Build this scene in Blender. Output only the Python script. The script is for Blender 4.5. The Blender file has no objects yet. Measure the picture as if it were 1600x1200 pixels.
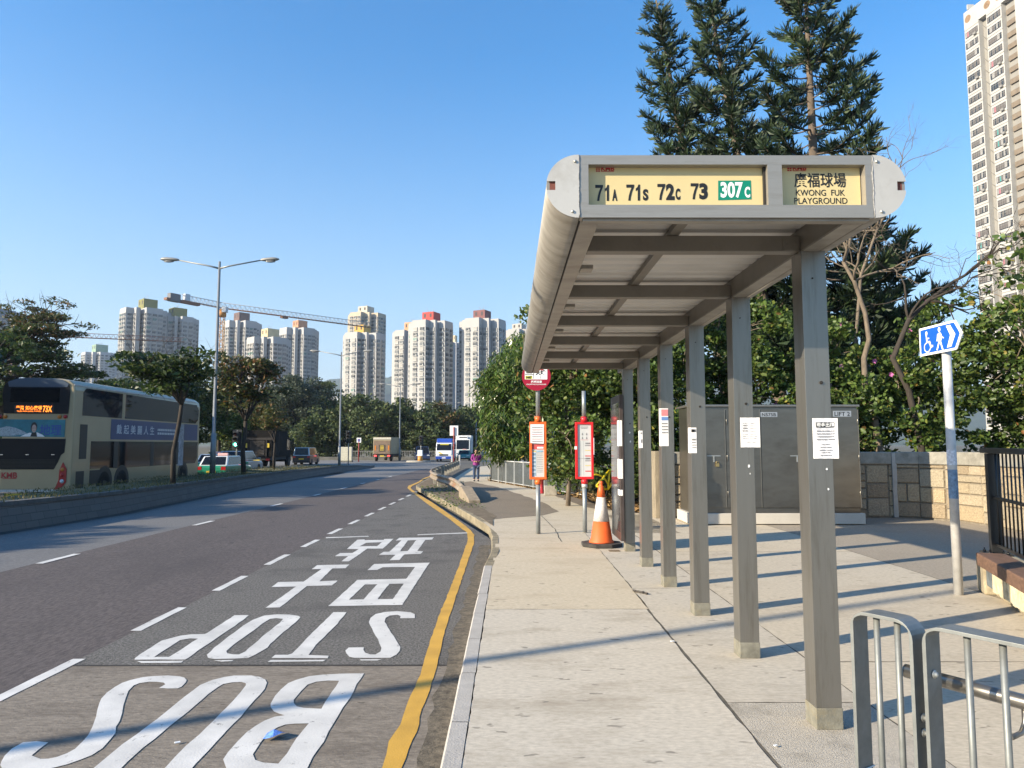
import bpy, bmesh, math, random
import numpy as np
from mathutils import Vector, Matrix, Euler
R = math.radians
C = bpy.context.scene.collection
scn = bpy.context.scene
random.seed(7)

# ------------------------------------------------------------------ camera, sky, sun, exposure
FPX, EYE = 1120.0, 1.65
PITCH = math.atan(94 / FPX)
YAW = math.atan(3 / FPX * math.cos(PITCH))
FW = Vector((math.sin(YAW) * math.cos(PITCH), math.cos(YAW) * math.cos(PITCH), math.sin(PITCH)))
RT = Vector((math.cos(YAW), -math.sin(YAW), 0))
UPV = RT.cross(FW)
cam = bpy.data.cameras.new('camera')
camo = bpy.data.objects.new('camera', cam)
C.objects.link(camo)
cam.sensor_width = 36
cam.lens = FPX / 1600 * 36
cam.clip_start = 0.05
cam.clip_end = 20000
mw = Matrix((RT, UPV, -FW)).transposed().to_4x4()
mw.translation = Vector((0, 0, EYE))
camo.matrix_world = mw
scn.camera = camo

SUN_EL, SUN_AZ = 22.0, 26.0          # elevation; shadows run SUN_AZ degrees from +x towards +y
to_sun = Vector((-math.cos(R(SUN_AZ)) * math.cos(R(SUN_EL)), -math.sin(R(SUN_AZ)) * math.cos(R(SUN_EL)), math.sin(R(SUN_EL))))
world = bpy.data.worlds.new('World')
scn.world = world
world.use_nodes = True
wn = world.node_tree
sky = wn.nodes.new('ShaderNodeTexSky')
sky.sky_type = 'NISHITA'
sky.sun_disc = False
sky.sun_elevation = R(SUN_EL)
sky.sun_rotation = math.atan2(to_sun.x, to_sun.y)
sky.air_density = 1.3
sky.dust_density = 0.5
sky.ozone_density = 4.0
sky.altitude = 0
bg = wn.nodes['Background']
tc = wn.nodes.new('ShaderNodeTexCoord')
vma = wn.nodes.new('ShaderNodeVectorMath')
vma.operation = 'MULTIPLY_ADD'
vma.inputs[1].default_value = (1, 1, 0.96)
vma.inputs[2].default_value = (0, 0, 0.04)
wn.links.new(tc.outputs['Generated'], vma.inputs[0])
vmn = wn.nodes.new('ShaderNodeVectorMath')
vmn.operation = 'NORMALIZE'
wn.links.new(vma.outputs[0], vmn.inputs[0])
wn.links.new(vmn.outputs[0], sky.inputs[0])
hsv = wn.nodes.new('ShaderNodeHueSaturation')
hsv.inputs['Saturation'].default_value = 1.3
hsv.inputs['Hue'].default_value = 0.502
hsv.inputs['Value'].default_value = 1.27
wn.links.new(sky.outputs[0], hsv.inputs['Color'])
# paler, hazier air low above the horizon
sep = wn.nodes.new('ShaderNodeSeparateXYZ')
wn.links.new(tc.outputs['Generated'], sep.inputs[0])
mr_ = wn.nodes.new('ShaderNodeMapRange')
mr_.inputs[1].default_value = 0.0
mr_.inputs[2].default_value = 0.50
mr_.inputs[3].default_value = 1.0
mr_.inputs[4].default_value = 0.0
wn.links.new(sep.outputs[2], mr_.inputs[0])
pw_ = wn.nodes.new('ShaderNodeMath')
pw_.operation = 'POWER'
pw_.inputs[1].default_value = 1.5
wn.links.new(mr_.outputs[0], pw_.inputs[0])
ml_ = wn.nodes.new('ShaderNodeMath')
ml_.operation = 'MULTIPLY'
ml_.inputs[1].default_value = 0.85
wn.links.new(pw_.outputs[0], ml_.inputs[0])
mxs = wn.nodes.new('ShaderNodeMix')
mxs.data_type = 'RGBA'
mxs.inputs[7].default_value = (3.0, 3.7, 4.5, 1)
wn.links.new(ml_.outputs[0], mxs.inputs[0])
wn.links.new(hsv.outputs[0], mxs.inputs[6])
wn.links.new(mxs.outputs[2], bg.inputs[0])
bg.inputs[1].default_value = 0.1
sl = bpy.data.lights.new('sun', 'SUN')
sl.energy = 5.0
sl.angle = R(0.5)
sl.color = (1.0, 0.87, 0.67)
so = bpy.data.objects.new('sun', sl)
C.objects.link(so)
so.rotation_euler = to_sun.to_track_quat('Z', 'Y').to_euler()
scn.view_settings.view_transform = 'Standard'
scn.view_settings.look = 'None'
scn.view_settings.exposure = 1.1
scn.view_settings.gamma = 1

# ------------------------------------------------------------------ picture point -> place
def ray(u, v):
    return FW * FPX + RT * (u - 800) + UPV * (600 - v)

def hgt(y):
    return -0.006 * min(max(y - 12, 0), 110)

def gp(u, v, off=0.0):
    """point on the (gently falling) ground lifted by off"""
    d = ray(u, v)
    z = off
    for _ in range(12):
        t = (z - EYE) / d.z
        z = hgt(d.y * t) + off
    return Vector((d.x * t, d.y * t, z))

def at(u, v, Y):
    d = ray(u, v)
    t = Y / d.y
    return Vector((d.x * t, Y, EYE + d.z * t))

# ------------------------------------------------------------------ materials
MATS = {}
def rgb(c):
    return (c[0], c[1], c[2], 1)

def M(name, col, rough=0.6, metal=0.0, var=0.12, scale=6.0, bump=0.0, bscale=80.0, dirt=None, dirt_amt=0.4,
      dirt_scale=2.0, spec=0.5, emit=None, estr=0, stretch=None, coat=0, alpha=None, trans=0, spots=None):
    if name in MATS:
        return MATS[name]
    m = bpy.data.materials.new(name)
    m.use_nodes = True
    nt = m.node_tree
    b = nt.nodes['Principled BSDF']
    b.inputs['Roughness'].default_value = rough
    b.inputs['Metallic'].default_value = metal
    b.inputs['Specular IOR Level'].default_value = spec
    b.inputs['Coat Weight'].default_value = coat
    b.inputs['Transmission Weight'].default_value = trans
    geo = nt.nodes.new('ShaderNodeNewGeometry')
    pos = geo.outputs['Position']
    if stretch:
        vm = nt.nodes.new('ShaderNodeVectorMath')
        vm.operation = 'MULTIPLY'
        vm.inputs[1].default_value = stretch
        nt.links.new(pos, vm.inputs[0])
        pos = vm.outputs[0]
    def noise(sc, det=4, ro=0.6):
        n = nt.nodes.new('ShaderNodeTexNoise')
        n.inputs['Scale'].default_value = sc
        n.inputs['Detail'].default_value = det
        n.inputs['Roughness'].default_value = ro
        nt.links.new(pos, n.inputs['Vector'])
        return n
    def mix(fac, a, c):
        x = nt.nodes.new('ShaderNodeMix')
        x.data_type = 'RGBA'
        for s, val in ((0, fac), (6, a), (7, c)):
            if hasattr(val, 'is_linked'):
                nt.links.new(val, x.inputs[s])
            else:
                x.inputs[s].default_value = val
        return x.outputs[2]
    out = None
    if var > 0:
        n = noise(scale)
        lo = rgb([c * (1 - var) for c in col])
        hi = rgb([min(1, c * (1 + var)) for c in col])
        rp = nt.nodes.new('ShaderNodeValToRGB')
        rp.color_ramp.elements[0].position = 0.3
        rp.color_ramp.elements[0].color = lo
        rp.color_ramp.elements[1].position = 0.7
        rp.color_ramp.elements[1].color = hi
        nt.links.new(n.outputs[0], rp.inputs[0])
        out = rp.outputs[0]
    else:
        b.inputs['Base Color'].default_value = rgb(col)
    if dirt is not None:
        n = noise(dirt_scale, 8, 0.7)
        rp = nt.nodes.new('ShaderNodeValToRGB')
        rp.color_ramp.elements[0].position = 0.5
        rp.color_ramp.elements[0].color = (0, 0, 0, 1)
        rp.color_ramp.elements[1].position = 0.72
        rp.color_ramp.elements[1].color = (dirt_amt, dirt_amt, dirt_amt, 1)
        nt.links.new(n.outputs[0], rp.inputs[0])
        out = mix(rp.outputs[0], out if out is not None else rgb(col), rgb(dirt))
    if spots is not None:
        sc_, lim, scol = spots
        vo = nt.nodes.new('ShaderNodeTexVoronoi')
        vo.inputs['Scale'].default_value = sc_
        nz = noise(sc_ * 1.5, 2)
        av = nt.nodes.new('ShaderNodeVectorMath')
        av.operation = 'MULTIPLY_ADD'
        av.inputs[1].default_value = (0.25, 0.25, 0.25)
        nt.links.new(nz.outputs['Color'], av.inputs[0])
        nt.links.new(pos, av.inputs[2])
        nt.links.new(av.outputs[0], vo.inputs['Vector'])
        rp = nt.nodes.new('ShaderNodeValToRGB')
        rp.color_ramp.elements[0].position = lim
        rp.color_ramp.elements[0].color = (0.75, 0.75, 0.75, 1)
        rp.color_ramp.elements[1].position = lim * 1.6
        rp.color_ramp.elements[1].color = (0, 0, 0, 1)
        nt.links.new(vo.outputs['Distance'], rp.inputs[0])
        big = noise(sc_ * .35, 3)
        g = nt.nodes.new('ShaderNodeMath')
        g.operation = 'GREATER_THAN'
        g.inputs[1].default_value = 0.47
        nt.links.new(big.outputs[0], g.inputs[0])
        mu = nt.nodes.new('ShaderNodeMath')
        mu.operation = 'MULTIPLY'
        nt.links.new(rp.outputs[0], mu.inputs[0])
        nt.links.new(g.outputs[0], mu.inputs[1])
        out = mix(mu.outputs[0], out if out is not None else rgb(col), rgb(scol))
    if out is not None:
        nt.links.new(out, b.inputs['Base Color'])
    if bump > 0:
        n = noise(bscale, 3)
        bn = nt.nodes.new('ShaderNodeBump')
        bn.inputs['Strength'].default_value = bump
        bn.inputs['Distance'].default_value = 0.01
        nt.links.new(n.outputs[0], bn.inputs['Height'])
        nt.links.new(bn.outputs[0], b.inputs['Normal'])
    if emit:
        b.inputs['Emission Color'].default_value = rgb(emit)
        b.inputs['Emission Strength'].default_value = estr
    MATS[name] = m
    return m

def leafmat(name, cols, trans=0.35, rough=0.45):
    """cols: list of (position, colour) picked leaf by leaf"""
    if name in MATS:
        return MATS[name]
    m = bpy.data.materials.new(name)
    m.use_nodes = True
    nt = m.node_tree
    b = nt.nodes['Principled BSDF']
    b.inputs['Roughness'].default_value = rough
    geo = nt.nodes.new('ShaderNodeNewGeometry')
    rp = nt.nodes.new('ShaderNodeValToRGB')
    while len(rp.color_ramp.elements) < len(cols):
        rp.color_ramp.elements.new(0.5)
    for e, (p, c) in zip(rp.color_ramp.elements, cols):
        e.position = p
        e.color = rgb(c)
    nt.links.new(geo.outputs['Random Per Island'], rp.inputs[0])
    n = nt.nodes.new('ShaderNodeTexNoise')
    n.inputs['Scale'].default_value = 0.8
    nt.links.new(geo.outputs['Position'], n.inputs['Vector'])
    mr = nt.nodes.new('ShaderNodeMapRange')
    mr.inputs[1].default_value = 0.3
    mr.inputs[2].default_value = 0.7
    mr.inputs[3].default_value = 0.65
    mr.inputs[4].default_value = 1.3
    nt.links.new(n.outputs[0], mr.inputs[0])
    hv = nt.nodes.new('ShaderNodeHueSaturation')
    nt.links.new(rp.outputs[0], hv.inputs['Color'])
    nt.links.new(mr.outputs[0], hv.inputs['Value'])
    nt.links.new(hv.outputs[0], b.inputs['Base Color'])
    tr = nt.nodes.new('ShaderNodeBsdfTranslucent')
    nt.links.new(hv.outputs[0], tr.inputs[0])
    mx = nt.nodes.new('ShaderNodeMixShader')
    mx.inputs[0].default_value = trans
    nt.links.new(b.outputs[0], mx.inputs[1])
    nt.links.new(tr.outputs[0], mx.inputs[2])
    nt.links.new(mx.outputs[0], nt.nodes['Material Output'].inputs[0])
    MATS[name] = m
    return m

# ------------------------------------------------------------------ mesh building
class MB:
    def __init__(self):
        self.v, self.f, self.mi, self.sm = [], [], [], []
    def add(self, vs, fs, mi=0, smooth=False):
        o = len(self.v)
        self.v += [tuple(p) for p in vs]
        for f in fs:
            self.f.append([i + o for i in f])
            self.mi.append(mi)
            self.sm.append(smooth)
        return self
    def box(self, c, s, rot=None, mi=0):
        hx, hy, hz = s[0] / 2, s[1] / 2, s[2] / 2
        vs = [Vector((x, y, z)) for x in (-hx, hx) for y in (-hy, hy) for z in (-hz, hz)]
        if rot is not None:
            vs = [rot @ p for p in vs]
        c = Vector(c)
        vs = [p + c for p in vs]
        return self.add(vs, [(0, 1, 3, 2), (4, 6, 7, 5), (0, 4, 5, 1), (2, 3, 7, 6), (0, 2, 6, 4), (1, 5, 7, 3)], mi)
    def box2(self, lo, hi, mi=0):
        lo, hi = Vector(lo), Vector(hi)
        return self.box((lo + hi) / 2, hi - lo, None, mi)
    def tube(self, pts, r, n=8, mi=0, cap=True, smooth=True):
        pts = [Vector(p) for p in pts]
        rs = r if isinstance(r, (list, tuple)) else [r] * len(pts)
        vs, fs = [], []
        prev = None
        for i, p in enumerate(pts):
            d = (pts[min(i + 1, len(pts) - 1)] - pts[max(i - 1, 0)])
            if d.length < 1e-9:
                d = Vector((0, 0, 1))
            d.normalize()
            if prev is None:
                a = Vector((1, 0, 0)) if abs(d.x) < 0.8 else Vector((0, 1, 0))
                a = (a - d * a.dot(d)).normalized()
            else:
                a = prev - d * prev.dot(d)
                a = a.normalized() if a.length > 1e-6 else d.orthogonal().normalized()
            prev = a
            b = d.cross(a)
            for k in range(n):
                t = 2 * math.pi * k / n
                vs.append(p + (a * math.cos(t) + b * math.sin(t)) * rs[i])
        for i in range(len(pts) - 1):
            for k in range(n):
                k2 = (k + 1) % n
                fs.append((i * n + k, i * n + k2, (i + 1) * n + k2, (i + 1) * n + k))
        o = len(self.v)
        self.add(vs, fs, mi, smooth)
        if cap:
            m_ = len(pts) - 1
            self.f.append([o + k for k in range(n)][::-1]); self.mi.append(mi); self.sm.append(False)
            self.f.append([o + m_ * n + k for k in range(n)]); self.mi.append(mi); self.sm.append(False)
        return self
    def lathe(self, prof, n=16, c=(0, 0, 0), ax=None, mi=0, smooth=True):
        """prof: (r, h) list, along local z; ax: optional 3x3 rotation"""
        c = Vector(c)
        vs, fs = [], []
        for r_, h in prof:
            for k in range(n):
                t = 2 * math.pi * k / n
                p = Vector((r_ * math.cos(t), r_ * math.sin(t), h))
                if ax is not None:
                    p = ax @ p
                vs.append(p + c)
        for i in range(len(prof) - 1):
            for k in range(n):
                k2 = (k + 1) % n
                fs.append((i * n + k, i * n + k2, (i + 1) * n + k2, (i + 1) * n + k))
        o = len(self.v)
        self.add(vs, fs, mi, smooth)
        for i, rev in ((0, True), (len(prof) - 1, False)):
            if prof[i][0] > 1e-5:
                l = [o + i * n + k for k in range(n)]
                self.f.append(l[::-1] if rev else l); self.mi.append(mi); self.sm.append(False)
        return self
    def prism(self, poly, vec, mi=0, caps=True, smooth=False):
        poly = [Vector(p) for p in poly]
        vec = Vector(vec)
        n = len(poly)
        vs = poly + [p + vec for p in poly]
        fs = [(i, (i + 1) % n, n + (i + 1) % n, n + i) for i in range(n)]
        o = len(self.v)
        self.add(vs, fs, mi, smooth)
        if caps:
            self.f.append([o + i for i in range(n)][::-1]); self.mi.append(mi); self.sm.append(False)
            self.f.append([o + n + i for i in range(n)]); self.mi.append(mi); self.sm.append(False)
        return self
    def poly(self, pts, mi=0):
        return self.add(pts, [list(range(len(pts)))], mi)
    def sphere(self, c, s, n=12, m=8, mi=0):
        s = Vector(s) if hasattr(s, '__len__') else Vector((s, s, s))
        c = Vector(c)
        vs, fs = [], []
        for i in range(m + 1):
            a = math.pi * i / m
            for k in range(n):
                t = 2 * math.pi * k / n
                vs.append(c + Vector((s.x * math.sin(a) * math.cos(t), s.y * math.sin(a) * math.sin(t), s.z * math.cos(a))))
        for i in range(m):
            for k in range(n):
                k2 = (k + 1) % n
                fs.append((i * n + k, (i + 1) * n + k, (i + 1) * n + k2, i * n + k2))
        return self.add(vs, fs, mi, True)
    def text(self, body, size, o, xd, yd, off=0.0, sx=1.0, align='LEFT', mi=0, spacing=1.0, lift=0.0, shear=0.0):
        """lettering as flat faces; o origin, xd/yd unit directions"""
        cu = bpy.data.curves.new('t', 'FONT')
        cu.body = body
        cu.size = size
        cu.offset = off
        cu.align_x = align
        cu.space_character = spacing
        cu.shear = shear
        cu.resolution_u = 4
        ob = bpy.data.objects.new('t', cu)
        C.objects.link(ob)
        dg = bpy.context.evaluated_depsgraph_get()
        me = bpy.data.meshes.new_from_object(ob.evaluated_get(dg))
        o, xd, yd = Vector(o), Vector(xd).normalized(), Vector(yd).normalized()
        nrm = xd.cross(yd)
        vs = [o + xd * (p.co.x * sx) + yd * p.co.y + nrm * lift for p in me.vertices]
        fs = [list(p.vertices) for p in me.polygons]
        bpy.data.objects.remove(ob)
        bpy.data.curves.remove(cu)
        bpy.data.meshes.remove(me)
        return self.add(vs, fs, mi)
    def build(self, name, mats, parent=None, bevel=0, loc=None, fix=True):
        me = bpy.data.meshes.new(name)
        me.from_pydata(self.v, [], self.f)
        mats = mats if isinstance(mats, (list, tuple)) else [mats]
        for m in mats:
            me.materials.append(m)
        me.polygons.foreach_set('material_index', self.mi)
        me.polygons.foreach_set('use_smooth', self.sm)
        me.update()
        if fix and len(self.f) < 20000:
            bm = bmesh.new()
            bm.from_mesh(me)
            bmesh.ops.recalc_face_normals(bm, faces=bm.faces)
            bm.to_mesh(me)
            bm.free()
        ob = bpy.data.objects.new(name, me)
        C.objects.link(ob)
        if parent is not None:
            ob.parent = parent
        if loc is not None:
            ob.location = loc
        if bevel > 0:
            bv = ob.modifiers.new('bevel', 'BEVEL')
            bv.width = bevel
            bv.segments = 2
            bv.limit_method = 'ANGLE'
            bv.angle_limit = R(40)
            bv.harden_normals = False
        return ob

def tag(o, label=None, cat=None, group=None, kind=None):
    if label: o['label'] = label
    if cat: o['category'] = cat
    if group: o['group'] = group
    if kind: o['kind'] = kind
    return o

def thing(name, label, cat, loc=(0, 0, 0), rz=0.0, group=None):
    o = bpy.data.objects.new(name, None)
    o.empty_display_size = 0.2
    C.objects.link(o)
    o.location = loc
    o.rotation_euler = (0, 0, rz)
    return tag(o, label, cat, group)

def copy_tree(o, parent=None):
    c = o.copy()
    C.objects.link(c)
    c.parent = parent
    for ch in [x for x in C.objects if x.parent == o]:
        copy_tree(ch, c)
    return c

def structure(name, mb, m, **k):
    return tag(mb.build(name, m, **k), kind='structure')

def np_mesh(name, verts, faces, m, parent=None, smooth=False):
    """verts (N,3), faces (K,4) arrays"""
    me = bpy.data.meshes.new(name)
    nv, nf, w = len(verts), len(faces), faces.shape[1]
    me.vertices.add(nv)
    me.vertices.foreach_set('co', np.ascontiguousarray(verts, dtype=np.float32).ravel())
    me.loops.add(nf * w)
    me.loops.foreach_set('vertex_index', np.ascontiguousarray(faces, dtype=np.int32).ravel())
    me.polygons.add(nf)
    me.polygons.foreach_set('loop_start', np.arange(0, nf * w, w, dtype=np.int32))
    me.polygons.foreach_set('loop_total', np.full(nf, w, dtype=np.int32))
    if smooth:
        me.polygons.foreach_set('use_smooth', np.ones(nf, dtype=bool))
    me.materials.append(m)
    me.update()
    me.validate()
    ob = bpy.data.objects.new(name, me)
    C.objects.link(ob)
    if parent is not None:
        ob.parent = parent
    return ob
# ------------------------------------------------------------------ ground, roads, pavement, markings
from mathutils.geometry import tessellate_polygon
rnd = random.Random(11)

def sheet(name, polys, off, m, kind='structure', parent=None):
    """flat lying sheet(s) following the fall of the ground; each poly is [outer, hole, ...] of (x, y)"""
    bm = bmesh.new()
    for pl in polys:
        rings = [[Vector((p[0], p[1], 0)) for p in r] for r in pl]
        flat = [p for r in rings for p in r]
        bv = [bm.verts.new(p) for p in flat]
        if len(rings) == 1 and len(flat) == 4:
            bm.faces.new(bv)
        else:
            for t in tessellate_polygon(rings):
                try:
                    bm.faces.new([bv[i] for i in t])
                except ValueError:
                    pass
    for yy in (12.0, 122.0):
        bmesh.ops.bisect_plane(bm, geom=bm.verts[:] + bm.edges[:] + bm.faces[:], plane_co=(0, yy, 0), plane_no=(0, 1, 0))
    for p in bm.verts:
        p.co.z = hgt(p.co.y) + off
    bmesh.ops.recalc_face_normals(bm, faces=bm.faces)
    for f in bm.faces:
        if f.normal.z < 0:
            f.normal_flip()
    me = bpy.data.meshes.new(name)
    bm.to_mesh(me)
    bm.free()
    me.materials.append(m)
    o = bpy.data.objects.new(name, me)
    C.objects.link(o)
    if parent: o.parent = parent
    if kind: o['kind'] = kind
    return o

def rect(x0, y0, x1, y1):
    return [[(x0, y0), (x1, y0), (x1, y1), (x0, y1)]]

def ragged(x0, y0, x1, y1, step=0.12, j=0.006):
    pts = []
    def run(a, b):
        n = max(1, int(math.dist(a, b) / step))
        for i in range(n):
            t = i / n
            pts.append((a[0] + (b[0] - a[0]) * t + rnd.uniform(-j, j), a[1] + (b[1] - a[1]) * t + rnd.uniform(-j, j)))
    run((x0, y0), (x1, y0)); run((x1, y0), (x1, y1)); run((x1, y1), (x0, y1)); run((x0, y1), (x0, y0))
    return [pts]

def xy(pts, off):
    r = []
    for u, v in pts:
        p = gp(u, v, off)
        r.append((p.x, p.y))
    return r

RD = -0.12
earth = M('earth', (0.10, 0.085, 0.055), 0.95, var=0.3, scale=1.5, dirt=(0.07, 0.09, 0.03), dirt_scale=0.6, dirt_amt=0.8)
mid_asph = M('asphalt_dark', (0.10, 0.083, 0.076), 0.82, var=0.38, scale=34, bump=0.5, bscale=140, dirt=(0.06, 0.05, 0.047), dirt_scale=0.45, dirt_amt=0.8, spec=0.35, stretch=(1, 0.35, 1), spots=(2.2, 0.06, (0.04, 0.036, 0.034)))
far_asph = M('asphalt_pale', (0.15, 0.145, 0.14), 0.8, var=0.26, scale=26, bump=0.35, bscale=120, dirt=(0.10, 0.10, 0.10), dirt_scale=0.4, dirt_amt=0.6, spec=0.35)
bay_asph = M('asphalt_bay', (0.138, 0.129, 0.116), 0.85, var=0.62, scale=42, bump=0.9, bscale=90, dirt=(0.065, 0.06, 0.056), dirt_scale=1.1, dirt_amt=0.75, spec=0.3, spots=(3.0, 0.08, (0.045, 0.042, 0.04)))
bay_conc = M('bay_concrete', (0.21, 0.18, 0.145), 0.9, var=0.28, scale=30, bump=0.5, bscale=70, dirt=(0.11, 0.09, 0.072), dirt_scale=1.9, dirt_amt=0.8, stretch=(0.6, 1.6, 1), spec=0.3, spots=(7, 0.09, (0.06, 0.05, 0.04)))
junction = M('asphalt_junction', (0.17, 0.16, 0.145), 0.8, var=0.12, scale=3, dirt=(0.11, 0.105, 0.1), dirt_scale=0.25, dirt_amt=0.6)

sheet('ground', [rect(-3000, -60, 3000, 4000)], -0.75 + 0.0, earth)
sheet('road', [rect(-34, -30, 60, 135)], RD - 0.14, junction)                      # base of both carriageways and the junction
sheet('road_lane', [rect(-11.6, -20, -7.09, 74)], RD - 0.008, far_asph)
sheet('road_lane', [[[(-7.09, -20), (-3.56, -20), (-3.56, 24), (-3.8, 30), (-4.1, 40), (-4.2, 60), (-7.2, 60), (-7.09, 20)]]], RD - 0.004, mid_asph)
sheet('junction_road', [[[(-60, 60), (-3.0, 50), (6, 58), (14, 74), (60, 80), (60, 118), (-60, 112)]]], RD - 0.012, junction)
sheet('opposite_road', [rect(-29, -20, -12.9, 66)], RD - 0.10, M('asphalt_far_side', (0.08, 0.078, 0.075), 0.85, var=0.2, scale=2))
sheet('bus_bay', [[[(-3.56, 5.93), (-0.3, 5.93), (-0.3, 13.4), (-4.0, 29.6), (-3.56, 24)]]], RD, bay_asph)
sheet('bus_bay', [rect(-3.56, -6, -0.3, 5.915)], RD, bay_conc)
sheet('bay_gutter', [ragged(-0.52, -6, -0.355, 12.8, 0.2, 0.03)], RD + 0.003, M('gutter_grime', (0.12, 0.1, 0.072), 0.95, var=0.5, scale=22, bump=0.6, bscale=60, dirt=(0.035, 0.03, 0.024), dirt_scale=7, dirt_amt=0.85))

def paint(name, col, dark, th=0.60, sc=9.0, rough=0.65):
    """road paint worn through to the surface in small flecks"""
    m = bpy.data.materials.new(name)
    m.use_nodes = True
    nt = m.node_tree
    b = nt.nodes['Principled BSDF']
    b.inputs['Roughness'].default_value = rough
    geo = nt.nodes.new('ShaderNodeNewGeometry')
    n = nt.nodes.new('ShaderNodeTexNoise')
    n.inputs['Scale'].default_value = sc
    n.inputs['Detail'].default_value = 9
    n.inputs['Roughness'].default_value = 0.78
    nt.links.new(geo.outputs['Position'], n.inputs['Vector'])
    rp = nt.nodes.new('ShaderNodeValToRGB')
    rp.color_ramp.elements[0].position = th
    rp.color_ramp.elements[0].color = rgb(col)
    rp.color_ramp.elements[1].position = th + 0.07
    rp.color_ramp.elements[1].color = rgb(dark)
    nt.links.new(n.outputs[0], rp.inputs[0])
    n2 = nt.nodes.new('ShaderNodeTexNoise')
    n2.inputs['Scale'].default_value = 3.5
    n2.inputs['Detail'].default_value = 6
    nt.links.new(geo.outputs['Position'], n2.inputs['Vector'])
    mr = nt.nodes.new('ShaderNodeMapRange')
    mr.inputs[1].default_value = 0.3; mr.inputs[2].default_value = 0.7
    mr.inputs[3].default_value = 0.8; mr.inputs[4].default_value = 1.08
    nt.links.new(n2.outputs[0], mr.inputs[0])
    hs = nt.nodes.new('ShaderNodeHueSaturation')
    nt.links.new(rp.outputs[0], hs.inputs['Color'])
    nt.links.new(mr.outputs[0], hs.inputs['Value'])
    nt.links.new(hs.outputs[0], b.inputs['Base Color'])
    bn = nt.nodes.new('ShaderNodeBump')
    bn.inputs['Strength'].default_value = 0.15
    bn.inputs['Distance'].default_value = 0.01
    n3 = nt.nodes.new('ShaderNodeTexNoise')
    n3.inputs['Scale'].default_value = 90
    nt.links.new(geo.outputs['Position'], n3.inputs['Vector'])
    nt.links.new(n3.outputs[0], bn.inputs['Height'])
    nt.links.new(bn.outputs[0], b.inputs['Normal'])
    return m

white_paint = paint('white_road_paint', (0.62, 0.60, 0.56), (0.2, 0.19, 0.17), 0.59)
yellow_paint = paint('yellow_road_paint', (0.58, 0.33, 0.045), (0.25, 0.16, 0.06), 0.65, 7)
PZ = RD + 0.004

def crop(pts, x0, y0, s):
    return [(x0 + a / s, y0 + b / s) for a, b in pts]

def dense(ring, step=0.10, j=0.004):
    out = []
    for i, a in enumerate(ring):
        b = ring[(i + 1) % len(ring)]
        n = max(1, int(math.dist(a, b) / step))
        for k in range(n):
            t = k / n
            out.append((a[0] + (b[0] - a[0]) * t + rnd.uniform(-j, j), a[1] + (b[1] - a[1]) * t + rnd.uniform(-j, j)))
    return out

def glyph(rings, x0, y0, s):
    return [dense(xy(crop(r, x0, y0, s), PZ)) for r in rings]

SC = 6.6667
A_ = lambda L: [(x, y) for x, y in L]
def fromB(L): return [(x + 933.3, y) for x, y in L]
S1 = fromB([(1015, 215), (985, 190), (935, 178), (820, 170), (680, 175), (560, 185), (430, 215), (340, 245), (260, 290), (180, 350), (120, 410), (97, 455)]) + \
    [(1010, 530), (995, 600), (960, 700), (920, 790), (860, 860), (780, 930), (700, 980), (600, 1015), (500, 1035), (420, 1035), (370, 1020), (340, 1000), (400, 940), (500, 865),
     (380, 855), (240, 865), (130, 930), (60, 1000), (15, 1060), (5, 1100), (30, 1133), (100, 1165), (300, 1172), (480, 1150), (560, 1130), (700, 1095), (840, 1045), (960, 995), (1060, 930),
     (1140, 850), (1200, 770), (1215, 700), (1250, 640), (1265, 560), (1280, 480), (1310, 400), (1335, 330)] + \
    fromB([(450, 275), (520, 250), (620, 235), (700, 235), (765, 245), (785, 262), (720, 300), (820, 303), (920, 303), (965, 285), (1000, 240)])
U1 = [(-55, 1213), (40, 1133), (200, 1000), (340, 885), (500, 770), (700, 620), (840, 510), (1000, 385), (1150, 270), (1280, 215), (1400, 185), (1500, 170), (1600, 168), (1683, 170), (1773, 185),
      (1833, 210), (1851, 245), (1823, 310), (1713, 430), (1573, 600), (1433, 740), (1390, 790), (1250, 940), (1100, 1090), (1060, 1133), (985, 1213), (700, 1213), (780, 1130), (1000, 900), (1140, 780),
      (1300, 630), (1488, 440), (1568, 350), (1628, 270), (1623, 250), (1573, 238), (1483, 240), (1393, 260), (1333, 290), (1240, 360), (1100, 480), (960, 600), (800, 720), (690, 825), (560, 920), (400, 1060), (330, 1133), (245, 1213)]
B1 = [(1525, 147), (1300, 150), (1100, 160), (950, 178), (820, 215), (730, 250), (660, 310), (600, 380), (550, 460), (548, 500), (590, 545), (640, 570), (700, 583), (600, 600), (500, 635), (400, 690),
      (300, 760), (200, 860), (110, 970), (65, 1040), (65, 1080), (95, 1130), (140, 1170), (250, 1195), (500, 1205), (870, 1205), (930, 1130), (985, 1020), (1040, 950), (1100, 860), (1160, 750), (1250, 600), (1310, 500), (1380, 400), (1450, 260)]
B1h = [(1270, 225), (1150, 222), (1020, 235), (935, 262), (870, 330), (800, 420), (790, 460), (830, 490), (900, 508), (1080, 515), (1120, 450), (1190, 340), (1230, 280)]
B1k = [(950, 668), (800, 672), (700, 680), (620, 710), (520, 770), (440, 870), (360, 990), (390, 1050), (470, 1075), (635, 1085), (720, 980), (820, 830), (900, 730)]
P1 = [(1262, 140), (1110, 142), (830, 325), (800, 337), (660, 340), (550, 355), (430, 385), (350, 405), (240, 475), (130, 545), (75, 590), (65, 604), (600, 603), (625, 588), (730, 510), (900, 395), (1060, 290), (1200, 190)]
P1h = [(725, 385), (640, 383), (540, 400), (440, 465), (340, 530), (275, 577), (430, 575), (500, 535), (620, 455)]
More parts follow.
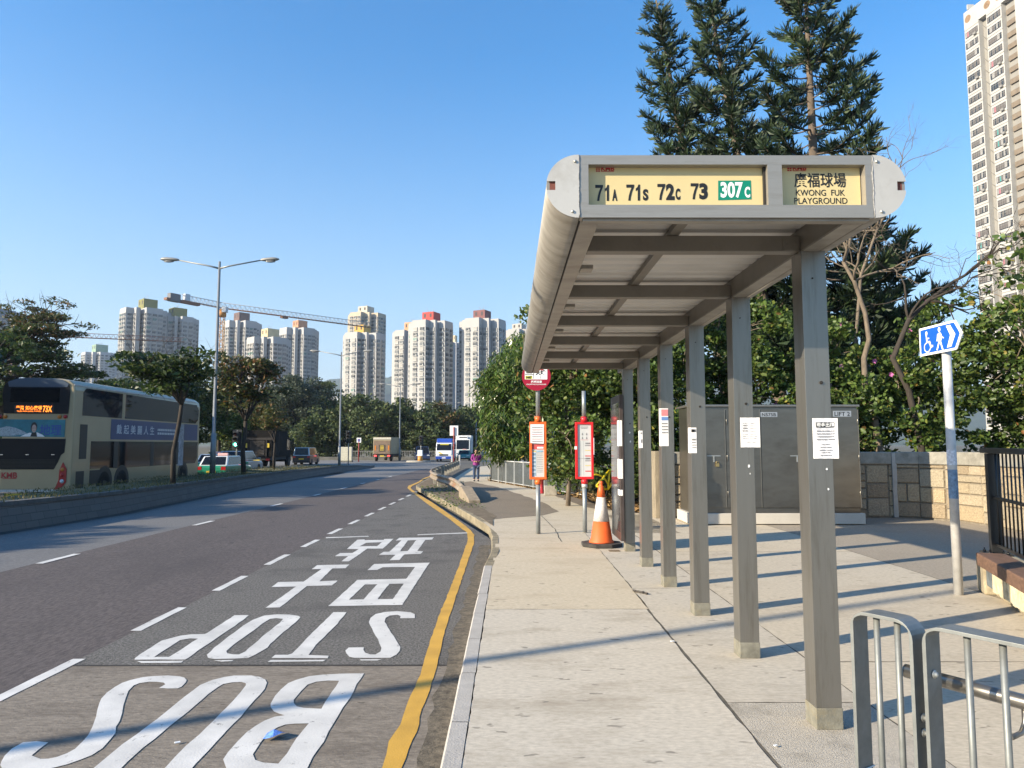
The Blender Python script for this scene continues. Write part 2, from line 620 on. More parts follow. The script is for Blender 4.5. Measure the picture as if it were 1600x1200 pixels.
O1 = [(820, 555), (900, 480), (1000, 400), (1100, 325), (1200, 250), (1300, 190), (1420, 145), (1550, 132), (1680, 135), (1770, 148), (1795, 160), (1770, 195), (1630, 310), (1480, 440), (1450, 480), (1400, 510), (1330, 550), (1250, 588), (1100, 594), (900, 597), (840, 585)]
O1h = [(1480, 180), (1550, 172), (1615, 180), (1580, 220), (1440, 330), (1300, 450), (1220, 520), (1160, 550), (1100, 550), (1035, 540), (1025, 515), (1100, 450), (1250, 340), (1400, 230)]
T1 = [(740, 110), (878, 110), (780, 230), (640, 370), (560, 450), (480, 555), (690, 562), (680, 588), (90, 588), (130, 555), (260, 555), (310, 540), (400, 450), (520, 320), (640, 210)]
S2 = [(1590, 130), (1540, 112), (1400, 100), (1280, 108), (1180, 130), (1125, 170), (1112, 215), (1140, 280), (1200, 390), (1240, 480), (1235, 520), (1180, 550), (1120, 552), (1070, 530), (1052, 500), (1055, 475), (895, 478), (865, 510),
      (870, 540), (910, 575), (960, 586), (1330, 584), (1390, 555), (1430, 510), (1435, 475), (1390, 390), (1320, 290), (1275, 210), (1280, 170), (1330, 145), (1410, 138), (1440, 150), (1435, 172), (1588, 172)]
word = [glyph([S1], 0, 1030, SC), glyph([U1], 140, 1030, SC), glyph([B1, B1h, B1k], 340, 1030, SC)]
sheet('road_marking', word, PZ, white_paint)
word = [glyph([P1, P1h], 200, 940, SC), glyph([O1, O1h], 200, 940, SC), glyph([T1], 410, 940, SC), glyph([S2], 410, 940, SC),
        glyph([[(95, 620), (580, 615), (555, 637), (140, 640)]], 200, 940, SC), glyph([[(890, 609), (1100, 608), (1080, 620), (970, 625)]], 200, 940, SC),
        glyph([[(85, 608), (660, 605), (630, 622), (55, 628)]], 410, 940, SC), glyph([[(1015, 602), (1240, 602), (1200, 612), (1030, 612)]], 410, 940, SC)]
sheet('road_marking', word, PZ, white_paint)
EC = 5.517
SHI = [(470, 348), (750, 342), (718, 374), (605, 376), (490, 487), (652, 480), (600, 522), (385, 527), (150, 712), (30, 714), (290, 532), (80, 535), (135, 493), (355, 490), (510, 380), (425, 383)]
BA = [(965, 338), (1442, 326), (1205, 690), (570, 700), (820, 474), (1240, 465), (1315, 363), (1040, 365), (990, 388), (905, 390)]
BAh = [(885, 514), (990, 512), (870, 643), (745, 645)]
BAk = [(1095, 508), (1220, 506), (1125, 640), (990, 642)]
ZHL = [(820, 128), (880, 126), (880, 133), (1045, 130), (1050, 122), (1130, 120), (1040, 205), (905, 205), (850, 245), (745, 315), (680, 315), (740, 270), (625, 270), (670, 243), (775, 243), (830, 210), (727, 208)]
ZHLh = [(895, 155), (1030, 150), (990, 183), (840, 185)]
ZHR = [(1150, 135), (1180, 112), (1475, 108), (1465, 127), (1405, 130), (1335, 225), (1385, 228), (1365, 250), (1225, 255), (1180, 303), (1098, 305), (1145, 258), (1005, 258), (1045, 233), (1095, 232), (1200, 133)]
ZHRh = [(1255, 134), (1325, 131), (1255, 225), (1185, 229)]
word = [glyph([SHI], 410, 820, EC), glyph([BA, BAh, BAk], 410, 820, EC), glyph([ZHL, ZHLh], 410, 820, EC), glyph([ZHR, ZHRh], 410, 820, EC)]
sheet('road_marking', word, PZ, white_paint)
lines = [glyph([[(550, 108), (915, 95), (915, 102), (550, 115)]], 410, 820, EC), glyph([[(500, 760), (1120, 735), (1120, 746), (500, 768)]], 590, 740, 8)]
yy = 3.25
while yy < 28:
    xx = -3.56 - 0.006 * max(0, yy - 8)
    lines.append(ragged(xx - 0.05, yy, xx + 0.05, yy + 0.98, 0.15, 0.005))
    yy += 1.87
sheet('road_marking', lines, PZ, white_paint)
lines = []
for y0, y1 in ((5.6, 6.5), (10.85, 11.8), (16.1, 17.1), (21.4, 22.4), (26.2, 27.1), (30.6, 31.6), (34.8, 35.8), (39, 40), (43.4, 44.4)):
    xx = -7.0 - 0.01 * max(0, y0 - 16)
    lines.append(ragged(xx - 0.06, y0, xx + 0.06, y1, 0.2, 0.005))
sheet('road_marking', lines, PZ, white_paint)
YL = [(598, 1200), (608, 1158), (626, 1132), (638, 1096), (656, 1054), (668, 1014), (686, 960), (703, 920), (718.7, 880), (722.5, 867.5), (731, 844), (730, 832), (720, 825), (702.5, 811), (685, 799), (670, 789), (652.5, 775.6), (640, 765.6), (636.5, 762.5), (638, 759), (646, 756), (654, 752.5), (660, 748), (670, 744.4), (684, 738)]
YR = [(628, 1200), (650, 1144), (663, 1098), (678, 1058), (694, 990), (703, 960), (720, 910), (732.5, 872.5), (740.6, 849), (741, 836), (736, 829), (722.5, 817.5), (710, 809), (690, 795), (672.5, 783), (655, 773), (644, 765), (641.5, 762.3), (644, 759.3), (650, 756.6), (656, 753.6), (663, 748.6), (673, 744.6), (686, 738.3)]
yl = [(-0.70, -4)] + xy(YL, PZ)
yr = [(-0.59, -4)] + xy(YR, PZ)
sheet('yellow_line', [[dense(yl + yr[::-1], 0.12, 0.006)]], PZ, yellow_paint)

# tarmac seam across the bay
sheet('bay_joint', [[dense([(-3.56, 5.905), (-0.3, 5.905), (-0.3, 5.94), (-3.56, 5.94)], 0.1, 0.004)]], RD + 0.0025, M('joint_dark', (0.03, 0.027, 0.025), 0.95, var=0.3))

# ---- pavement
KERB = [(767, 862), (768, 838), (763, 822), (740, 808), (712, 792), (685, 777), (662, 766), (651, 760.5), (650, 758), (658, 753), (672, 745), (690, 734), (705, 725), (716, 719)]
kpts = [gp(u, v, 0) for u, v in KERB]
def offset_line(pts, d):
    out = []
    for i, p in enumerate(pts):
        t = (pts[min(i + 1, len(pts) - 1)] - pts[max(i - 1, 0)])
        t = Vector((t.x, t.y, 0)).normalized()
        out.append(p + Vector((t.y, -t.x, 0)) * d)
    return out
kin = offset_line(kpts, 0.11)
pave_base = [(-0.25, -6)] + [(p.x, p.y) for p in kin] + [(-0.2, 78), (0.6, 52), (-0.75, 35.6), (2.6, 23.2), (3.3, 17.4), (16, 17.4), (16, -6)]
sheet('pavement', [[pave_base]], -0.004, M('pavement_joint', (0.10, 0.088, 0.07), 0.95, var=0.4, scale=9))
conc = lambda n, c, d=(0.22, 0.19, 0.15), a=0.6, s=1.6: M(n, c, 0.9, var=0.17, scale=28, bump=0.22, bscale=110, dirt=d, dirt_amt=min(1, a * 1.6), dirt_scale=s, spec=0.3, stretch=(0.7, 1.5, 1), spots=(5.5, 0.11, [x * .36 for x in c]))
c_near = conc('concrete_near', (0.49, 0.44, 0.36), (0.31, 0.265, 0.20), 0.6, 1.1)
c_far = conc('concrete_far', (0.50, 0.43, 0.32), (0.40, 0.33, 0.235), 0.6, 0.9)
c_mid = conc('concrete_plinth', (0.47, 0.42, 0.34), (0.33, 0.29, 0.23), 0.6, 1.2)
c_right = conc('concrete_right', (0.48, 0.42, 0.325), (0.35, 0.295, 0.22), 0.6, 0.8)
c_rough = M('concrete_rough', (0.44, 0.395, 0.325), 0.95, var=0.16, scale=60, bump=1.0, bscale=120, dirt=(0.22, 0.195, 0.155), dirt_amt=0.75, dirt_scale=4)
sheet('pavement_slab', [ragged(-0.245, -6, 1.37, 7.35)], 0, c_near)
sheet('pavement_slab', [ragged(-0.245, 7.36, 1.40, 13.6)], 0, c_far)
sheet('pavement_slab', [ragged(1.39, 4.75, 2.28, 8.4)], 0, c_mid)
sheet('pavement_slab', [ragged(1.39, -6, 2.28, 4.74)], 0, c_rough)
sheet('pavement_slab', [ragged(1.41, 8.41, 2.28, 13.6)], 0, c_mid)
b0, b1 = gp(1504, 917, 0), gp(1195, 820, 0)
def bx(y): return b0.x + (b1.x - b0.x) * (y - b0.y) / (b1.y - b0.y)
sheet('pavement_slab', [[dense([(2.29, -6), (bx(8.7), -6), (bx(8.7), 5.6), (2.29, 5.6)], 0.15, 0.005)]], 0, c_right)
sheet('pavement_slab', [[dense([(2.29, 5.61), (bx(8.7), 5.61), (bx(8.7), 8.7), (bx(11.2), 11.2), (2.29, 11.2)], 0.15, 0.005)]], 0, c_right)
sheet('pavement_slab', [[dense([(2.29, 11.21), (bx(11.2), 11.21), (bx(15), 15), (bx(15), 17.3), (2.29, 17.3)], 0.15, 0.005)]], 0, c_far)
path_asph = M('path_asphalt', (0.20, 0.16, 0.115), 0.95, var=0.25, scale=30, bump=0.6, bscale=90, dirt=(0.14, 0.112, 0.08), dirt_scale=0.7, dirt_amt=0.7)
sheet('pavement_asphalt', [[[(bx(8.7) + .012, -6), (15.9, -6), (15.9, 17.3), (bx(15) + .012, 17.3), (bx(15) + .012, 15), (bx(8.7) + .012, 8.7)]]], 0, M('tarmac_right', (0.30, 0.255, 0.195), 0.95, var=0.22, scale=30, bump=0.6, bscale=90, dirt=(0.24, 0.2, 0.15), dirt_scale=0.7, dirt_amt=0.7))
# footpath beyond the bay: concrete strip along the fence, dark tarmac patch, dirt verge
sheet('footpath', [[[(-0.25, 13.61), (3.2, 13.61), (3.2, 17.3), (2.55, 23.1), (-0.8, 35.5), (0.5, 52), (-0.4, 76), (-3.2, 60), (-3.0, 40), (-2.6, 29), (-1.6, 22)]]], 0, c_far)
sheet('footpath_patch', [[dense(xy([(768, 811.5), (846, 805), (874, 799), (846, 784), (800, 768), (775, 760), (757, 757), (735, 752), (700, 757), (712, 771), (740, 790)], 0.004), 0.5, 0.05)]], 0.004, path_asph)
sheet('footpath_patch', [[dense(xy([(790, 741), (812, 752), (850, 768), (905, 789), (935, 797), (960, 797), (962, 788), (905, 777), (840, 759)], 0.004), 0.5, 0.06)]], 0.004, M('path_asphalt_two', (0.16, 0.125, 0.09), 0.95, var=0.3, scale=30))
verge = M('verge_dirt', (0.15, 0.115, 0.075), 1.0, var=0.4, scale=5, bump=1.0, bscale=30, dirt=(0.06, 0.05, 0.033), dirt_scale=1.6, dirt_amt=0.9)
sheet('verge', [[dense([(p.x, p.y) for p in kin[2:11]] + xy([(700, 739), (706, 748), (716, 762), (733, 780), (750, 792), (775, 806), (770, 812)], 0.01), 0.5, 0.03)]], 0.008, verge)
# crack in the slab by the stop poles
mb = MB()
def crack(mb, pts, w, off=0.004):
    ps = [gp(u, v, off) for u, v in pts]
    d2 = []
    for i in range(len(ps) - 1):
        for k in range(6):
            q = ps[i].lerp(ps[i + 1], k / 6)
            d2.append(q + Vector((rnd.uniform(-w, w), rnd.uniform(-w, w), 0)) * 1.5)
    for a, b in zip(d2, d2[1:]):
        t = (b - a).normalized()
        n_ = Vector((t.y, -t.x, 0)) * w * rnd.uniform(0.5, 1)
        mb.poly([a - n_, b - n_, b + n_, a + n_])
crack(mb, [(846, 806), (860, 820), (868, 828), (874, 842), (879, 847)], 0.008)
structure('pavement_crack', mb, MATS['joint_dark'], fix=False)

def kerb(name, pts, w, h, m, seg=0.9):
    """kerbstones along a line, inner side to the right"""
    mb = MB()
    inn = offset_line(pts, w)
    prof = []
    for p, q in zip(pts, inn):
        prof.append([Vector((p.x, p.y, p.z - h)), Vector((p.x, p.y, p.z - 0.014)), Vector((p.x + (q.x - p.x) * 0.12, p.y + (q.y - p.y) * 0.12, p.z + 0.003)), Vector((q.x, q.y, q.z + 0.003)), Vector((q.x, q.y, q.z - h))])
    vs = [v for r in prof for v in r]
    fs = []
    for i in range(len(prof) - 1):
        for k in range(4):
            fs.append((i * 5 + k, i * 5 + k + 1, (i + 1) * 5 + k + 1, (i + 1) * 5 + k))
    mb.add(vs, fs)
    return structure(name, mb, m)
kerb_pale = M('kerb_concrete', (0.40, 0.375, 0.34), 0.85, var=0.12, scale=10, bump=0.4, bscale=70, dirt=(0.22, 0.2, 0.17), dirt_amt=0.6, dirt_scale=5)
kerb_moss = M('kerb_stone_mossy', (0.23, 0.195, 0.13), 0.95, var=0.35, scale=4, bump=0.8, bscale=40, dirt=(0.10, 0.085, 0.05), dirt_amt=0.85, dirt_scale=3)
yk = [-6.0, -4, -2.9, -2]
y_ = -1.1
while y_ < 10.2:
    yk.append(y_); y_ += 0.92
for a, b in zip(yk, yk[1:]):
    kerb('kerb', [Vector((-0.36 + rnd.uniform(-.004, .004), a + 0.004, 0)), Vector((-0.36 + rnd.uniform(-.004, .004), b - 0.004, 0))], 0.11, 0.14, kerb_pale)
kk = [Vector((-0.36, yk[-1], 0))] + kpts
dk = []
for a, b in zip(kk, kk[1:]):
    n = max(1, int((b - a).length / 0.6))
    for i in range(n):
        q = a.lerp(b, i / n)
        dk.append(q + Vector((rnd.uniform(-.012, .012), rnd.uniform(-.012, .012), rnd.uniform(-.006, .006))))
dk.append(kk[-1])
kerb('kerb_stone', dk, 0.12, 0.16, kerb_moss)
# ------------------------------------------------------------------ bus shelter
steel = M('brushed_steel', (0.24, 0.23, 0.208), 0.33, 0.72, var=0.03, scale=3, stretch=(10, 10, 0.8), dirt=(0.15, 0.135, 0.105), dirt_amt=0.7, dirt_scale=1.6)
frame_steel = M('frame_steel', (0.34, 0.318, 0.28), 0.42, 0.5, var=0.06, scale=3, stretch=(0.8, 10, 10), dirt=(0.22, 0.2, 0.165), dirt_amt=0.6, dirt_scale=3)
steel_dull = M('dull_steel', (0.31, 0.287, 0.25), 0.5, 0.4, var=0.16, scale=4, stretch=(1, 2, 1), dirt=(0.19, 0.165, 0.135), dirt_amt=0.7, dirt_scale=2.5)
beam_steel = M('beam_steel', (0.20, 0.182, 0.155), 0.5, 0.4, var=0.18, scale=3, dirt=(0.12, 0.1, 0.08), dirt_amt=0.6, dirt_scale=3)
sheet_metal = M('roof_sheet_metal', (0.58, 0.56, 0.53), 0.5, 0.35, var=0.08, scale=2)
cap_paint = M('cap_pale_grey', (0.50, 0.48, 0.44), 0.45, 0.25, var=0.06, scale=4, dirt=(0.34, 0.31, 0.26), dirt_amt=0.5, dirt_scale=6)
galv = M('galvanised', (0.42, 0.43, 0.41), 0.5, 0.7, var=0.12, scale=12, dirt=(0.28, 0.28, 0.26), dirt_amt=0.5, dirt_scale=6)
shoe_m = M('worn_shoe', (0.21, 0.2, 0.16), 0.75, 0.2, var=0.25, scale=14, bump=0.3, bscale=60, dirt=(0.24, 0.2, 0.12), dirt_amt=0.8, dirt_scale=8)
dark_gap = M('dark_gap', (0.02, 0.018, 0.016), 0.8, var=0)
panel_yel = M('sign_yellow_acrylic', (0.60, 0.49, 0.25), 0.35, var=0.03, scale=3, spec=0.4)
ink = M('black_ink', (0.012, 0.012, 0.012), 0.5, var=0)
logo_red = M('logo_red', (0.42, 0.03, 0.03), 0.5, var=0)
badge_green = M('badge_green', (0.0, 0.20, 0.125), 0.45, var=0)
white_ink = M('white_ink', (0.80, 0.80, 0.78), 0.5, var=0)

POST_V = [1140, 1030, 965, 920, 888, 862]
p1 = gp(1297, 1140, 0)
PX = p1.x
PY = [p1.y + 1.385 * i for i in range(6)]
Y0, Y1 = 3.66, 11.95               # front and back of the roof
ZB = 2.83                          # underside
fl = at(905, 338, Y0); fr = at(1366, 338, Y0)
XL, XR = fl.x, fr.x
ft = at(905, 243, Y0)
ZT = ft.z
RH = (ZT - ZB) / 2
ZC = (ZT + ZB) / 2

shelter = thing('bus_shelter', 'long brushed steel bus shelter roof on one row of posts with yellow route sign', 'bus shelter', (PX, Y0, 0))
def S(mb, name, m, parent=None, bevel=0):
    """mesh given in world coordinates -> child of the shelter"""
    o = shelter.location
    mb.v = [(x - o.x, y - o.y, z - o.z) for x, y, z in mb.v]
    return mb.build(name, m, parent or shelter, bevel)

PW = 0.15
for i, y in enumerate(PY):
    yc = y + PW / 2
    mb = MB().box2((PX - PW / 2, yc - PW / 2, 0.12), (PX + PW / 2, yc + PW / 2, ZB + 0.002))
    mb.lathe([(0.011, 0), (0.011, 0.008)], 8, (PX + 0.02, yc - PW / 2, 2.02 - 0.05 * (i % 2)), Euler((R(90), 0, 0)).to_matrix(), 1)
    mb.lathe([(0.006, 0), (0.006, 0.006)], 8, (PX - 0.01, yc - PW / 2, 2.66), Euler((R(90), 0, 0)).to_matrix(), 1)
    po = S(mb, 'post', [steel, dark_gap], bevel=0.011)
    sh = MB().box2((PX - PW / 2 - 0.004, yc - PW / 2 - 0.004, 0.0), (PX + PW / 2 + 0.004, yc + PW / 2 + 0.004, 0.12))
    sh_o = S(sh, 'base_shoe', shoe_m, po, 0.004)
# longitudinal beam over the posts, cross beams, purlin
BX0, BX1 = XL + 0.115, XR - 0.115
lx0, lx1 = PX - 0.062, PX + 0.062
S(MB().box2((lx0, Y0 + 0.12, ZB + 0.004), (lx1, Y1 - 0.12, ZB + 0.118)), 'longitudinal_beam', beam_steel, bevel=0.004)
for i, y in enumerate(PY):
    yc = y + PW / 2
    cb = S(MB().box2((BX0, yc - 0.042, ZB + 0.006), (lx0 - 0.002, yc + 0.042, ZB + 0.106)), 'cross_beam', beam_steel, bevel=0.004)
    for xa in (BX0 + 0.055, lx0 - 0.06):
        pl = MB()
        pl.box2((xa - 0.05, yc - 0.047, ZB + 0.012), (xa + 0.05, yc - 0.0425, ZB + 0.1))
        for dx in (-0.025, 0.025):
            pl.lathe([(0.008, 0), (0.008, 0.006)], 8, (xa + dx, yc - 0.047, ZB + 0.055), Euler((R(90), 0, 0)).to_matrix())
        S(pl, 'joint_plate', beam_steel, cb)
    if i < 5:
        fx = MB().box2((BX0 + 0.012, yc + 0.5, ZB + 0.03), (BX0 + 0.10, yc + 0.62, ZB + 0.06))
        S(fx, 'bracket', steel_dull, cb, 0.004)
S(MB().box2((XL + 0.62, Y0 + 0.1, ZB + 0.108), (XL + 0.685, Y1 - 0.1, ZB + 0.150)), 'purlin', beam_steel, bevel=0.003)
# short right-hand stubs between beam and rim
for y in PY:
    S(MB().box2((lx1 + 0.002, y + 0.035, ZB + 0.012), (BX1, y + 0.115, ZB + 0.10)), 'beam_stub', beam_steel, bevel=0.004)
# corrugated ceiling sheet (ribs across the roof), between the rims
mb = MB()
pts = []
yy_ = Y0 + 0.09
k = 0
while yy_ < Y1 - 0.06:
    for dy, z in ((0, 0), (0.075, 0), (0.095, 0.028), (0.135, 0.028), (0.155, 0)):
        pts.append((yy_ + dy, ZB + 0.152 + z))
    yy_ += 0.175
vs = [(x, y, z) for y, z in pts for x in (BX0 - 0.02, BX1 + 0.02)]
mb.add(vs, [(2 * i, 2 * i + 1, 2 * i + 3, 2 * i + 2) for i in range(len(pts) - 1)])
S(mb, 'ceiling_sheet', sheet_metal)
S(MB().box2((XL + 0.01, Y0 + 0.08, ZB + 0.215), (XR - 0.01, Y1 - 0.03, ZT - 0.012)), 'roof_top', sheet_metal)
# half-round rims along both long sides, flat soffit strips beside them
for s, X in ((-1, XL), (1, XR)):
    prof = [(X, ZT)]
    for k in range(1, 16):
        t = math.pi * k / 16
        prof.append((X + s * RH * 1.02 * math.sin(t), ZC + RH * math.cos(t)))
    prof.append((X, ZB))
    gut = MB().prism([(x, Y0 + 0.004, z) for x, z in prof], (0, Y1 - Y0 - 0.008, 0), smooth=False)
    gut.sm = [len(f) == 4 for f in gut.f]
    ro = S(gut, 'roof_rim', steel_dull)
    seams = MB()
    for j in range(1, 6):
        ys = Y0 + (Y1 - Y0) * j / 6 + 0.05
        p2 = [(X + (x - X) * 1.015, ys, ZC + (z - ZC) * 1.015) for x, z in prof]
        seams.prism(p2, (0, 0.006, 0))
    S(seams, 'seam', steel_dull, ro)
    ss = -s
    S(MB().box2((min(X + ss * 0.012, X + ss * 0.112), Y0 + 0.05, ZB + 0.0), (max(X + ss * 0.012, X + ss * 0.112), Y1 - 0.05, ZB + 0.012)), 'soffit_strip', steel_dull, bevel=0.002)
    S(MB().box2((min(X + ss * 0.10, X + ss * 0.112), Y0 + 0.05, ZB + 0.0125), (max(X + ss * 0.10, X + ss * 0.112), Y1 - 0.05, ZB + 0.15)), 'soffit_flange', beam_steel)
    S(MB().box2((min(X, X + ss * 0.0115), Y0 + 0.05, ZB + 0.006), (max(X, X + ss * 0.0115), Y1 - 0.05, ZB + 0.012)), 'shadow_gap', dark_gap)
    # end caps: flat plate with a notch
    for yf in (Y0, Y1):
        rr = RH * 1.03
        pp = [(X, ZT + 0.002)]
        t0 = math.acos(0.05)
        n0 = 0.028
        for k in range(1, 12):
            t = (math.pi / 2 - 0.12) * k / 12
            pp.append((X + s * rr * math.sin(t), ZC + (RH + .002) * math.cos(t)))
        pp += [(X + s * rr * 0.985, ZC + 0.026), (X + s * rr * 0.72, ZC + 0.026), (X + s * rr * 0.72, ZC - 0.022), (X + s * rr * 0.985, ZC - 0.022)]
        for k in range(1, 12):
            t = math.pi / 2 + 0.12 + (math.pi / 2 - 0.12) * k / 12
            pp.append((X + s * rr * math.sin(t), ZC + (RH + .002) * math.cos(t)))
        pp.append((X, ZB - 0.002))
        sgn = -1 if yf == Y0 else 1
        cap = S(MB().prism([(x, yf + 0.002 * sgn, z) for x, z in pp], (0, 0.006 * sgn, 0)), 'end_cap', cap_paint)
        if yf == Y0:
            bo = MB()
            for (px, pz) in ((X + s * 0.02, ZT - 0.035), (X + s * 0.035, ZB + 0.03)):
                bo.lathe([(0.009, 0), (0.008, 0.006), (0.001, 0.009)], 8, (px, Y0 - 0.008, pz), Euler((R(90), 0, 0)).to_matrix())
            S(bo, 'rivets', galv, cap)
            S(MB().box2((X + s * RH * 0.74 - 0.03, Y0 + 0.003, ZC - 0.021), (X + s * RH * 0.74 + 0.03, Y0 + 0.0035, ZC + 0.025)), 'rusty_slot', M('rust_red', (0.16, 0.05, 0.035), 0.8), cap)
# sealant bead between frame and cap
for X in (XL, XR):
    mb = MB()
    pts = [(X + rnd.uniform(-.003, .003), Y0 - 0.005, ZB + (ZT - ZB) * k / 18) for k in range(19)]
    mb.tube(pts, [rnd.uniform(0.003, 0.006) for _ in pts], 6)
    S(mb, 'sealant_bead', M('sealant_grey', (0.2, 0.2, 0.2), 0.6, var=0.5, scale=60))
# sign box on the front
def fx(u): return at(u, 290, Y0).x
def fz(v): return at(1100, v, Y0).z
F0 = Y0 - 0.005
pa = [fx(919.5), fx(1199.5), fx(1222), fx(1352)]
zt_, zb_ = fz(257.5), fz(320.5)
fr_m = MB()
fr_m.box2((XL + .004, F0, zt_), (XR - .004, F0 + 0.06, ZT))
fr_m.box2((XL + .004, F0, ZB), (XR - .004, F0 + 0.06, zb_))
fr_m.box2((XL + .004, F0 + 0.0005, zb_), (pa[0], F0 + 0.06, zt_))
fr_m.box2((pa[1], F0 + 0.0005, zb_), (pa[2], F0 + 0.06, zt_))
fr_m.box2((pa[3], F0 + 0.0005, zb_), (XR - .004, F0 + 0.06, zt_))
frame_o = S(fr_m, 'sign_frame', frame_steel)
S(MB().box2((XL + .02, F0 + 0.075, ZB - 0.0), (XR - .02, F0 + 0.12, ZB + 0.045)), 'front_beam', beam_steel, bevel=0.004)
S(MB().box2((XL + .02, F0 + 0.02, ZB - 0.012), (XR - .02, F0 + 0.07, ZB - 0.001)), 'front_lip', steel_dull)
PYL = F0 + 0.047
sp1 = S(MB().box2((pa[0] - .01, PYL, zb_ - .01), (pa[1] - 0.012, PYL + 0.01, zt_ + .01)), 'sign_panel', panel_yel)
sp2 = S(MB().box2((pa[2] - .01, PYL, zb_ - .01), (pa[3] - 0.005, PYL + 0.01, zt_ + .01)), 'sign_panel', panel_yel)
S(MB().box2((pa[1] - 0.012, F0 + 0.03, zb_ - .005), (pa[1], F0 + 0.05, zt_ + .005)), 'panel_end', dark_gap)
X_, Z_ = Vector((1, 0, 0)), Vector((0, 0, 1))
def fpt(u, v, dy=0.0): 
    p = at(u, v, PYL)
    return Vector((p.x, PYL - 0.0015 - dy, p.z))
px1 = 3.66 / FPX
def sign_text(mb, body, u0, u1, vbase, capv, off, mi=0, dy=0.0):
    """lettering between two image columns, cap height in image rows"""
    t = MB().text(body, 1, (0, 0, 0), (1, 0, 0), (0, 1, 0), off=off)
    xs = [p[0] for p in t.v]; ys = [p[1] for p in t.v]
    w, h0, h1 = max(xs) - min(xs), min(ys), max(ys)
    P0, P1 = fpt(u0, vbase, dy), fpt(u1, vbase, dy)
    zt2 = fpt(u0, vbase - capv, dy).z
    k = (P1.x - P0.x) / w
    kz = (zt2 - P0.z) / (h1 - h0)
    vs = [(P0.x + (p[0] - min(xs)) * k, P0.y, P0.z + (p[1] - h0) * kz) for p in t.v]
    mb.add(vs, t.f, mi)
ONE = [(.36, 0), (.66, 0), (.66, 1), (.44, 1), (.34, .85), (.10, .75), (.10, .58), (.36, .69)]
SEVEN = [(0, 1), (1, 1), (1, .86), (.74, .55), (.58, .22), (.53, 0), (.24, 0), (.32, .30), (.48, .58), (.66, .81), (0, .81)]
def digit(mb, poly, u0, u1, vb, cap):
    mb.poly([fpt(u0 + (u1 - u0) * x, vb - cap * y) for x, y in poly])
for d1_, d2_, b0, b1, small, s0, s1, vb in (('7', '1', 930, 956, 'A', 956.5, 964.5, 314), ('7', '1', 978.5, 1004, 'S', 1004.5, 1013, 313.5), ('7', '2', 1027, 1054, 'C', 1055.5, 1063, 312.5), ('7', '3', 1079, 1106, None, 0, 0, 311.5)):
    mb = MB()
    digit(mb, SEVEN, b0, b0 + 12.2, vb, 25)
    if d2_ == '1': digit(mb, ONE, b0 + 13.5, b0 + 25.5, vb, 25)
    else: sign_text(mb, d2_, b0 + 13.6, b1, vb + .3, 25.6, 0.05)
    if small: sign_text(mb, small, s0, s1, vb, 18, 0.05)
    S(mb, 'route_number', ink, sp1)
q = [fpt(1122, 313), fpt(1174, 311.5), fpt(1173, 282), fpt(1122, 282.5)]
bd = S(MB().poly(q), 'route_badge', badge_green, sp1)
mb = MB()
sign_text(mb, '307', 1126, 1161, 309.5, 25, 0.035, dy=0.001)
sign_text(mb, 'C', 1163.5, 1172, 309, 17, 0.04, dy=0.001)
S(mb, 'route_badge_number', white_ink, sp1)
def logo(mb, u0, u1, vb, cap):
    w = u1 - u0
    a = u0 + w * 0.28
    q = [fpt(u0, vb), fpt(a - 1, vb), fpt(a - 1, vb - cap), fpt(u0, vb - cap)]
    for r_ in range(3):
        for c_ in range(2):
            x0 = u0 + (a - 1 - u0) * c_ / 2; x1 = u0 + (a - 1 - u0) * (c_ + 0.8) / 2
            y0 = vb - cap * r_ / 3; y1 = vb - cap * (r_ + 0.75) / 3
            mb.poly([fpt(x0, y0), fpt(x1, y0), fpt(x1, y1), fpt(x0, y1)])
    sign_text(mb, 'KMB', a, u1, vb - 1.3, cap - 1.3, 0.04)
    mb.poly([fpt(a, vb), fpt(u1 - 1, vb), fpt(u1, vb - 0.9), fpt(a, vb - 0.9)])
mb = MB(); logo(mb, 931, 960, 268.5, 8.5); S(mb, 'logo', logo_red, sp1)
mb = MB(); logo(mb, 1230, 1260, 267.5, 9); S(mb, 'logo', logo_red, sp2)
mb = MB()
sign_text(mb, '廣福球場', 1241, 1322, 293, 23, 0.012)
sign_text(mb, 'KWONG  FUK', 1243.5, 1320, 306, 9.6, 0.006)
sign_text(mb, 'PLAYGROUND', 1241, 1324, 318.6, 9.6, 0.006)
S(mb, 'stop_name', ink, sp2)

# glass notice panel hung edge-on in front of the last post
gx = PX - 0.13
g0 = MB().box2((gx - 0.03, PY[5] - 0.12, 0.17), (gx + 0.03, PY[5] + 0.85, 2.42))
gpanel = S(g0, 'notice_case', M('maroon_frame', (0.075, 0.058, 0.052), 0.4, 0.3, var=0.2, scale=5), bevel=0.006)
S(MB().box2((gx - 0.034, PY[5] - 0.06, 0.3), (gx - 0.031, PY[5] + 0.8, 2.3)), 'case_glass', M('case_glass', (0.05, 0.05, 0.055), 0.08, var=0), gpanel)
S(MB().box2((gx + 0.031, PY[5] + 0.02, 0.16), (PX - PW / 2 - 0.001, PY[5] + 0.1, 2.4)), 'case_bracket', steel, gpanel)
lab = MB()
for z0, z1, dx in ((1.62, 2.02, 0.0), (1.12, 1.42, 0.004), (0.86, 0.95, 0.0)):
    lab.box2((gx - 0.03, PY[5] - 0.1215, z0), (gx + 0.005 + dx, PY[5] - 0.1205, z1))
    lab.box2((gx - 0.0365, PY[5] - 0.12, z0), (gx - 0.0345, PY[5] + 0.1, z1))
S(lab, 'taped_papers', white_ink, gpanel)

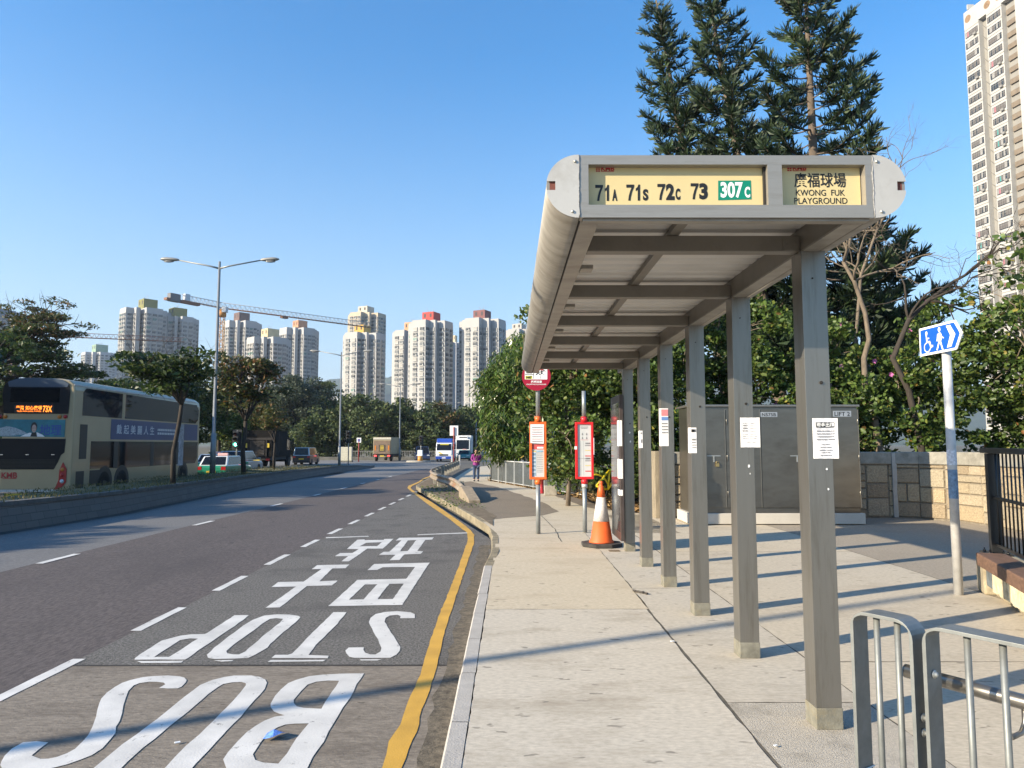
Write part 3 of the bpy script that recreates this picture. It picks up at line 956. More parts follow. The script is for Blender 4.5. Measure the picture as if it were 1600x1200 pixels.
# ---- paper notices taped to the posts
paper = M('paper_white', (0.74, 0.73, 0.74), 0.8, var=0.04, scale=9)
print_grey = M('print_grey', (0.22, 0.22, 0.23), 0.8, var=0)
def bars(mb, x0, x1, z, h, y, n=5, mi=0, seed=0):
    rr = random.Random(seed)
    xs = sorted([rr.uniform(x0, x1) for _ in range(n)])
    p = x0
    for xx in xs + [x1]:
        if xx - p > 0.004:
            mb.poly([(p, y, z), (xx - 0.0025, y, z), (xx - 0.0025, y, z + h), (p, y, z + h)], mi)
        p = xx
def notice(i, label, u0, u1, v0, v1, wrap, draw):
    """sheet of paper on the front of post i, folded round its left edge by wrap metres"""
    y = PY[i] - 0.0022
    A, B = at(u0, v0, y), at(u1, v1, y)
    w, h = B.x - A.x, A.z - B.z
    t = thing('paper_notice', label, 'notice', (A.x, y, B.z), 0, 'paper notices taped to the shelter posts')
    mb = MB()
    nx = 6
    vs, fs = [], []
    for k in range(nx + 1):
        for j in range(5):
            vs.append((w * k / nx, -0.0012 - 0.0016 * math.sin(k * 1.7 + j) ** 2 - (0.006 * (k / nx) ** 6), h * j / 4))
    for k in range(nx):
        for j in range(4):
            fs.append((k * 5 + j, (k + 1) * 5 + j, (k + 1) * 5 + j + 1, k * 5 + j + 1))
    mb.add(vs, fs)
    if wrap > 0:
        mb.add([(-0.0035, 0.004, 0), (-0.004, wrap, 0), (-0.004, wrap, h), (-0.0035, 0.004, h), (0, -0.0012, 0), (0, -0.0012, h)], [(0, 1, 2, 3), (4, 0, 3, 5)])
    mb.build('sheet', paper, t)
    pr = MB()
    draw(pr, w, h)
    if pr.v:
        pr.build('print', [print_grey, ink, white_ink], t, fix=False)
    return t
def d1(mb, w, h):
    y = -0.0055
    mb.poly([(w * .10, y, h * .77), (w * .88, y, h * .77), (w * .88, y, h * .90), (w * .10, y, h * .90)], 1)
    t = MB().text('現金出櫃', 1, (0, 0, 0), (1, 0, 0), (0, 0, 1), off=0.02)
    xs = [p[0] for p in t.v]; zs = [p[2] for p in t.v]
    k = w * .74 / (max(xs) - min(xs)); kz = h * .115 / (max(zs) - min(zs))
    mb.add([(w * .12 + (p[0] - min(xs)) * k, y - 0.0012, h * .778 + (p[2] - min(zs)) * kz) for p in t.v], t.f, 2)
    mb.poly([(w * .02, y, h * .735), (w * .98, y, h * .735), (w * .98, y, h * .74), (w * .02, y, h * .74)], 0)
    for k, zz in enumerate((.67, .60, .53, .46)):
        bars(mb, w * .12, w * .9, h * zz, h * .025, y, 5, 0, k)
    for k, zz in enumerate((.34, .27, .20, .14, .07)):
        bars(mb, w * (.3 - .05 * (k % 3)), w * (.68 + .05 * (k % 3)), h * zz, h * .02, y, 4, 0, k + 9)
notice(0, 'white notice with a black title box on the nearest post', 1270, 1310, 653.5, 716.5, 0.03, d1)
def d2(mb, w, h):
    y = -0.0055
    for k, zz in enumerate((.80, .72, .63, .54, .42, .36, .30)):
        bars(mb, w * .08, w * .38, h * zz, h * (.03 if 1 <= k <= 3 else .012), y, 3, 0, k)
        bars(mb, w * .48, w * .95, h * zz, h * .008, y, 2, 0, k + 20)
    bars(mb, w * .3, w * .8, h * .17, h * .01, y, 4, 0, 44)
notice(1, 'plain white sheet of faint print on the second nearest post', 1157, 1187.5, 652.5, 699, 0.03, d2)
def d3(mb, w, h):
    for k in range(7):
        bars(mb, w * .1, w * .9, h * (.85 - k * .1), h * (.05 if k < 2 else .015), -0.0055, 3, 0, k)
def side_notice(i, label, v0, v1, dep, wfront, draw_cols):
    """paper on the left face of post i that sticks out a little in front"""
    x = PX - PW / 2
    z1, z0 = at(1200, v0, PY[i]).z, at(1200, v1, PY[i]).z
    t = thing('paper_notice', label, 'notice', (x, PY[i], z0), 0, 'paper notices taped to the shelter posts')
    h = z1 - z0
    MB().add([(-0.002, 0.10, 0), (-0.003, 0, 0), (-0.003, 0, h), (-0.002, 0.10, h), (0, -0.002, 0), (wfront, -0.004, 0), (wfront, -0.004, h), (0, -0.002, h)],
             [(0, 1, 2, 3), (1, 4, 7, 2), (4, 5, 6, 7)]).build('sheet', paper, t)
    pr = MB()
    for k, (za, zb2, mi) in enumerate(draw_cols):
        if mi < 3:
            bars(pr, 0.004, wfront - 0.003, h * za, h * (zb2 - za), -0.0055, 2, mi, k)
        else:
            pr.poly([(0.002, -0.0055, h * za), (wfront - .002, -0.0055, h * za), (wfront - .002, -0.0055, h * zb2), (0.002, -0.0055, h * zb2)], mi)
    pr.build('print', [print_grey, ink, white_ink, M('poster_pink', (0.6, 0.22, 0.24), 0.7, var=0), M('poster_blue', (0.12, 0.24, 0.52), 0.7, var=0)], t, fix=False)
    return t
side_notice(2, 'narrow white notice with a bold heading on the third nearest post', 668, 708, 0.1, 0.055, [(.82, .93, 1), (.5, .56, 0), (.4, .43, 0), (.3, .33, 0), (.2, .23, 0)])
cable = side_notice(3, 'pink and blue headed poster tied to the fourth nearest post', 638, 697, 0.1, 0.085, [(.8, .97, 3), (.68, .77, 4), (.58, .61, 0), (.5, .53, 0), (.42, .45, 0), (.34, .37, 0)])
side_notice(4, 'small white slip of paper folded round the fifth nearest post', 673, 700, 0.1, 0.035, [(.8, .9, 0), (.3, .5, 0)])
# scraps of torn tape
def scraps(i, spots):
    t = MB()
    for u, v, s in spots:
        p = at(u, v, PY[i] - 0.002)
        n = 6
        t.poly([(p.x + s * math.cos(a * 2 * math.pi / n) * rnd.uniform(.4, 1), p.y - 0.001, p.z + s * 1.2 * math.sin(a * 2 * math.pi / n) * rnd.uniform(.5, 1)) for a in range(n)])
    return t
for i, sp in ((0, [(1292, 733, .009), (1294, 764, .008)]), (1, [(1170, 728, .015), (1172, 740, .007)]), (5, [(984, 676, .02), (985, 690, .02)])):
    S(scraps(i, sp), 'tape_scraps', white_ink)
# ------------------------------------------------------------------ near street furniture
# ---- signpost with the blue step-free route sign
p = gp(1498, 929, 0)
white_pole = M('pole_white_grey', (0.52, 0.51, 0.49), 0.55, 0.2, var=0.1, scale=10, dirt=(0.34, 0.32, 0.3), dirt_amt=0.6, dirt_scale=7)
t = thing('route_sign', 'blue arrow sign with wheelchair and walker symbols on a white pole', 'sign', (p.x, p.y, 0))
top = at(1480, 553, p.y).z
MB().tube([(0, 0, 0), (0, 0, top + 0.30)], 0.048, 18).build('pole', white_pole, t)
sb = MB().tube([(0, 0, top - 1.25), (0, 0, top - 1.08)], 0.0495, 18, cap=False)
sb.build('sticker', M('sticker_pale', (0.6, 0.62, 0.66), 0.6, var=0.3, scale=40), t)
MB().tube([(0, 0, top - 1.62), (0, 0, top - 1.3)], 0.0492, 18, cap=False).build('sticker', M('sticker_blue', (0.16, 0.25, 0.36), 0.6, var=0.4, scale=30), t)
# plate: faces the road (-x), arrow end towards the camera
Wd, Hd = 0.74, 0.33
plate = thing('sign_plate_holder', None, None, (-0.075, -0.02, top + 0.0), 0)
a_ = gp(1445, 694.01, 0)
dirv = Vector((-0.055, 1, 0)).normalized()
sx, sz = -dirv, Vector((0, 0, 1))               # reading direction: towards camera
nrm = sx.cross(sz)                               # towards the road
base_c = Vector((-0.062, -0.03, top + 0.012))
def spt(a, b, lift=0.0):
    """a along reading dir 0..1, b up 0..1"""
    return base_c + sx * ((a - 0.52) * Wd) + sz * (b * Hd) + nrm * lift
bpy.data.objects.remove(plate)
def rounded(poly, r, n=4):
    out = []
    k = len(poly)
    for i in range(k):
        p0, p1_, p2 = Vector(poly[i - 1]), Vector(poly[i]), Vector(poly[(i + 1) % k])
        d0, d2 = (p0 - p1_).normalized(), (p2 - p1_).normalized()
        for j in range(n + 1):
            s_ = j / n
            a, b = p1_ + d0 * r, p1_ + d2 * r
            out.append(((1 - s_) ** 2) * a + 2 * s_ * (1 - s_) * p1_ + s_ * s_ * b)
    return out
outl = [(0, 0), (0.86, 0), (1.0, 0.52), (0.86, 1), (0, 1)]
inl = [(0.035, 0.075), (0.835, 0.075), (0.955, 0.52), (0.835, 0.925), (0.035, 0.925)]
sp = MB().prism([spt(q.x, q.y, 0) for q in rounded(outl, 0.03)], nrm * 0.012)
spo = sp.build('sign_plate', white_ink, t)
blue_m = M('sign_blue', (0.006, 0.085, 0.50), 0.4, var=0.03)
MB().poly([spt(q.x, q.y, 0.014) for q in rounded(inl, 0.03)]).build('blue_face', blue_m, spo)
sy = MB()
L_ = 0.0165
def stroke(mb, pts, w, lift):
    ps = [Vector((a * Wd, b * Hd)) for a, b in pts]
    for a, b in zip(ps, ps[1:]):
        d = (b - a).normalized() * 1
        n_ = Vector((-d.y, d.x)) * w / 2
        e = d * w * 0.3
        q = [a - e - n_, b + e - n_, b + e + n_, a - e + n_]
        mb.poly([spt(k.x / Wd, k.y / Hd, lift) for k in q])
def disc(mb, a, b, r, lift, n=14, sq=1.0):
    mb.poly([spt(a + r * math.cos(2 * math.pi * k / n) / Wd, b + r * sq * math.sin(2 * math.pi * k / n) / Hd, lift) for k in range(n)])
wheel = [(0.20 + 0.075 * math.cos(x), 0.275 + 0.165 * math.sin(x)) for x in [R(100 + 310 * k / 16) for k in range(17)]]
stroke(sy, wheel, 0.014, L_)
disc(sy, 0.192, 0.77, 0.019, L_ + .001, sq=1.3)
stroke(sy, [(0.19, 0.72), (0.198, 0.46), (0.265, 0.45), (0.30, 0.255), (0.335, 0.29)], 0.02, L_ + .002)
stroke(sy, [(0.20, 0.58), (0.255, 0.58)], 0.014, L_ + .003)
sy.build('wheelchair_symbol', white_ink, spo)
sy = MB()
disc(sy, 0.50, 0.80, 0.022, L_, sq=1.2)
sy.poly([spt(a, b, L_) for a, b in ((0.455, 0.66), (0.50, 0.70), (0.535, 0.68), (0.545, 0.45), (0.53, 0.38), (0.478, 0.38), (0.47, 0.45))])
stroke(sy, [(0.515, 0.40), (0.565, 0.08)], 0.022, L_ + .001)
stroke(sy, [(0.495, 0.40), (0.435, 0.12)], 0.022, L_ + .002)
stroke(sy, [(0.465, 0.64), (0.445, 0.42)], 0.015, L_ + .003)
stroke(sy, [(0.535, 0.66), (0.565, 0.52), (0.60, 0.48)], 0.014, L_ + .004)
sy.build('walker_symbol', white_ink, spo)
MB().poly([spt(a, b, L_) for a, b in ((0.66, 0.13), (0.755, 0.13), (0.86, 0.52), (0.755, 0.87), (0.66, 0.87), (0.745, 0.52))]).build('chevron', white_ink, spo)

# ---- utility cabinet on a plinth
A = gp(1076, 813, 0); B = gp(1353, 817, 0)
cw = B.x - A.x
yc0 = 15.0
cab_steel = M('cabinet_steel', (0.17, 0.16, 0.14), 0.3, 0.8, var=0.14, scale=1.2, stretch=(1, 1, 2.5), dirt=(0.115, 0.104, 0.088), dirt_amt=0.8, dirt_scale=0.9)
cab_edge = M('cabinet_edge', (0.27, 0.255, 0.225), 0.4, 0.8, var=0.08)
x0 = at(1076, 760, yc0).x; x1 = at(1351, 760, yc0).x
t = thing('utility_cabinet', 'big three door stainless cabinet on a pale concrete plinth by the wall', 'utility cabinet', ((x0 + x1) / 2, yc0, 0))
hw = (x1 - x0) / 2
zt = at(1200, 632, yc0).z
MB().box2((-hw, 0, 0), (hw, 1.1, 0.22)).build('plinth', M('plinth_concrete', (0.50, 0.465, 0.40), 0.9, var=0.12, scale=5, bump=0.4, dirt=(0.33, 0.3, 0.25), dirt_amt=0.6, dirt_scale=2.5), t, 0.012)
MB().box2((-hw + 0.07, 0.06, 0.2205), (hw - 0.07, 1.05, zt - 0.05)).build('body', cab_steel, t, 0.008)
MB().box2((-hw + 0.03, 0.01, zt - 0.049), (hw - 0.03, 1.09, zt)).build('roof', cab_edge, t, 0.01)
def cx(u): return at(u, 720, yc0 + 0.05).x - (x0 + x1) / 2
def cz(v): return at(1200, v, yc0 + 0.05).z
for ua, ub, hand, nm in ((1081, 1134, 1115, None), (1135, 1189, 0, None), (1190, 1343, 1245, None)):
    d = MB().box2((cx(ua), 0.035, cz(793)), (cx(ub), 0.0595, cz(640)))
    for zz in (0.55, 1.3, 2.05):
        d.tube([(cx(ub if ua == 1190 else ua) + (-0.015 if ua == 1190 else 0.015), 0.03, zz), (cx(ub if ua == 1190 else ua) + (-0.015 if ua == 1190 else 0.015), 0.03, zz + 0.12)], 0.012, 8)
    do = d.build('door', cab_steel, t, 0.004)
    if hand:
        h = MB().box2((cx(hand) - 0.14, 0.02, cz(713)), (cx(hand) + 0.14, 0.034, cz(711.5)))
        h.box2((cx(hand) - 0.012, 0.022, cz(722)), (cx(hand) + 0.012, 0.033, cz(713)))
        h.build('handle', galv, do)
        k = MB().box2((cx(hand + 5) - 0.035, 0.0, cz(729)), (cx(hand + 5) + 0.035, 0.03, cz(724)))
        k.tube([(cx(hand + 5) - 0.025, 0.015, cz(724)), (cx(hand + 5) - 0.025, 0.015, cz(721.5)), (cx(hand + 5) + 0.025, 0.015, cz(721.5)), (cx(hand + 5) + 0.025, 0.015, cz(724))], 0.007, 6)
        k.build('padlock', M('brass', (0.55, 0.4, 0.17), 0.35, 0.9), do)
    st = MB().box2((cx(ub) - 0.012, 0.025, cz(793)), (cx(ub) - 0.0, 0.034, cz(640)))
    st.build('door_edge', cab_edge, do)
    if ua == 1190:
        for txt, va, ua0, ua1, hh in (('LIFT 2', 650, 1306, 1330, 6.5), ('N575B', 650.5, 1192, 1214, 5)):
            pl = MB().box2((cx(ua0) - 0.03, 0.0315, cz(va + 1)), (cx(ua1) + 0.03, 0.0345, cz(va - hh - 1.5)))
            po = pl.build('label_plate', M('label_grey', (0.30, 0.33, 0.36), 0.5, 0.2), do)
            tt = MB().text(txt, 1, (0, 0, 0), (1, 0, 0), (0, 0, 1), off=0.01)
            xs = [q[0] for q in tt.v]; zs = [q[2] for q in tt.v]
            kx = (cx(ua1) - cx(ua0)) / (max(xs) - min(xs)); kz = (cz(va - hh) - cz(va)) / (max(zs) - min(zs))
            m2 = MB(); m2.add([(cx(ua0) + (q[0] - min(xs)) * kx, 0.029, cz(va) + (q[2] - min(zs)) * kz) for q in tt.v], tt.f)
            m2.build('lettering', ink, po, fix=False)

# ---- masonry wall with concrete coping, bending towards the camera on the right
def stone_mat():
    m = bpy.data.materials.new('granite_blocks')
    m.use_nodes = True
    nt = m.node_tree
    b = nt.nodes['Principled BSDF']
    b.inputs['Roughness'].default_value = 0.9
    geo = nt.nodes.new('ShaderNodeNewGeometry')
    rp = nt.nodes.new('ShaderNodeValToRGB')
    cols = [(0.0, (0.28, 0.22, 0.145)), (0.35, (0.38, 0.30, 0.19)), (0.7, (0.33, 0.28, 0.20)), (1.0, (0.42, 0.34, 0.23))]
    while len(rp.color_ramp.elements) < 4: rp.color_ramp.elements.new(0.5)
    for e, (p_, c_) in zip(rp.color_ramp.elements, cols): e.position = p_; e.color = rgb(c_)
    nt.links.new(geo.outputs['Random Per Island'], rp.inputs[0])
    n = nt.nodes.new('ShaderNodeTexNoise'); n.inputs['Scale'].default_value = 30; n.inputs['Detail'].default_value = 6
    nt.links.new(geo.outputs['Position'], n.inputs['Vector'])
    mr = nt.nodes.new('ShaderNodeMapRange'); mr.inputs[1].default_value = .3; mr.inputs[2].default_value = .7; mr.inputs[3].default_value = .72; mr.inputs[4].default_value = 1.15
    nt.links.new(n.outputs[0], mr.inputs[0])
    hs = nt.nodes.new('ShaderNodeHueSaturation'); nt.links.new(rp.outputs[0], hs.inputs['Color']); nt.links.new(mr.outputs[0], hs.inputs['Value'])
    nt.links.new(hs.outputs[0], b.inputs['Base Color'])
    bn = nt.nodes.new('ShaderNodeBump'); bn.inputs['Strength'].default_value = 0.9; bn.inputs['Distance'].default_value = 0.03
    nt.links.new(n.outputs[0], bn.inputs['Height']); nt.links.new(bn.outputs[0], b.inputs['Normal'])
    return m
granite = stone_mat()
mortar = M('mortar', (0.18, 0.155, 0.12), 0.95, var=0.3, scale=9)
coping = M('coping_concrete', (0.27, 0.255, 0.215), 0.95, var=0.22, scale=6, bump=0.6, dirt=(0.10, 0.09, 0.07), dirt_amt=0.75, dirt_scale=2.4)
WL = [gp(1024, 806, 0), gp(1080, 806, 0), gp(1395, 808.5, 0), gp(1440, 811, 0), gp(1500, 816, 0), gp(1547, 823, 0), gp(1620, 838, 0), gp(1760, 880, 0)]
for q in WL[:3]: q.y = 16.55
t = thing('stone_wall', 'low wall of tan granite blocks under a grey concrete coping', 'wall', tuple(WL[0]))
o0 = WL[0]
WH = 1.50 
rw = random.Random(5)
core, cope, blocks, strip = MB(), MB(), MB(), MB()
for i, (a, b) in enumerate(zip(WL, WL[1:])):
    d = (b - a); L = d.length; d.normalize()
    n_ = Vector((d.y, -d.x, 0))                      # towards the viewer
    a0, b0_ = a - o0, b - o0
    core.prism([a0, b0_, b0_ - n_ * 0.35, a0 - n_ * 0.35], (0, 0, WH - 0.28))
    cope.prism([a0 + n_ * 0.05 + Vector((0, 0, WH - 0.279)), b0_ + n_ * 0.05 + Vector((0, 0, WH - 0.279)), b0_ - n_ * 0.4 + Vector((0, 0, WH - 0.279)), a0 - n_ * 0.4 + Vector((0, 0, WH - 0.279))], (0, 0, 0.279))
    # ashlar of mixed heights
    s = 0.0
    while s < L - 0.02:
        cwid = min(rw.uniform(0.45, 0.8), L - s)
        z = 0.03
        while z < WH - 0.30:
            hh = min(rw.choice([0.16, 0.24, 0.34, 0.42]), WH - 0.285 - z)
            if hh < 0.05: break
            split = rw.random() < 0.35 and cwid > 0.5
            for k in range(2 if split else 1):
                w0 = s + (cwid * k / 2 if split else 0); w1 = w0 + (cwid / 2 if split else cwid)
                dp = rw.uniform(0.022, 0.042)
                g = 0.009
                c0 = a0 + d * (w0 + g); c1 = a0 + d * (w1 - g)
                e = 0.016
                q = [c0, c1, c1 + Vector((0, 0, hh - 2 * g)), c0 + Vector((0, 0, hh - 2 * g))]
                q = [v + Vector((0, 0, z + g)) for v in q]
                fr_ = [v + n_ * dp for v in (q[0] + d * e + Vector((0, 0, e)), q[1] - d * e + Vector((0, 0, e)), q[2] - d * e - Vector((0, 0, e)), q[3] + d * e - Vector((0, 0, e)))]
                blocks.add(q + fr_, [(4, 5, 6, 7), (0, 1, 5, 4), (1, 2, 6, 5), (2, 3, 7, 6), (3, 0, 4, 7)])
            z += hh
        s += cwid
core.build('core', mortar, t)
cope.build('coping', coping, t, 0.02)
blocks.build('stonework', granite, t)
q = WL[2] - o0
MB().box2((q.x - 0.05, q.y - 0.075, 0.02), (q.x + 0.05, q.y - 0.045, WH - 0.02)).build('joint_strip', M('strip_grey', (0.36, 0.35, 0.32), 0.9), t)
# weathered concrete pier closing the wall on the left
q = WL[0] - o0
MB().box2((q.x - 0.12, q.y - 0.12, 0), (q.x + 0.28, q.y + 0.4, WH + 0.02)).build('end_pier', M('pier_weathered', (0.24, 0.2, 0.14), 0.95, var=0.3, scale=5, stretch=(3, 3, 0.6), bump=0.5), t, 0.015)

# ---- near railing panels (bottom right corner)
d1v = Vector((0.54, -0.84, 0)).normalized()
ztop = 0.985
ra = at(1361, 954, 2.9)
tt_ = (ztop - EYE) / (ray(1361, 954).z)
ra = Vector((ray(1361, 954).x * tt_, ray(1361, 954).y * tt_, ztop))
rail_grey = M('railing_galvanised', (0.205, 0.215, 0.208), 0.5, 0.45, var=0.14, scale=14, dirt=(0.14, 0.148, 0.142), dirt_amt=0.6, dirt_scale=6)
nside = Vector((-d1v.y, d1v.x, 0))
def arc_frame(L, H, r, n=6):
    pts = [(0, 0)] + [(r - r * math.cos(math.pi / 2 * k / n), H - r + r * math.sin(math.pi / 2 * k / n)) for k in range(n + 1)] + \
          [(L - r + r * math.sin(math.pi / 2 * k / n), H - r + r * math.cos(math.pi / 2 * k / n)) for k in range(n + 1)] + [(L, 0)]
    return pts
def hoop(label, start, L, bars_at, bolts):
    t = thing('pedestrian_railing', label, 'railing', (start.x, start.y, 0), math.atan2(d1v.y, d1v.x), 'galvanised railing panels beside the pavement')
    fl_ = arc_frame(L, ztop, 0.07)
    th, wd = 0.014, 0.10
    inner = [(min(max(x, th), L - th), z) for x, z in arc_frame(L, ztop - th, 0.062)]
    mb = MB()
    k = len(fl_)
    vs = []
    for (x, z), (xi, zi) in zip(fl_, inner):
        vs += [(x, -wd / 2, z), (x, wd / 2, z), (xi, wd / 2, zi), (xi, -wd / 2, zi)]
    fs = []
    for i in range(k - 1):
        for j in range(4):
            fs.append((i * 4 + j, i * 4 + (j + 1) % 4, (i + 1) * 4 + (j + 1) % 4, (i + 1) * 4 + j))
    mb.add(vs, fs, 0, False)
    mb.build('frame', rail_grey, t, 0.003)
    for x in bars_at:
        MB().tube([(x, 0, 0.0), (x, 0, ztop - 0.011)], 0.012, 10).build('bar', rail_grey, t)
    for bx_, bz in bolts:
        MB().lathe([(0.017, 0), (0.017, 0.004), (0.010, 0.004), (0.009, 0.016), (0.005, 0.02)], 10, (bx_, -wd / 2, bz), Euler((R(90), 0, 0)).to_matrix()).build('bolt', galv, t)
    return t
r1 = hoop('short galvanised railing panel with rounded corners at the frame edge', ra - d1v * 0.062, 0.25, (0.083, 0.166), ())
t2 = ra + d1v * 0.222
r2 = hoop('longer galvanised railing panel bolted on beside the short one', t2, 2.0, [0.135 + 0.115 * i for i in range(16)], ())
# bolts on the facing legs
axx = Euler((0, R(90), 0)).to_matrix()
for z in (0.63, 0.575):
    MB().lathe([(0.016, 0), (0.016, 0.004), (0.010, 0.004), (0.009, 0.016), (0.004, 0.02)], 10, (0.25, -0.004, z), axx).build('bolt', galv, r1)
MB().lathe([(0.016, 0), (0.016, 0.004), (0.010, 0.004), (0.009, 0.012), (0.004, 0.016)], 10, (0.0145, -0.004, 0.80), axx).build('bolt', galv, r2)
MB().tube([(-.004, -0.054, 0.36), (.018, -0.054, 0.36), (.018, 0.054, 0.36), (-.004, .054, .36), (-.004, -0.054, 0.36)], 0.003, 6).build('cable_tie', white_ink, r1)
# stainless handrail behind the panels
hz0 = at(1414, 1048, 2.75)
k_ = (0.735 - EYE) / ray(1415, 1048).z
hs = Vector((ray(1415, 1048).x * k_, ray(1415, 1048).y * k_, 0))
t = thing('handrail', 'thick stainless tube handrail behind the galvanised railing panels', 'handrail', (hs.x, hs.y, 0))
hd = d1v.copy()
tube_m = M('handrail_tube', (0.30, 0.28, 0.25), 0.3, 0.9, var=0.1, scale=5)
MB().tube([(0, 0, 0.735)] + [Vector((0, 0, 0.735)) + hd * s_ for s_ in (0.3, 0.9, 1.9)], 0.027, 16).build('tube', tube_m, t)
for s_ in (0.42, 1.3):
    q = hd * s_ + Vector((0, 0, 0.735))
    q2 = q - Vector((hd.y, -hd.x, 0)) * -0.11
    MB().tube([q + Vector((0, 0, -0.027)), q + Vector((0, 0, -0.07)), q + Vector((0, 0, -0.10)) * 1 + (q2 - q) * 0.3, q2 + Vector((0, 0, -0.10))], 0.009, 8).build('bracket', tube_m, t)

# ---- black railing on a planter-like plinth, right edge
pa_, pb_ = gp(1527, 921, 0), gp(1600, 975, 0)
pd = (pb_ - pa_); pd.z = 0; pd.normalize()
pn = Vector((-pd.y, pd.x, 0))                        # away from the road (into the plinth)
if pn.x < 0: pn = -pn
t = thing('retaining_plinth', 'stone plinth with brown timber cap and flaking white blocks', 'plinth', (pa_.x, pa_.y, 0))
plinth_st = M('plinth_stone', (0.33, 0.28, 0.19), 0.95, var=0.3, scale=7, bump=0.8, bscale=30, dirt=(0.14, 0.12, 0.09), dirt_amt=0.7, dirt_scale=4)
def plan(a, b, w0, w1, z0, z1):
    return [pd * a + pn * w0 + Vector((0, 0, z0)), pd * b + pn * w0 + Vector((0, 0, z0)), pd * b + pn * w1 + Vector((0, 0, z0)), pd * a + pn * w1 + Vector((0, 0, z0))], (0, 0, z1 - z0)
MB().prism(*plan(0.0, 0.32, 0.0, 0.55, 0.0, 0.40)).build('corner_stone', plinth_st, t, 0.02)
MB().prism(*plan(0.325, 5, 0.10, 0.6, 0.0, 0.30)).build('core', plinth_st, t, 0.02)
MB().prism(*plan(0.325, 0.62, 0.02, 0.0995, 0.10, 0.30)).build('grey_block', M('slate_blue', (0.12, 0.14, 0.15), 0.9, var=0.35, scale=9, bump=0.6), t, 0.02)
fb = MB()
s_ = 0.63
while s_ < 4.5:
    w_ = rw.uniform(0.05, 0.10)
    fb.prism(*plan(s_, s_ + w_ - 0.012, 0.0 + rw.uniform(0, .02), 0.0995, 0.09 + rw.uniform(0, .03), 0.30))
    s_ += w_
fb.build('flaking_blocks', M('flaking_white', (0.62, 0.55, 0.38), 0.95, var=0.25, scale=10, bump=0.8, dirt=(0.3, 0.2, 0.1), dirt_amt=0.8, dirt_scale=7), t)
MB().prism(*plan(0.18, 5, -0.035, 0.25, 0.302, 0.44)).build('timber_cap', M('timber_brown', (0.15, 0.085, 0.055), 0.75, var=0.3, scale=6, stretch=(6, 1, 6), bump=0.3), t, 0.012)
MB().prism(*plan(0.1, 5, 0.252, 0.62, 0.29, 0.405)).build('rear_kerb', plinth_st, t, 0.015)
blk = M('black_paint', (0.012, 0.012, 0.012), 0.35, 0.0, var=0.1)
ba = gp(1557, 866, 0.405) - pa_
ba.z = 0
t2_ = thing('black_railing', 'black metal railing with thin bars standing on the stone plinth', 'railing', (pa_.x + ba.x, pa_.y + ba.y, 0.405))
def RLp(s, z, w=0): return pd * s + pn * w + Vector((0, 0, z))
zr = at(1553, 708, pa_.y).z - 0.405
bs = MB()
bs.prism([RLp(-0.15, 0.0, -0.13), RLp(0.15, 0.0, -0.13), RLp(0.15, 0.0, 0.13), RLp(-0.15, 0.0, 0.13)], (0, 0, 0.018))
for sx_ in (-0.11, 0.11):
    for wx in (-0.09, 0.09):
        bs.lathe([(0.016, 0.018), (0.016, 0.035), (0.008, 0.036), (0.007, 0.06)], 8, RLp(sx_, 0, wx))
bs.build('base_plate', blk, t2_)
MB().prism([RLp(-0.055, 0.019, -0.055), RLp(0.055, 0.019, -0.055), RLp(0.055, 0.019, 0.055), RLp(-0.055, 0.019, 0.055)], (0, 0, zr - 0.021)).build('post', blk, t2_, 0.004)
MB().prism([RLp(-0.28, zr, -0.05), RLp(4.5, zr, -0.05), RLp(4.5, zr, 0.05), RLp(-0.28, zr, 0.05)], (0, 0, 0.06)).build('top_rail', blk, t2_, 0.005)
MB().prism([RLp(0.056, 0.10, -0.02), RLp(4.5, 0.10, -0.02), RLp(4.5, 0.10, 0.02), RLp(0.056, 0.10, 0.02)], (0, 0, 0.03)).build('bottom_rail', blk, t2_)
MB().prism([RLp(0.056, zr * 0.55, -0.02), RLp(4.5, zr * 0.55, -0.02), RLp(4.5, zr * 0.55, 0.02), RLp(0.056, zr * 0.55, 0.02)], (0, 0, 0.03)).build('middle_rail', blk, t2_)
for i in range(30):
    s_ = 0.17 + i * 0.14
    MB().tube([RLp(s_, 0.13, 0.0), RLp(s_, zr, 0.0)], 0.009, 8).build('bar', blk, t2_)

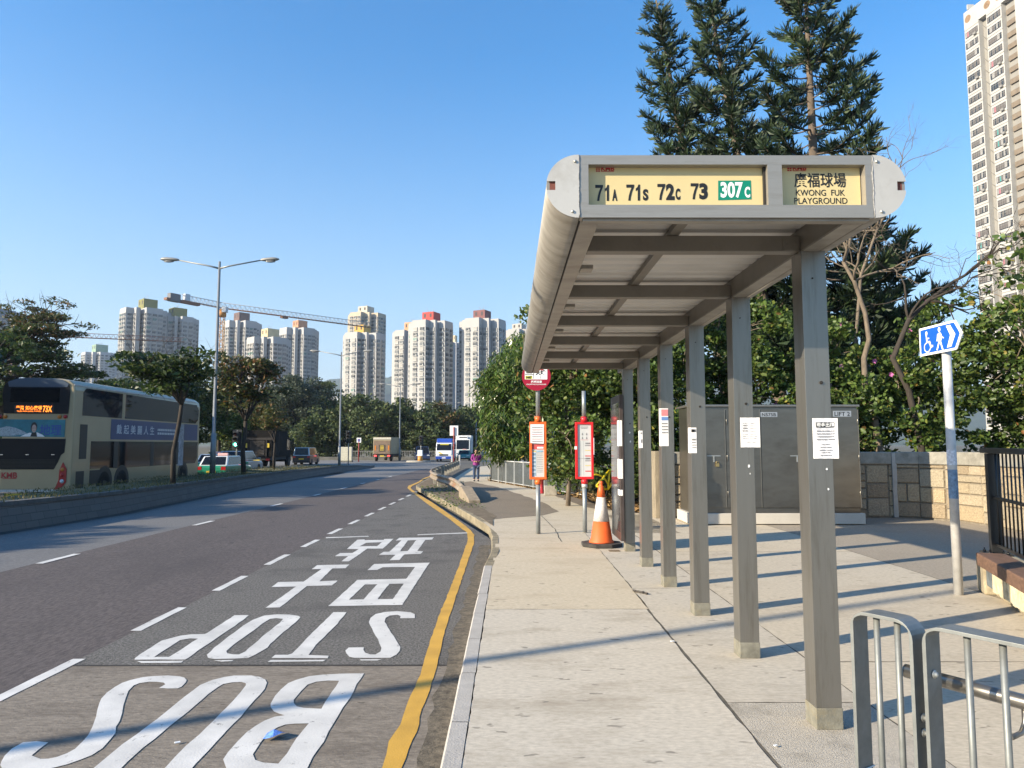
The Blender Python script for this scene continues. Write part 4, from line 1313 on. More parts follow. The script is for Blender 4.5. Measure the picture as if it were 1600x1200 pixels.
# ---- two bus stop poles with timetable frames
pole_m = M('stop_pole_grey', (0.30, 0.32, 0.32), 0.45, 0.5, var=0.1, scale=8)
orange_m = M('frame_orange', (0.72, 0.13, 0.02), 0.4, var=0.06, scale=6)
red_m = M('frame_red', (0.60, 0.015, 0.02), 0.4, var=0.06, scale=6)
pale_sheet = M('timetable_pale', (0.55, 0.56, 0.55), 0.5, var=0.05, scale=6)
tt_blue = M('timetable_blue', (0.25, 0.42, 0.55), 0.6, var=0.15, scale=20)
tt_red = M('timetable_red', (0.55, 0.09, 0.09), 0.6, var=0)
tt_yel = M('timetable_yellow', (0.6, 0.5, 0.2), 0.6, var=0)
def stop_pole(label, u, v, frame_u, frame_v, mat, top_v, draw):
    b = gp(u, v, 0)
    t = thing('bus_stop_pole', label, 'bus stop', (b.x, b.y, 0), 0)
    Y = b.y
    f0, f1 = at(frame_u[0], frame_v[0], Y), at(frame_u[1], frame_v[1], Y)
    w, zt2, zb2 = f1.x - f0.x, f0.z, f1.z
    ztp = at(u, top_v, Y).z
    MB().tube([(0, 0, 0), (0, 0, zb2 - 0.09)], 0.042, 16).build('lower_pole', pole_m, t)
    MB().tube([(0, 0, zt2 + 0.1), (0, 0, ztp)], 0.04, 16).build('upper_pole', pole_m, t)
    fm = MB()
    th = 0.045
    d0 = -0.045
    fm.box2((-w / 2, d0, zb2), (-w / 2 + th, -d0, zt2))
    fm.box2((w / 2 - th, d0, zb2), (w / 2, -d0, zt2))
    fm.box2((-w / 2 + th, d0 + .001, zt2 - th), (w / 2 - th, -d0 - .001, zt2))
    fm.box2((-w / 2 + th, d0 + .001, zb2), (w / 2 - th, -d0 - .001, zb2 + th))
    fo = fm.build('frame', mat, t, 0.006)
    MB().tube([(0, 0, zt2 + 0.001), (0, 0, zt2 + 0.1)], 0.06, 16).build('collar', mat, t)
    MB().tube([(0, 0, zb2 - 0.09), (0, 0, zb2 - 0.001)], 0.06, 16).build('collar', mat, t)
    sh_ = MB().box2((-w / 2 + th, -0.02, zb2 + th), (w / 2 - th, 0.02, zt2 - th)).build('display', pale_sheet, t)
    pr = MB()
    draw(pr, -w / 2 + th, w / 2 - th, zb2 + th, zt2 - th)
    pr.build('timetable', [print_grey, tt_blue, tt_red, tt_yel, paper], sh_, fix=False)
    return t, Y, zt2, zb2, w
def box_(mb, x0, x1, z0, z1, y, mi):
    mb.poly([(x0, y, z0), (x1, y, z0), (x1, y, z1), (x0, y, z1)], mi)
def draw_o(mb, x0, x1, z0, z1):
    w, h = x1 - x0, z1 - z0
    y = -0.0225
    box_(mb, x0, x1, z0 + h * .52, z0 + h * .62, y, 2)
    box_(mb, x0 + w * .42, x1 - w * .05, z0 + h * .535, z0 + h * .57, y - .001, 4)
    box_(mb, x0, x0 + w * .33, z0 + h * .02, z0 + h * .50, y, 1)
    for k in range(12):
        box_(mb, x0 + w * .05, x0 + w * .3, z0 + h * (.05 + k * .037), z0 + h * (.065 + k * .037), y - .001, 4 if k % 2 else 0)
        bars(mb, x0 + w * .4, x1 - w * .06, z0 + h * (.09 + k * .034), h * .008, y, 4, 0, k)
    box_(mb, x0 + w * .05, x0 + w * .33, z0 + h * .47, z0 + h * .495, y - .0015, 3)
    box_(mb, x0 + w * .4, x1 - w * .06, z0 + h * .47, z0 + h * .5, y - .0015, 1)
def draw_r(mb, x0, x1, z0, z1):
    w, h = x1 - x0, z1 - z0
    y = -0.0225
    bars(mb, x0 + w * .2, x1 - w * .2, z0 + h * .945, h * .012, y, 5, 0, 3)
    bars(mb, x0 + w * .25, x1 - w * .25, z0 + h * .92, h * .012, y, 4, 0, 4)
    for cxx in (0.36, 0.68):
        for czz in (0.81, 0.735):
            box_(mb, x0 + w * (cxx - .05), x0 + w * (cxx + .05), z0 + h * (czz - .018), z0 + h * (czz + .012), y, 0)
            box_(mb, x0 + w * (cxx - .025), x0 + w * (cxx + .025), z0 + h * (czz + .014), z0 + h * (czz + .028), y, 0)
    box_(mb, x0 + w * .2, x0 + w * .8, z0 + h * .70, z0 + h * .705, y, 2)
    for k, (czz, c1, c2) in enumerate(((.62, 0, 3), (.33, 0, 3))):
        bars(mb, x0 + w * .58, x1 - w * .04, z0 + h * czz, h * .03, y, 3, 0, k + 7)
        box_(mb, x0 + w * .55, x1 - w * .03, z0 + h * (czz - .035), z0 + h * (czz - .018), y, 0)
        box_(mb, x0 + w * .55, x1 - w * .03, z0 + h * (czz - .125), z0 + h * (czz - .11), y, 3)
        box_(mb, x0 + w * .55, x1 - w * .03, z0 + h * (czz - .235), z0 + h * (czz - .215), y, 2)
    box_(mb, x0 + w * .22, x0 + w * .235, z0 + h * .02, z0 + h * .68, y, 0)
    box_(mb, x0 + w * .42, x0 + w * .43, z0 + h * .02, z0 + h * .68, y, 0)
    box_(mb, x0, x1, z0 + h * .345, z0 + h * .35, y, 0)
t, Yp, zt2, zb2, w = stop_pole('orange framed timetable on a grey pole under a round red stop sign', 841, 834, (826, 852.5), (659, 749), orange_m, 560, draw_o)
# sheet stuck over the top half of the orange frame
nx0, nx1 = at(828.5, 663, Yp).x - t.location.x, at(849.5, 663, Yp).x - t.location.x
nt_ = thing('paper_sheet', 'crinkled white sheet taped over the top of the orange timetable frame', 'notice', (t.location.x + nx0, Yp - 0.047, at(840, 693, Yp).z))
nw, nh = nx1 - nx0, at(840, 663, Yp).z - at(840, 693, Yp).z
MB().add([(0, 0, 0.01), (nw, -0.006, -0.005), (nw, -0.003, nh), (0, -0.002, nh)], [(0, 1, 2, 3)]).build('sheet', paper, nt_)
pr = MB()
for k in range(7):
    bars(pr, nw * .1, nw * .92, nh * (.1 + k * .12), nh * .03, -0.0085, 4, k % 2, k)
pr.build('print', [print_grey, M('print_pink', (0.55, 0.3, 0.3), 0.8, var=0)], nt_, fix=False)
# round sign
dz = at(839, 588.5, Yp).z
rd = 22.5 / FPX * Yp
ds = MB().lathe([(rd, 0), (rd, 0.03)], 40, (-0.03, -0.045, dz), Euler((R(90), 0, 0)).to_matrix())
dso = ds.build('round_sign', M('stop_sign_red', (0.33, 0.008, 0.03), 0.4, var=0.03), t)
pr = MB()
yf = -0.0775
def dpt(a, b): return (-0.03 + a * rd, yf, dz + b * rd)
def dbox(a0, a1, b0, b1, mi): pr.poly([dpt(a0, b0), dpt(a1, b0), dpt(a1, b1), dpt(a0, b1)], mi)
dbox(-.80, .76, -.22, .62, 0)
pr.mi[-1] = 2
for k in (pr,):
    yf = -0.0790
    dbox(-.76, -.28, -.19, .03, 3)
    dbox(-.78, -.2, .10, .14, 0)
    dbox(-.2, -.17, -.18, .6, 0)
    dbox(.28, .30, -.18, .06, 0)
    dbox(-.7, -.3, .2, .5, 0)
    yf = -0.0805
def dtext(body, a, b, size, off, mi, al='CENTER'):
    tx = MB().text(body, size * rd, dpt(a, b), (1, 0, 0), (0, 0, 1), off=off, align=al)
    pr.add(tx.v, tx.f, mi)
dtext('N47', -.52, -.155, .21, .004, 0)
dtext('大埔', .29, .12, .34, .004, 0)
dtext('KMB', .29, .42, .2, .004, 1)
dtext('廣福球場', 0, -.46, .19, .001, 2)
dtext('KWONG FUK PLAYGROUND', 0, -.60, .105, .0005, 2)
pr.build('sign_print', [ink, logo_red, white_ink, M('route_yellow', (0.62, 0.6, 0.06), 0.5, var=0)], dso, fix=False)
t, Yp, zt2, zb2, w = stop_pole('red framed timetable on a bare grey pole near the cone', 914, 832, (898, 927), (659.5, 748.5), red_m, 611, draw_r)
sc_ = MB()
sc_.box2((w / 2 + 0.0005, -0.046, zt2 - 0.62), (w / 2 + 0.012, 0.03, zt2 - 0.30))
sc_.box2((-w / 2 - 0.02, -0.047, zt2 - 0.52), (-w / 2 + 0.03, -0.046, zt2 - 0.46))
sc_.build('torn_paper', paper, t)
MB().tube([(0, 0, zb2 - 0.16), (0, 0, zb2 - 0.092)], 0.055, 14).build('white_clamp', white_pole, t)

# ---- traffic cone
b = gp(940, 853, 0)
t = thing('traffic_cone', 'orange traffic cone with a dirty white sleeve on a black octagonal base', 'traffic cone', (b.x, b.y, 0))
rubber = M('rubber_black', (0.045, 0.04, 0.036), 0.9, var=0.3, scale=8)
cone_o = M('cone_orange', (0.74, 0.12, 0.025), 0.5, var=0.08, scale=9, dirt=(0.45, 0.09, 0.03), dirt_amt=0.5, dirt_scale=8)
sleeve = M('sleeve_white', (0.62, 0.58, 0.56), 0.7, var=0.14, scale=30, bump=0.3, dirt=(0.42, 0.37, 0.33), dirt_amt=0.7, dirt_scale=6)
oc = [(0.345 * math.cos(R(22.5 + 45 * k)), 0.345 * math.sin(R(22.5 + 45 * k)), 0) for k in range(8)]
MB().prism(oc, (0, 0, 0.06)).build('base', rubber, t, 0.012)
def cr(z): return 0.178 - (0.178 - 0.043) * (z - 0.1) / 0.85
MB().lathe([(0.205, 0.061), (0.20, 0.085), (0.178, 0.105), (cr(0.40), 0.40), (cr(0.4) - .004, 0.401), (cr(0.79) - .004, 0.789), (cr(0.79), 0.79), (0.045, 0.965), (0.032, 0.975), (0.032, 1.0), (0.036, 1.01), (0.034, 1.035), (0.02, 1.045)], 32).build('body', cone_o, t)
MB().lathe([(cr(0.40) + .002, 0.402), (cr(0.79) + .002, 0.788)], 32).build('sleeve', sleeve, t)

# ---- small litter
b = gp(428, 1155, RD)
t = MB().add([(-0.055, -0.04, 0.012), (0.01, -0.055, 0.03), (0.05, 0.0, 0.035), (0.06, 0.05, 0.012), (-0.02, 0.055, 0.03), (-0.05, 0.03, 0.022), (0, 0, 0.055)],
             [(0, 1, 6), (1, 2, 6), (2, 3, 6), (3, 4, 6), (4, 5, 6), (5, 0, 6)]).build('wrapper', M('wrapper_blue', (0.12, 0.24, 0.62), 0.4, var=0.5, scale=40), loc=(b.x, b.y, RD + 0.004))
tag(t, 'crumpled blue wrapper lying inside the painted letter B', 'litter')
for (u, v, lab, s_) in ((277, 1163, 'tiny white paper scrap on the bay beside the letter U', .016), (1051, 1004, 'white scrap of paper on the pavement joint near the shelter', .02), (1212, 1168, 'white cigarette end on rough concrete below the nearest post', .012)):
    b = gp(u, v, RD if u < 600 else 0)
    o = MB().box((0, 0, 0.006), (s_ * 2, s_, 0.004), Euler((0.1, 0.05, 0.6)).to_matrix()).build('paper_scrap', white_ink, loc=(b.x, b.y, b.z + 0.006))
    tag(o, lab, 'litter')
b0q, b1q = gp(990, 924, 0.008), gp(1012, 928, 0.008)
mb = MB()
ch = [(b1q - b0q) * (k / 9) + Vector((0, rnd.uniform(-.02, .02), rnd.uniform(0, .01))) for k in range(10)]
mb.tube(ch, 0.012, 6)
o = mb.build('chain', M('chain_dark', (0.08, 0.07, 0.06), 0.6, 0.5), loc=tuple(b0q))
tag(o, 'short dark scrap of chain on the joint between pavement slabs', 'chain')
# drain lid near the cone
a, b = gp(951, 860, 0.006), gp(970, 862.5, 0.006)
o = MB().box2((a.x, a.y - 0.1, 0.003), (b.x, a.y + 0.06, 0.008)).build('drain_cover', M('lid_rust', (0.2, 0.15, 0.1), 0.8, 0.3, var=0.3, scale=30))
tag(o, 'small rusty lid set in the pavement beside the cone', 'drain cover')
# ------------------------------------------------------------------ median, barrier, fence, lamps, traffic, people
# ---- median: battered stone-faced kerb wall with a planted top
MB_PX = [(-600, 1010), (-250, 900), (0, 832), (187, 803), (300, 780), (400, 759.7), (460, 749), (520, 739), (560, 733.5), (585, 729.5)]
MT_H = [0.62, 0.62, 0.60, 0.58, 0.56, 0.53, 0.50, 0.46, 0.36, 0.06]
mbase = [gp(u, v, RD) for u, v in MB_PX]
mbase = [Vector((min(p.x, -10.2), p.y, p.z)) for p in mbase]
mbase[0] = Vector((-10.1, -25, RD)); mbase[1] = Vector((-10.1, 3, RD))
o0 = Vector((mbase[2].x, mbase[2].y, 0))
dense_b, dense_h = [], []
for i in range(len(mbase) - 1):
    n = max(1, int((mbase[i + 1] - mbase[i]).length / 1.5))
    for k in range(n):
        dense_b.append(mbase[i].lerp(mbase[i + 1], k / n)); dense_h.append(MT_H[i] + (MT_H[i + 1] - MT_H[i]) * k / n)
dense_b.append(mbase[-1]); dense_h.append(MT_H[-1])
back = []
for p in dense_b:
    wdt = 2.6 + max(0, p.y - 14) * 0.055
    back.append(Vector((p.x - wdt, p.y, hgt(p.y) - 0.22)))
def median_face():
    m = bpy.data.materials.new('median_stone')
    m.use_nodes = True
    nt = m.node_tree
    b = nt.nodes['Principled BSDF']
    b.inputs['Roughness'].default_value = 0.9
    geo = nt.nodes.new('ShaderNodeNewGeometry')
    sep = nt.nodes.new('ShaderNodeSeparateXYZ'); nt.links.new(geo.outputs['Position'], sep.inputs[0])
    cmb = nt.nodes.new('ShaderNodeCombineXYZ'); nt.links.new(sep.outputs[1], cmb.inputs[0]); nt.links.new(sep.outputs[2], cmb.inputs[1])
    br = nt.nodes.new('ShaderNodeTexBrick')
    br.inputs['Scale'].default_value = 1.0
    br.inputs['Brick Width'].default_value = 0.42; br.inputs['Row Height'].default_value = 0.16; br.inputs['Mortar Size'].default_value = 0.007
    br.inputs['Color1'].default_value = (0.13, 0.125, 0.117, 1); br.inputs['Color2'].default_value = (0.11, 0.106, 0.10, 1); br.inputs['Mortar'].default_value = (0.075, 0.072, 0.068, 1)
    nt.links.new(cmb.outputs[0], br.inputs[0])
    nt.links.new(br.outputs[0], b.inputs['Base Color'])
    bn = nt.nodes.new('ShaderNodeBump'); bn.inputs['Strength'].default_value = 0.5; bn.inputs['Distance'].default_value = 0.02; bn.invert = True
    nt.links.new(br.outputs[1], bn.inputs['Height']); nt.links.new(bn.outputs[0], b.inputs['Normal'])
    return m
wall_t = thing('median_wall', 'low dark battered stone wall along the planted central reservation', 'wall', tuple(o0))
face, cp = MB(), MB()
rows = []
for p, h in zip(dense_b, dense_h):
    q = p - o0
    rows.append([q, q + Vector((-0.16 * h / 0.6, 0, h - 0.09 if h > .1 else h))])
vs = [v for r in rows for v in r]
face.add(vs, [(2 * i, 2 * i + 2, 2 * i + 3, 2 * i + 1) for i in range(len(rows) - 1)])
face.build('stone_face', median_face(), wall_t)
vs = []
for r, h in zip(rows, dense_h):
    q = r[1]
    vs += [q + Vector((0.03, 0, 0.001)), q + Vector((0.02, 0, 0.085)), q + Vector((-0.22, 0, 0.09)), q + Vector((-0.22, 0, 0.0))]
cp.add(vs, [(4 * i + j, 4 * i + 4 + j, 4 * i + 4 + (j + 1) % 4, 4 * i + (j + 1) % 4) for i in range(len(rows) - 1) for j in range(4)])
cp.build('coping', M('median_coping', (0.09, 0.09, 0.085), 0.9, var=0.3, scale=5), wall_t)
g = MB()
vs = [(r[1].x, r[1].y, r[1].z) for r in rows]
gm = M('median_soil', (0.10, 0.095, 0.045), 1.0, var=0.4, scale=5, bump=1.0, bscale=25, dirt=(0.15, 0.12, 0.06), dirt_scale=1.3, dirt_amt=0.8)
vs = []
for r, bk in zip(rows, back):
    a = r[1] + o0 + Vector((-0.2, 0, 0.05))
    vs += [a, a.lerp(bk, 0.5) + Vector((0, 0, 0.12)), Vector((bk.x, bk.y, a.z - 0.08)), bk]
g.add(vs, [(4 * i + j, 4 * i + 4 + j, 4 * i + 5 + j, 4 * i + 1 + j) for i in range(len(rows) - 1) for j in range(3)], 0, True)
tag(g.build('median_ground', gm), kind='structure')
def mz(y):
    """height of the planted strip at y"""
    for a, b, ha, hb in zip(dense_b, dense_b[1:], dense_h, dense_h[1:]):
        if a.y <= y <= b.y:
            return a.z + ha
    return 0.4
# gutter strip at the foot of the wall
poly = [(p.x + 0.28, p.y) for p in dense_b] + [(p.x - 0.02, p.y) for p in dense_b[::-1]]
sheet('median_gutter', [[poly]], RD - 0.003, M('gutter_dark', (0.06, 0.055, 0.05), 0.95, var=0.4, scale=5))
# grass tufts on the strip
def tufts(name, spots, m, hmin, hmax, per=9, w=0.012, spread=0.12, seed=1, lean=0.35):
    rg = np.random.default_rng(seed)
    V = []
    for (x, y, z) in spots:
        for _ in range(per):
            bx_ = x + rg.normal(0, spread); by_ = y + rg.normal(0, spread)
            h = rg.uniform(hmin, hmax); an = rg.uniform(0, 6.28)
            dx, dy = math.cos(an), math.sin(an)
            l = rg.uniform(0.1, lean) * h
            V.append([(bx_ - dy * w, by_ + dx * w, z), (bx_ + dy * w, by_ - dx * w, z), (bx_ + dx * l * .5 + dy * w * .6, by_ + dy * l * .5 - dx * w * .6, z + h * .6), (bx_ + dx * l, by_ + dy * l, z + h)])
    V = np.array(V)
    n = len(V)
    o = np_mesh(name, V.reshape(-1, 3), np.arange(n * 4).reshape(n, 4), m)
    return tag(o, kind='stuff')
grass_m = leafmat('grass_dry_green', [(0.0, (0.05, 0.065, 0.015)), (0.5, (0.10, 0.10, 0.03)), (0.8, (0.20, 0.16, 0.06)), (1.0, (0.28, 0.20, 0.09))], 0.3, 0.8)
rg_ = random.Random(3)
spots = []
for i in range(1500):
    y = rg_.uniform(8, 56)
    for a, b, bk in zip(dense_b, dense_b[1:], back):
        if a.y <= y <= b.y:
            x = a.x - 0.3 - rg_.random() ** 1.6 * (a.x - bk.x - 0.5)
            spots.append((x, y, mz(y) + 0.0)); break
tag(tufts('median_grass', spots, grass_m, 0.015, 0.07, 7, 0.011, 0.2), 'short dry grass on the central reservation', None)

# ---- street lamps
lamp_m = M('lamp_grey', (0.24, 0.25, 0.25), 0.5, 0.4, var=0.1, scale=3)
lamp_head_m = M('lamp_head', (0.28, 0.27, 0.245), 0.5, 0.2, var=0.06)
def lamp_head(mb_, c, d, s=1.0):
    """cobra head starting at c, running along d"""
    d = Vector(d).normalized()
    side = Vector((-d.y, d.x, 0)).normalized()
    secs = [(0, .05, .05), (.12, .11, .085), (.3, .14, .10), (.62, .15, .11), (.80, .12, .08), (.90, .04, .03)]
    vs = []
    n = 10
    for t_, w_, h_ in secs:
        for k in range(n):
            a = 2 * math.pi * k / n
            zz = math.sin(a)
            vs.append(c + d * (t_ * s) + side * (math.cos(a) * w_ * s) + Vector((0, 0, (zz * h_ if zz > 0 else zz * h_ * .75) * s)))
    fs = [(i * n + k, i * n + (k + 1) % n, (i + 1) * n + (k + 1) % n, (i + 1) * n + k) for i in range(len(secs) - 1) for k in range(n)]
    mb_.add(vs, fs, 0, True)
    mb_.poly(vs[:n][::-1]); mb_.poly(vs[-n:])
def street_lamp(label, base, H, arms, group='street lamps along the road', arm_l=2.05, up=0.42):
    t = thing('street_lamp', label, 'street lamp', tuple(base), 0, group)
    MB().tube([(0, 0, 0), (0, 0, 1.9), (0, 0, 1.92), (0, 0, H)], [0.13, 0.125, 0.085, 0.055], 14).build('pole', lamp_m, t)
    for s in arms:
        am = MB().tube([(0, 0, H - 0.35), (s * 0.5, 0, H - 0.22), (s * arm_l, 0, H - 0.35 + up)], [0.05, 0.04, 0.032], 8)
        a = am.build('arm', lamp_m, t)
        hm = MB(); lamp_head(hm, Vector((s * (arm_l - 0.03), 0, H - 0.35 + up + 0.01)), (s, 0, 0.04))
        h = hm.build('lamp_head', lamp_head_m, a)
        MB().sphere((s * (arm_l + 0.45), 0, H - 0.35 + up - 0.07), (0.26, 0.10, 0.05), 12, 6).build('lens', M('lamp_lens', (0.3, 0.3, 0.3), 0.2, var=0), h)
    return t
def lamp_at(label, ub, ut, vt, Y, H=None, arms=(-1, 1), **k):
    top = at(ut, vt, Y)
    zb = mz(Y) if Y < 50 else hgt(Y) + RD
    return street_lamp(label, (top.x, Y, zb), top.z - zb + 0.3, arms, **k)
lamp_at('tall twin armed grey street lamp in the middle of the skyline, left of the junction', 333, 343, 418, 34.7)
p = at(343, 418, 34.7)
street_lamp('twin armed street lamp on the reservation beside the camera, outside the left edge', (p.x + 0.1, p.y - 35.85, 0.45), p.z + 0.1, (-1, 1))
lamp_at('twin armed street lamp at the grassy tip of the central reservation', 531, 533.5, 555, 66)
lamp_at('slim distant twin armed lamp just right of the khaki truck', 623.5, 625.5, 604, 100)
lamp_at('far single arm lamp behind the small white bus sign', 699, 699.5, 632, 150, arms=(1,))
lamp_at('farthest short single arm lamp low against the trees', 702, 703, 647, 182, arms=(1,))
for (u, vt, Y, lab) in ((744, 660, 120, 'thin plain grey post rising behind the woman'), (752, 682, 110, 'shorter plain grey post right of the woman')):
    tp = at(u, vt, Y)
    t = thing('plain_post', lab, 'post', (tp.x, Y, hgt(Y)))
    MB().tube([(0, 0, 0), (0, 0, tp.z - hgt(Y))], [0.11, 0.09], 8).build('pole', lamp_m, t)
    MB().lathe([(0.13, 0), (0.13, 0.06), (0.0, 0.12)], 8, (0, 0, tp.z - hgt(Y))).build('cap', lamp_m, t)

# ---- crash barrier with its ramped concrete end
rail_pts = [(729, 763, .27), (712, 747, .46), (698, 743.5, .46), (683, 740.5, .45), (675.5, 737.5, .44), (673, 735.5, .43), (675, 732.5, .42), (690, 727.5, .40), (703, 723, .38), (714, 719.5, .36)]
rp = []
for u, v, z in rail_pts:
    d = ray(u, v); k = (z - EYE) / d.z
    rp.append(Vector((d.x * k, d.y * k, z)))
dn = []
for a, b in zip(rp, rp[1:]):
    n = max(2, int((b - a).length / 0.7))
    dn += [a.lerp(b, i / n) for i in range(n)]
dn.append(rp[-1])
for _ in range(3):
    dn = [dn[0]] + [(dn[i - 1] + dn[i] * 2 + dn[i + 1]) / 4 for i in range(1, len(dn) - 1)] + [dn[-1]]
rust = M('rail_rusty', (0.30, 0.25, 0.19), 0.7, 0.35, var=0.3, scale=2.5, dirt=(0.26, 0.10, 0.035), dirt_amt=0.9, dirt_scale=1.2)
t = thing('crash_barrier', 'rusty curved roadside crash barrier ending in a ramped concrete block', 'crash barrier', (rp[0].x, rp[0].y, hgt(rp[0].y)))
oo = t.location.copy()
prof = [(0.0, 0.0), (0.05, -0.02), (0.075, -0.06), (0.05, -0.10), (0.01, -0.13), (0.01, -0.18), (0.05, -0.21), (0.075, -0.25), (0.05, -0.29), (0.0, -0.31)]
vs = []
for i, p in enumerate(dn):
    d = dn[min(i + 1, len(dn) - 1)] - dn[max(i - 1, 0)]
    d.z = 0; d.normalize()
    out = Vector((-d.y, d.x, 0))
    if i == 0: base_out = out
    for a, z in prof:
        vs.append(p - oo + out * a + Vector((0, 0, z)))
    for a, z in prof[::-1]:
        vs.append(p - oo + out * (a - 0.008) + Vector((0, 0, z)))
n = 20
mb = MB().add(vs, [(i * n + k, (i + 1) * n + k, (i + 1) * n + (k + 1) % n, i * n + (k + 1) % n) for i in range(len(dn) - 1) for k in range(n)])
mb.poly(vs[:n]); mb.poly(vs[-n:])
mb.build('rail', rust, t)
acc = 0
for i in range(1, len(dn)):
    acc += (dn[i] - dn[i - 1]).length
    if acc > 2.0 or i == 3:
        acc = 0
        p = dn[i] - oo
        d = (dn[min(i + 1, len(dn) - 1)] - dn[i - 1]); d.z = 0; d.normalize()
        out = Vector((-d.y, d.x, 0))
        zb = hgt(dn[i].y) - oo.z
        q = p - out * 0.14
        MB().box((q.x, q.y, (zb + p.z - 0.02) / 2), (0.14, 0.14, p.z - 0.02 - zb), Matrix.Rotation(math.atan2(d.y, d.x), 3, 'Z')).build('post', M('barrier_post', (0.30, 0.28, 0.23), 0.9, var=0.25, scale=4), t)
e0, e1, e2 = gp(745, 786, 0.005), gp(760, 784, 0.005), gp(727, 775, 0.005)
dd = (dn[0] - dn[3]); dd.z = 0; dd.normalize()
sd = Vector((dd.y, -dd.x, 0))
c0 = dn[0] - oo
L = (Vector((e0.x, e0.y, 0)) - Vector((dn[0].x, dn[0].y, 0))).length
blk_ = MB()
zg = hgt(dn[0].y) - oo.z
pts = []
for s_, z in ((-0.5, zg), (L, zg), (L, zg + 0.10), (0.15, c0.z + 0.04), (-0.5, c0.z + 0.05)):
    pts.append(Vector((c0.x, c0.y, 0)) + dd * s_ + Vector((0, 0, z)) - sd * 0.16)
blk_.prism(pts, sd * 0.34)
blk_.build('end_block', M('barrier_concrete', (0.26, 0.21, 0.15), 0.95, var=0.25, scale=6, bump=0.5), t, 0.015)

# ---- fence along the footpath
fa, fb_, = gp(767.5, 752, 0.0), gp(911, 777, 0.0)
fa2 = gp(757.5, 744, 0)
fence_paint = M('fence_grey_blue', (0.46, 0.47, 0.46), 0.55, 0.3, var=0.08, scale=4)
t = thing('bar_fence', 'pale grey blue fence of close upright bars along the footpath', 'fence', (fb_.x, fb_.y, fb_.z))
FH = 1.04
def fence_run(a, b, npan, bars_=True):
    a, b = a - t.location, b - t.location
    for i in range(npan + 1):
        q = a.lerp(b, i / npan)
        MB().box2((q.x - 0.03, q.y - 0.03, q.z), (q.x + 0.03, q.y + 0.03, q.z + FH)).build('post', fence_paint, t)
    for i in range(npan):
        q0, q1 = a.lerp(b, i / npan), a.lerp(b, (i + 1) / npan)
        d = (q1 - q0).normalized()
        m_ = MB()
        for zz, th in ((FH - 0.03, 0.055), (0.08, 0.035)):
            m_.tube([q0 + d * 0.031 + Vector((0, 0, zz)), q1 - d * 0.031 + Vector((0, 0, zz))], th / 2, 6)
        if bars_:
            L = (q1 - q0).length
            nb = int(L / 0.10)
            for k in range(1, nb):
                q = q0.lerp(q1, k / nb)
                m_.box2((q.x - 0.012, q.y - 0.012, q.z + 0.08), (q.x + 0.012, q.y + 0.012, q.z + FH - 0.058), 1)
        m_.build('panel', [fence_paint, M('fence_bar_grey', (0.17, 0.185, 0.185), 0.6, 0.2, var=0.15, scale=3)], t)
fence_run(fb_, fa, 9)
fence_run(fa, Vector((fa.x - .1, fa.y + 14, hgt(fa.y + 14))), 8)

# ---- fire hydrant with its concrete marker block
b = gp(846, 771, 0)
t = thing('fire_hydrant', 'squat red fire hydrant standing behind the orange stop pole', 'hydrant', (b.x, b.y, b.z))
hyd = M('hydrant_red', (0.42, 0.03, 0.035), 0.5, var=0.15, scale=20)
MB().lathe([(0.13, 0), (0.13, 0.05), (0.085, 0.06), (0.08, 0.45), (0.115, 0.47), (0.12, 0.60), (0.09, 0.66), (0.04, 0.70), (0.035, 0.76), (0.0, 0.765)], 14).build('barrel', hyd, t)
for s_ in (-1, 1):
    MB().tube([(0, 0, 0.53), (0.17 * s_ + .0, -0.03, 0.53), (0.23 * s_, -0.03, 0.52)], [0.05, 0.055, 0.065], 10).build('outlet', hyd, t)
b = gp(853, 774, 0)
o = MB().box2((-0.05, 0, 0), (0.38, 0.3, 0.32)).build('marker_block', M('marker_concrete', (0.33, 0.30, 0.25), 0.95, var=0.2, scale=8, bump=0.4), loc=(b.x, b.y, b.z), bevel=0.02)
tag(o, 'small grey concrete block just right of the red hydrant', 'concrete block')

# ---- white backed stop sign on a red pole, in the bend
tp, bp = at(710.5, 665, 58), at(709, 726, 58)
t = thing('bus_stop_sign', 'white backed rectangular sign on a thin red pole beyond the barrier', 'bus stop sign', (bp.x, 58, hgt(58)))
hz_ = tp.z - hgt(58)
MB().tube([(0, 0, 0), (0, 0, hz_ - .12)], 0.05, 8).build('pole', M('pole_dark_red', (0.25, 0.03, 0.03), 0.6), t)
MB().box2((-0.34, 0.06, hz_ - 0.82), (0.34, 0.10, hz_)).build('sign_plate', white_ink, t, 0.03)
tp = at(561, 684, 92)
t = thing('bus_stop_sign', 'small white and blue sign on a red pole left of the khaki truck', 'bus stop sign', (tp.x, 92, hgt(92) + RD))
hz_ = tp.z - hgt(92) - RD
MB().tube([(0, 0, 0), (0, 0, hz_ - .1)], 0.07, 8).build('pole', MATS['pole_dark_red'], t)
MB().box2((-0.28, -0.05, hz_ - 0.62), (0.28, -0.01, hz_)).build('sign_plate', white_ink, t)
MB().box2((-0.17, -0.056, hz_ - 0.5), (0.17, -0.052, hz_ - 0.16)).build('blue_face', M('small_blue', (0.05, 0.12, 0.35), 0.5, var=0), t)

# ---- guard posts beside the barrier (white)
for (u, v, lab) in ((709.0, 728, 'short white post at the far end of the crash barrier'), (718, 728, 'second short white post behind the crash barrier')):
    b = gp(u - (3 if u < 712 else 0), v, 0)
    o = MB().box2((-0.07, -0.07, 0), (0.07, 0.07, 1.0)).build('marker_post', white_pole, loc=tuple(b), bevel=0.02)
    tag(o, lab, 'post')

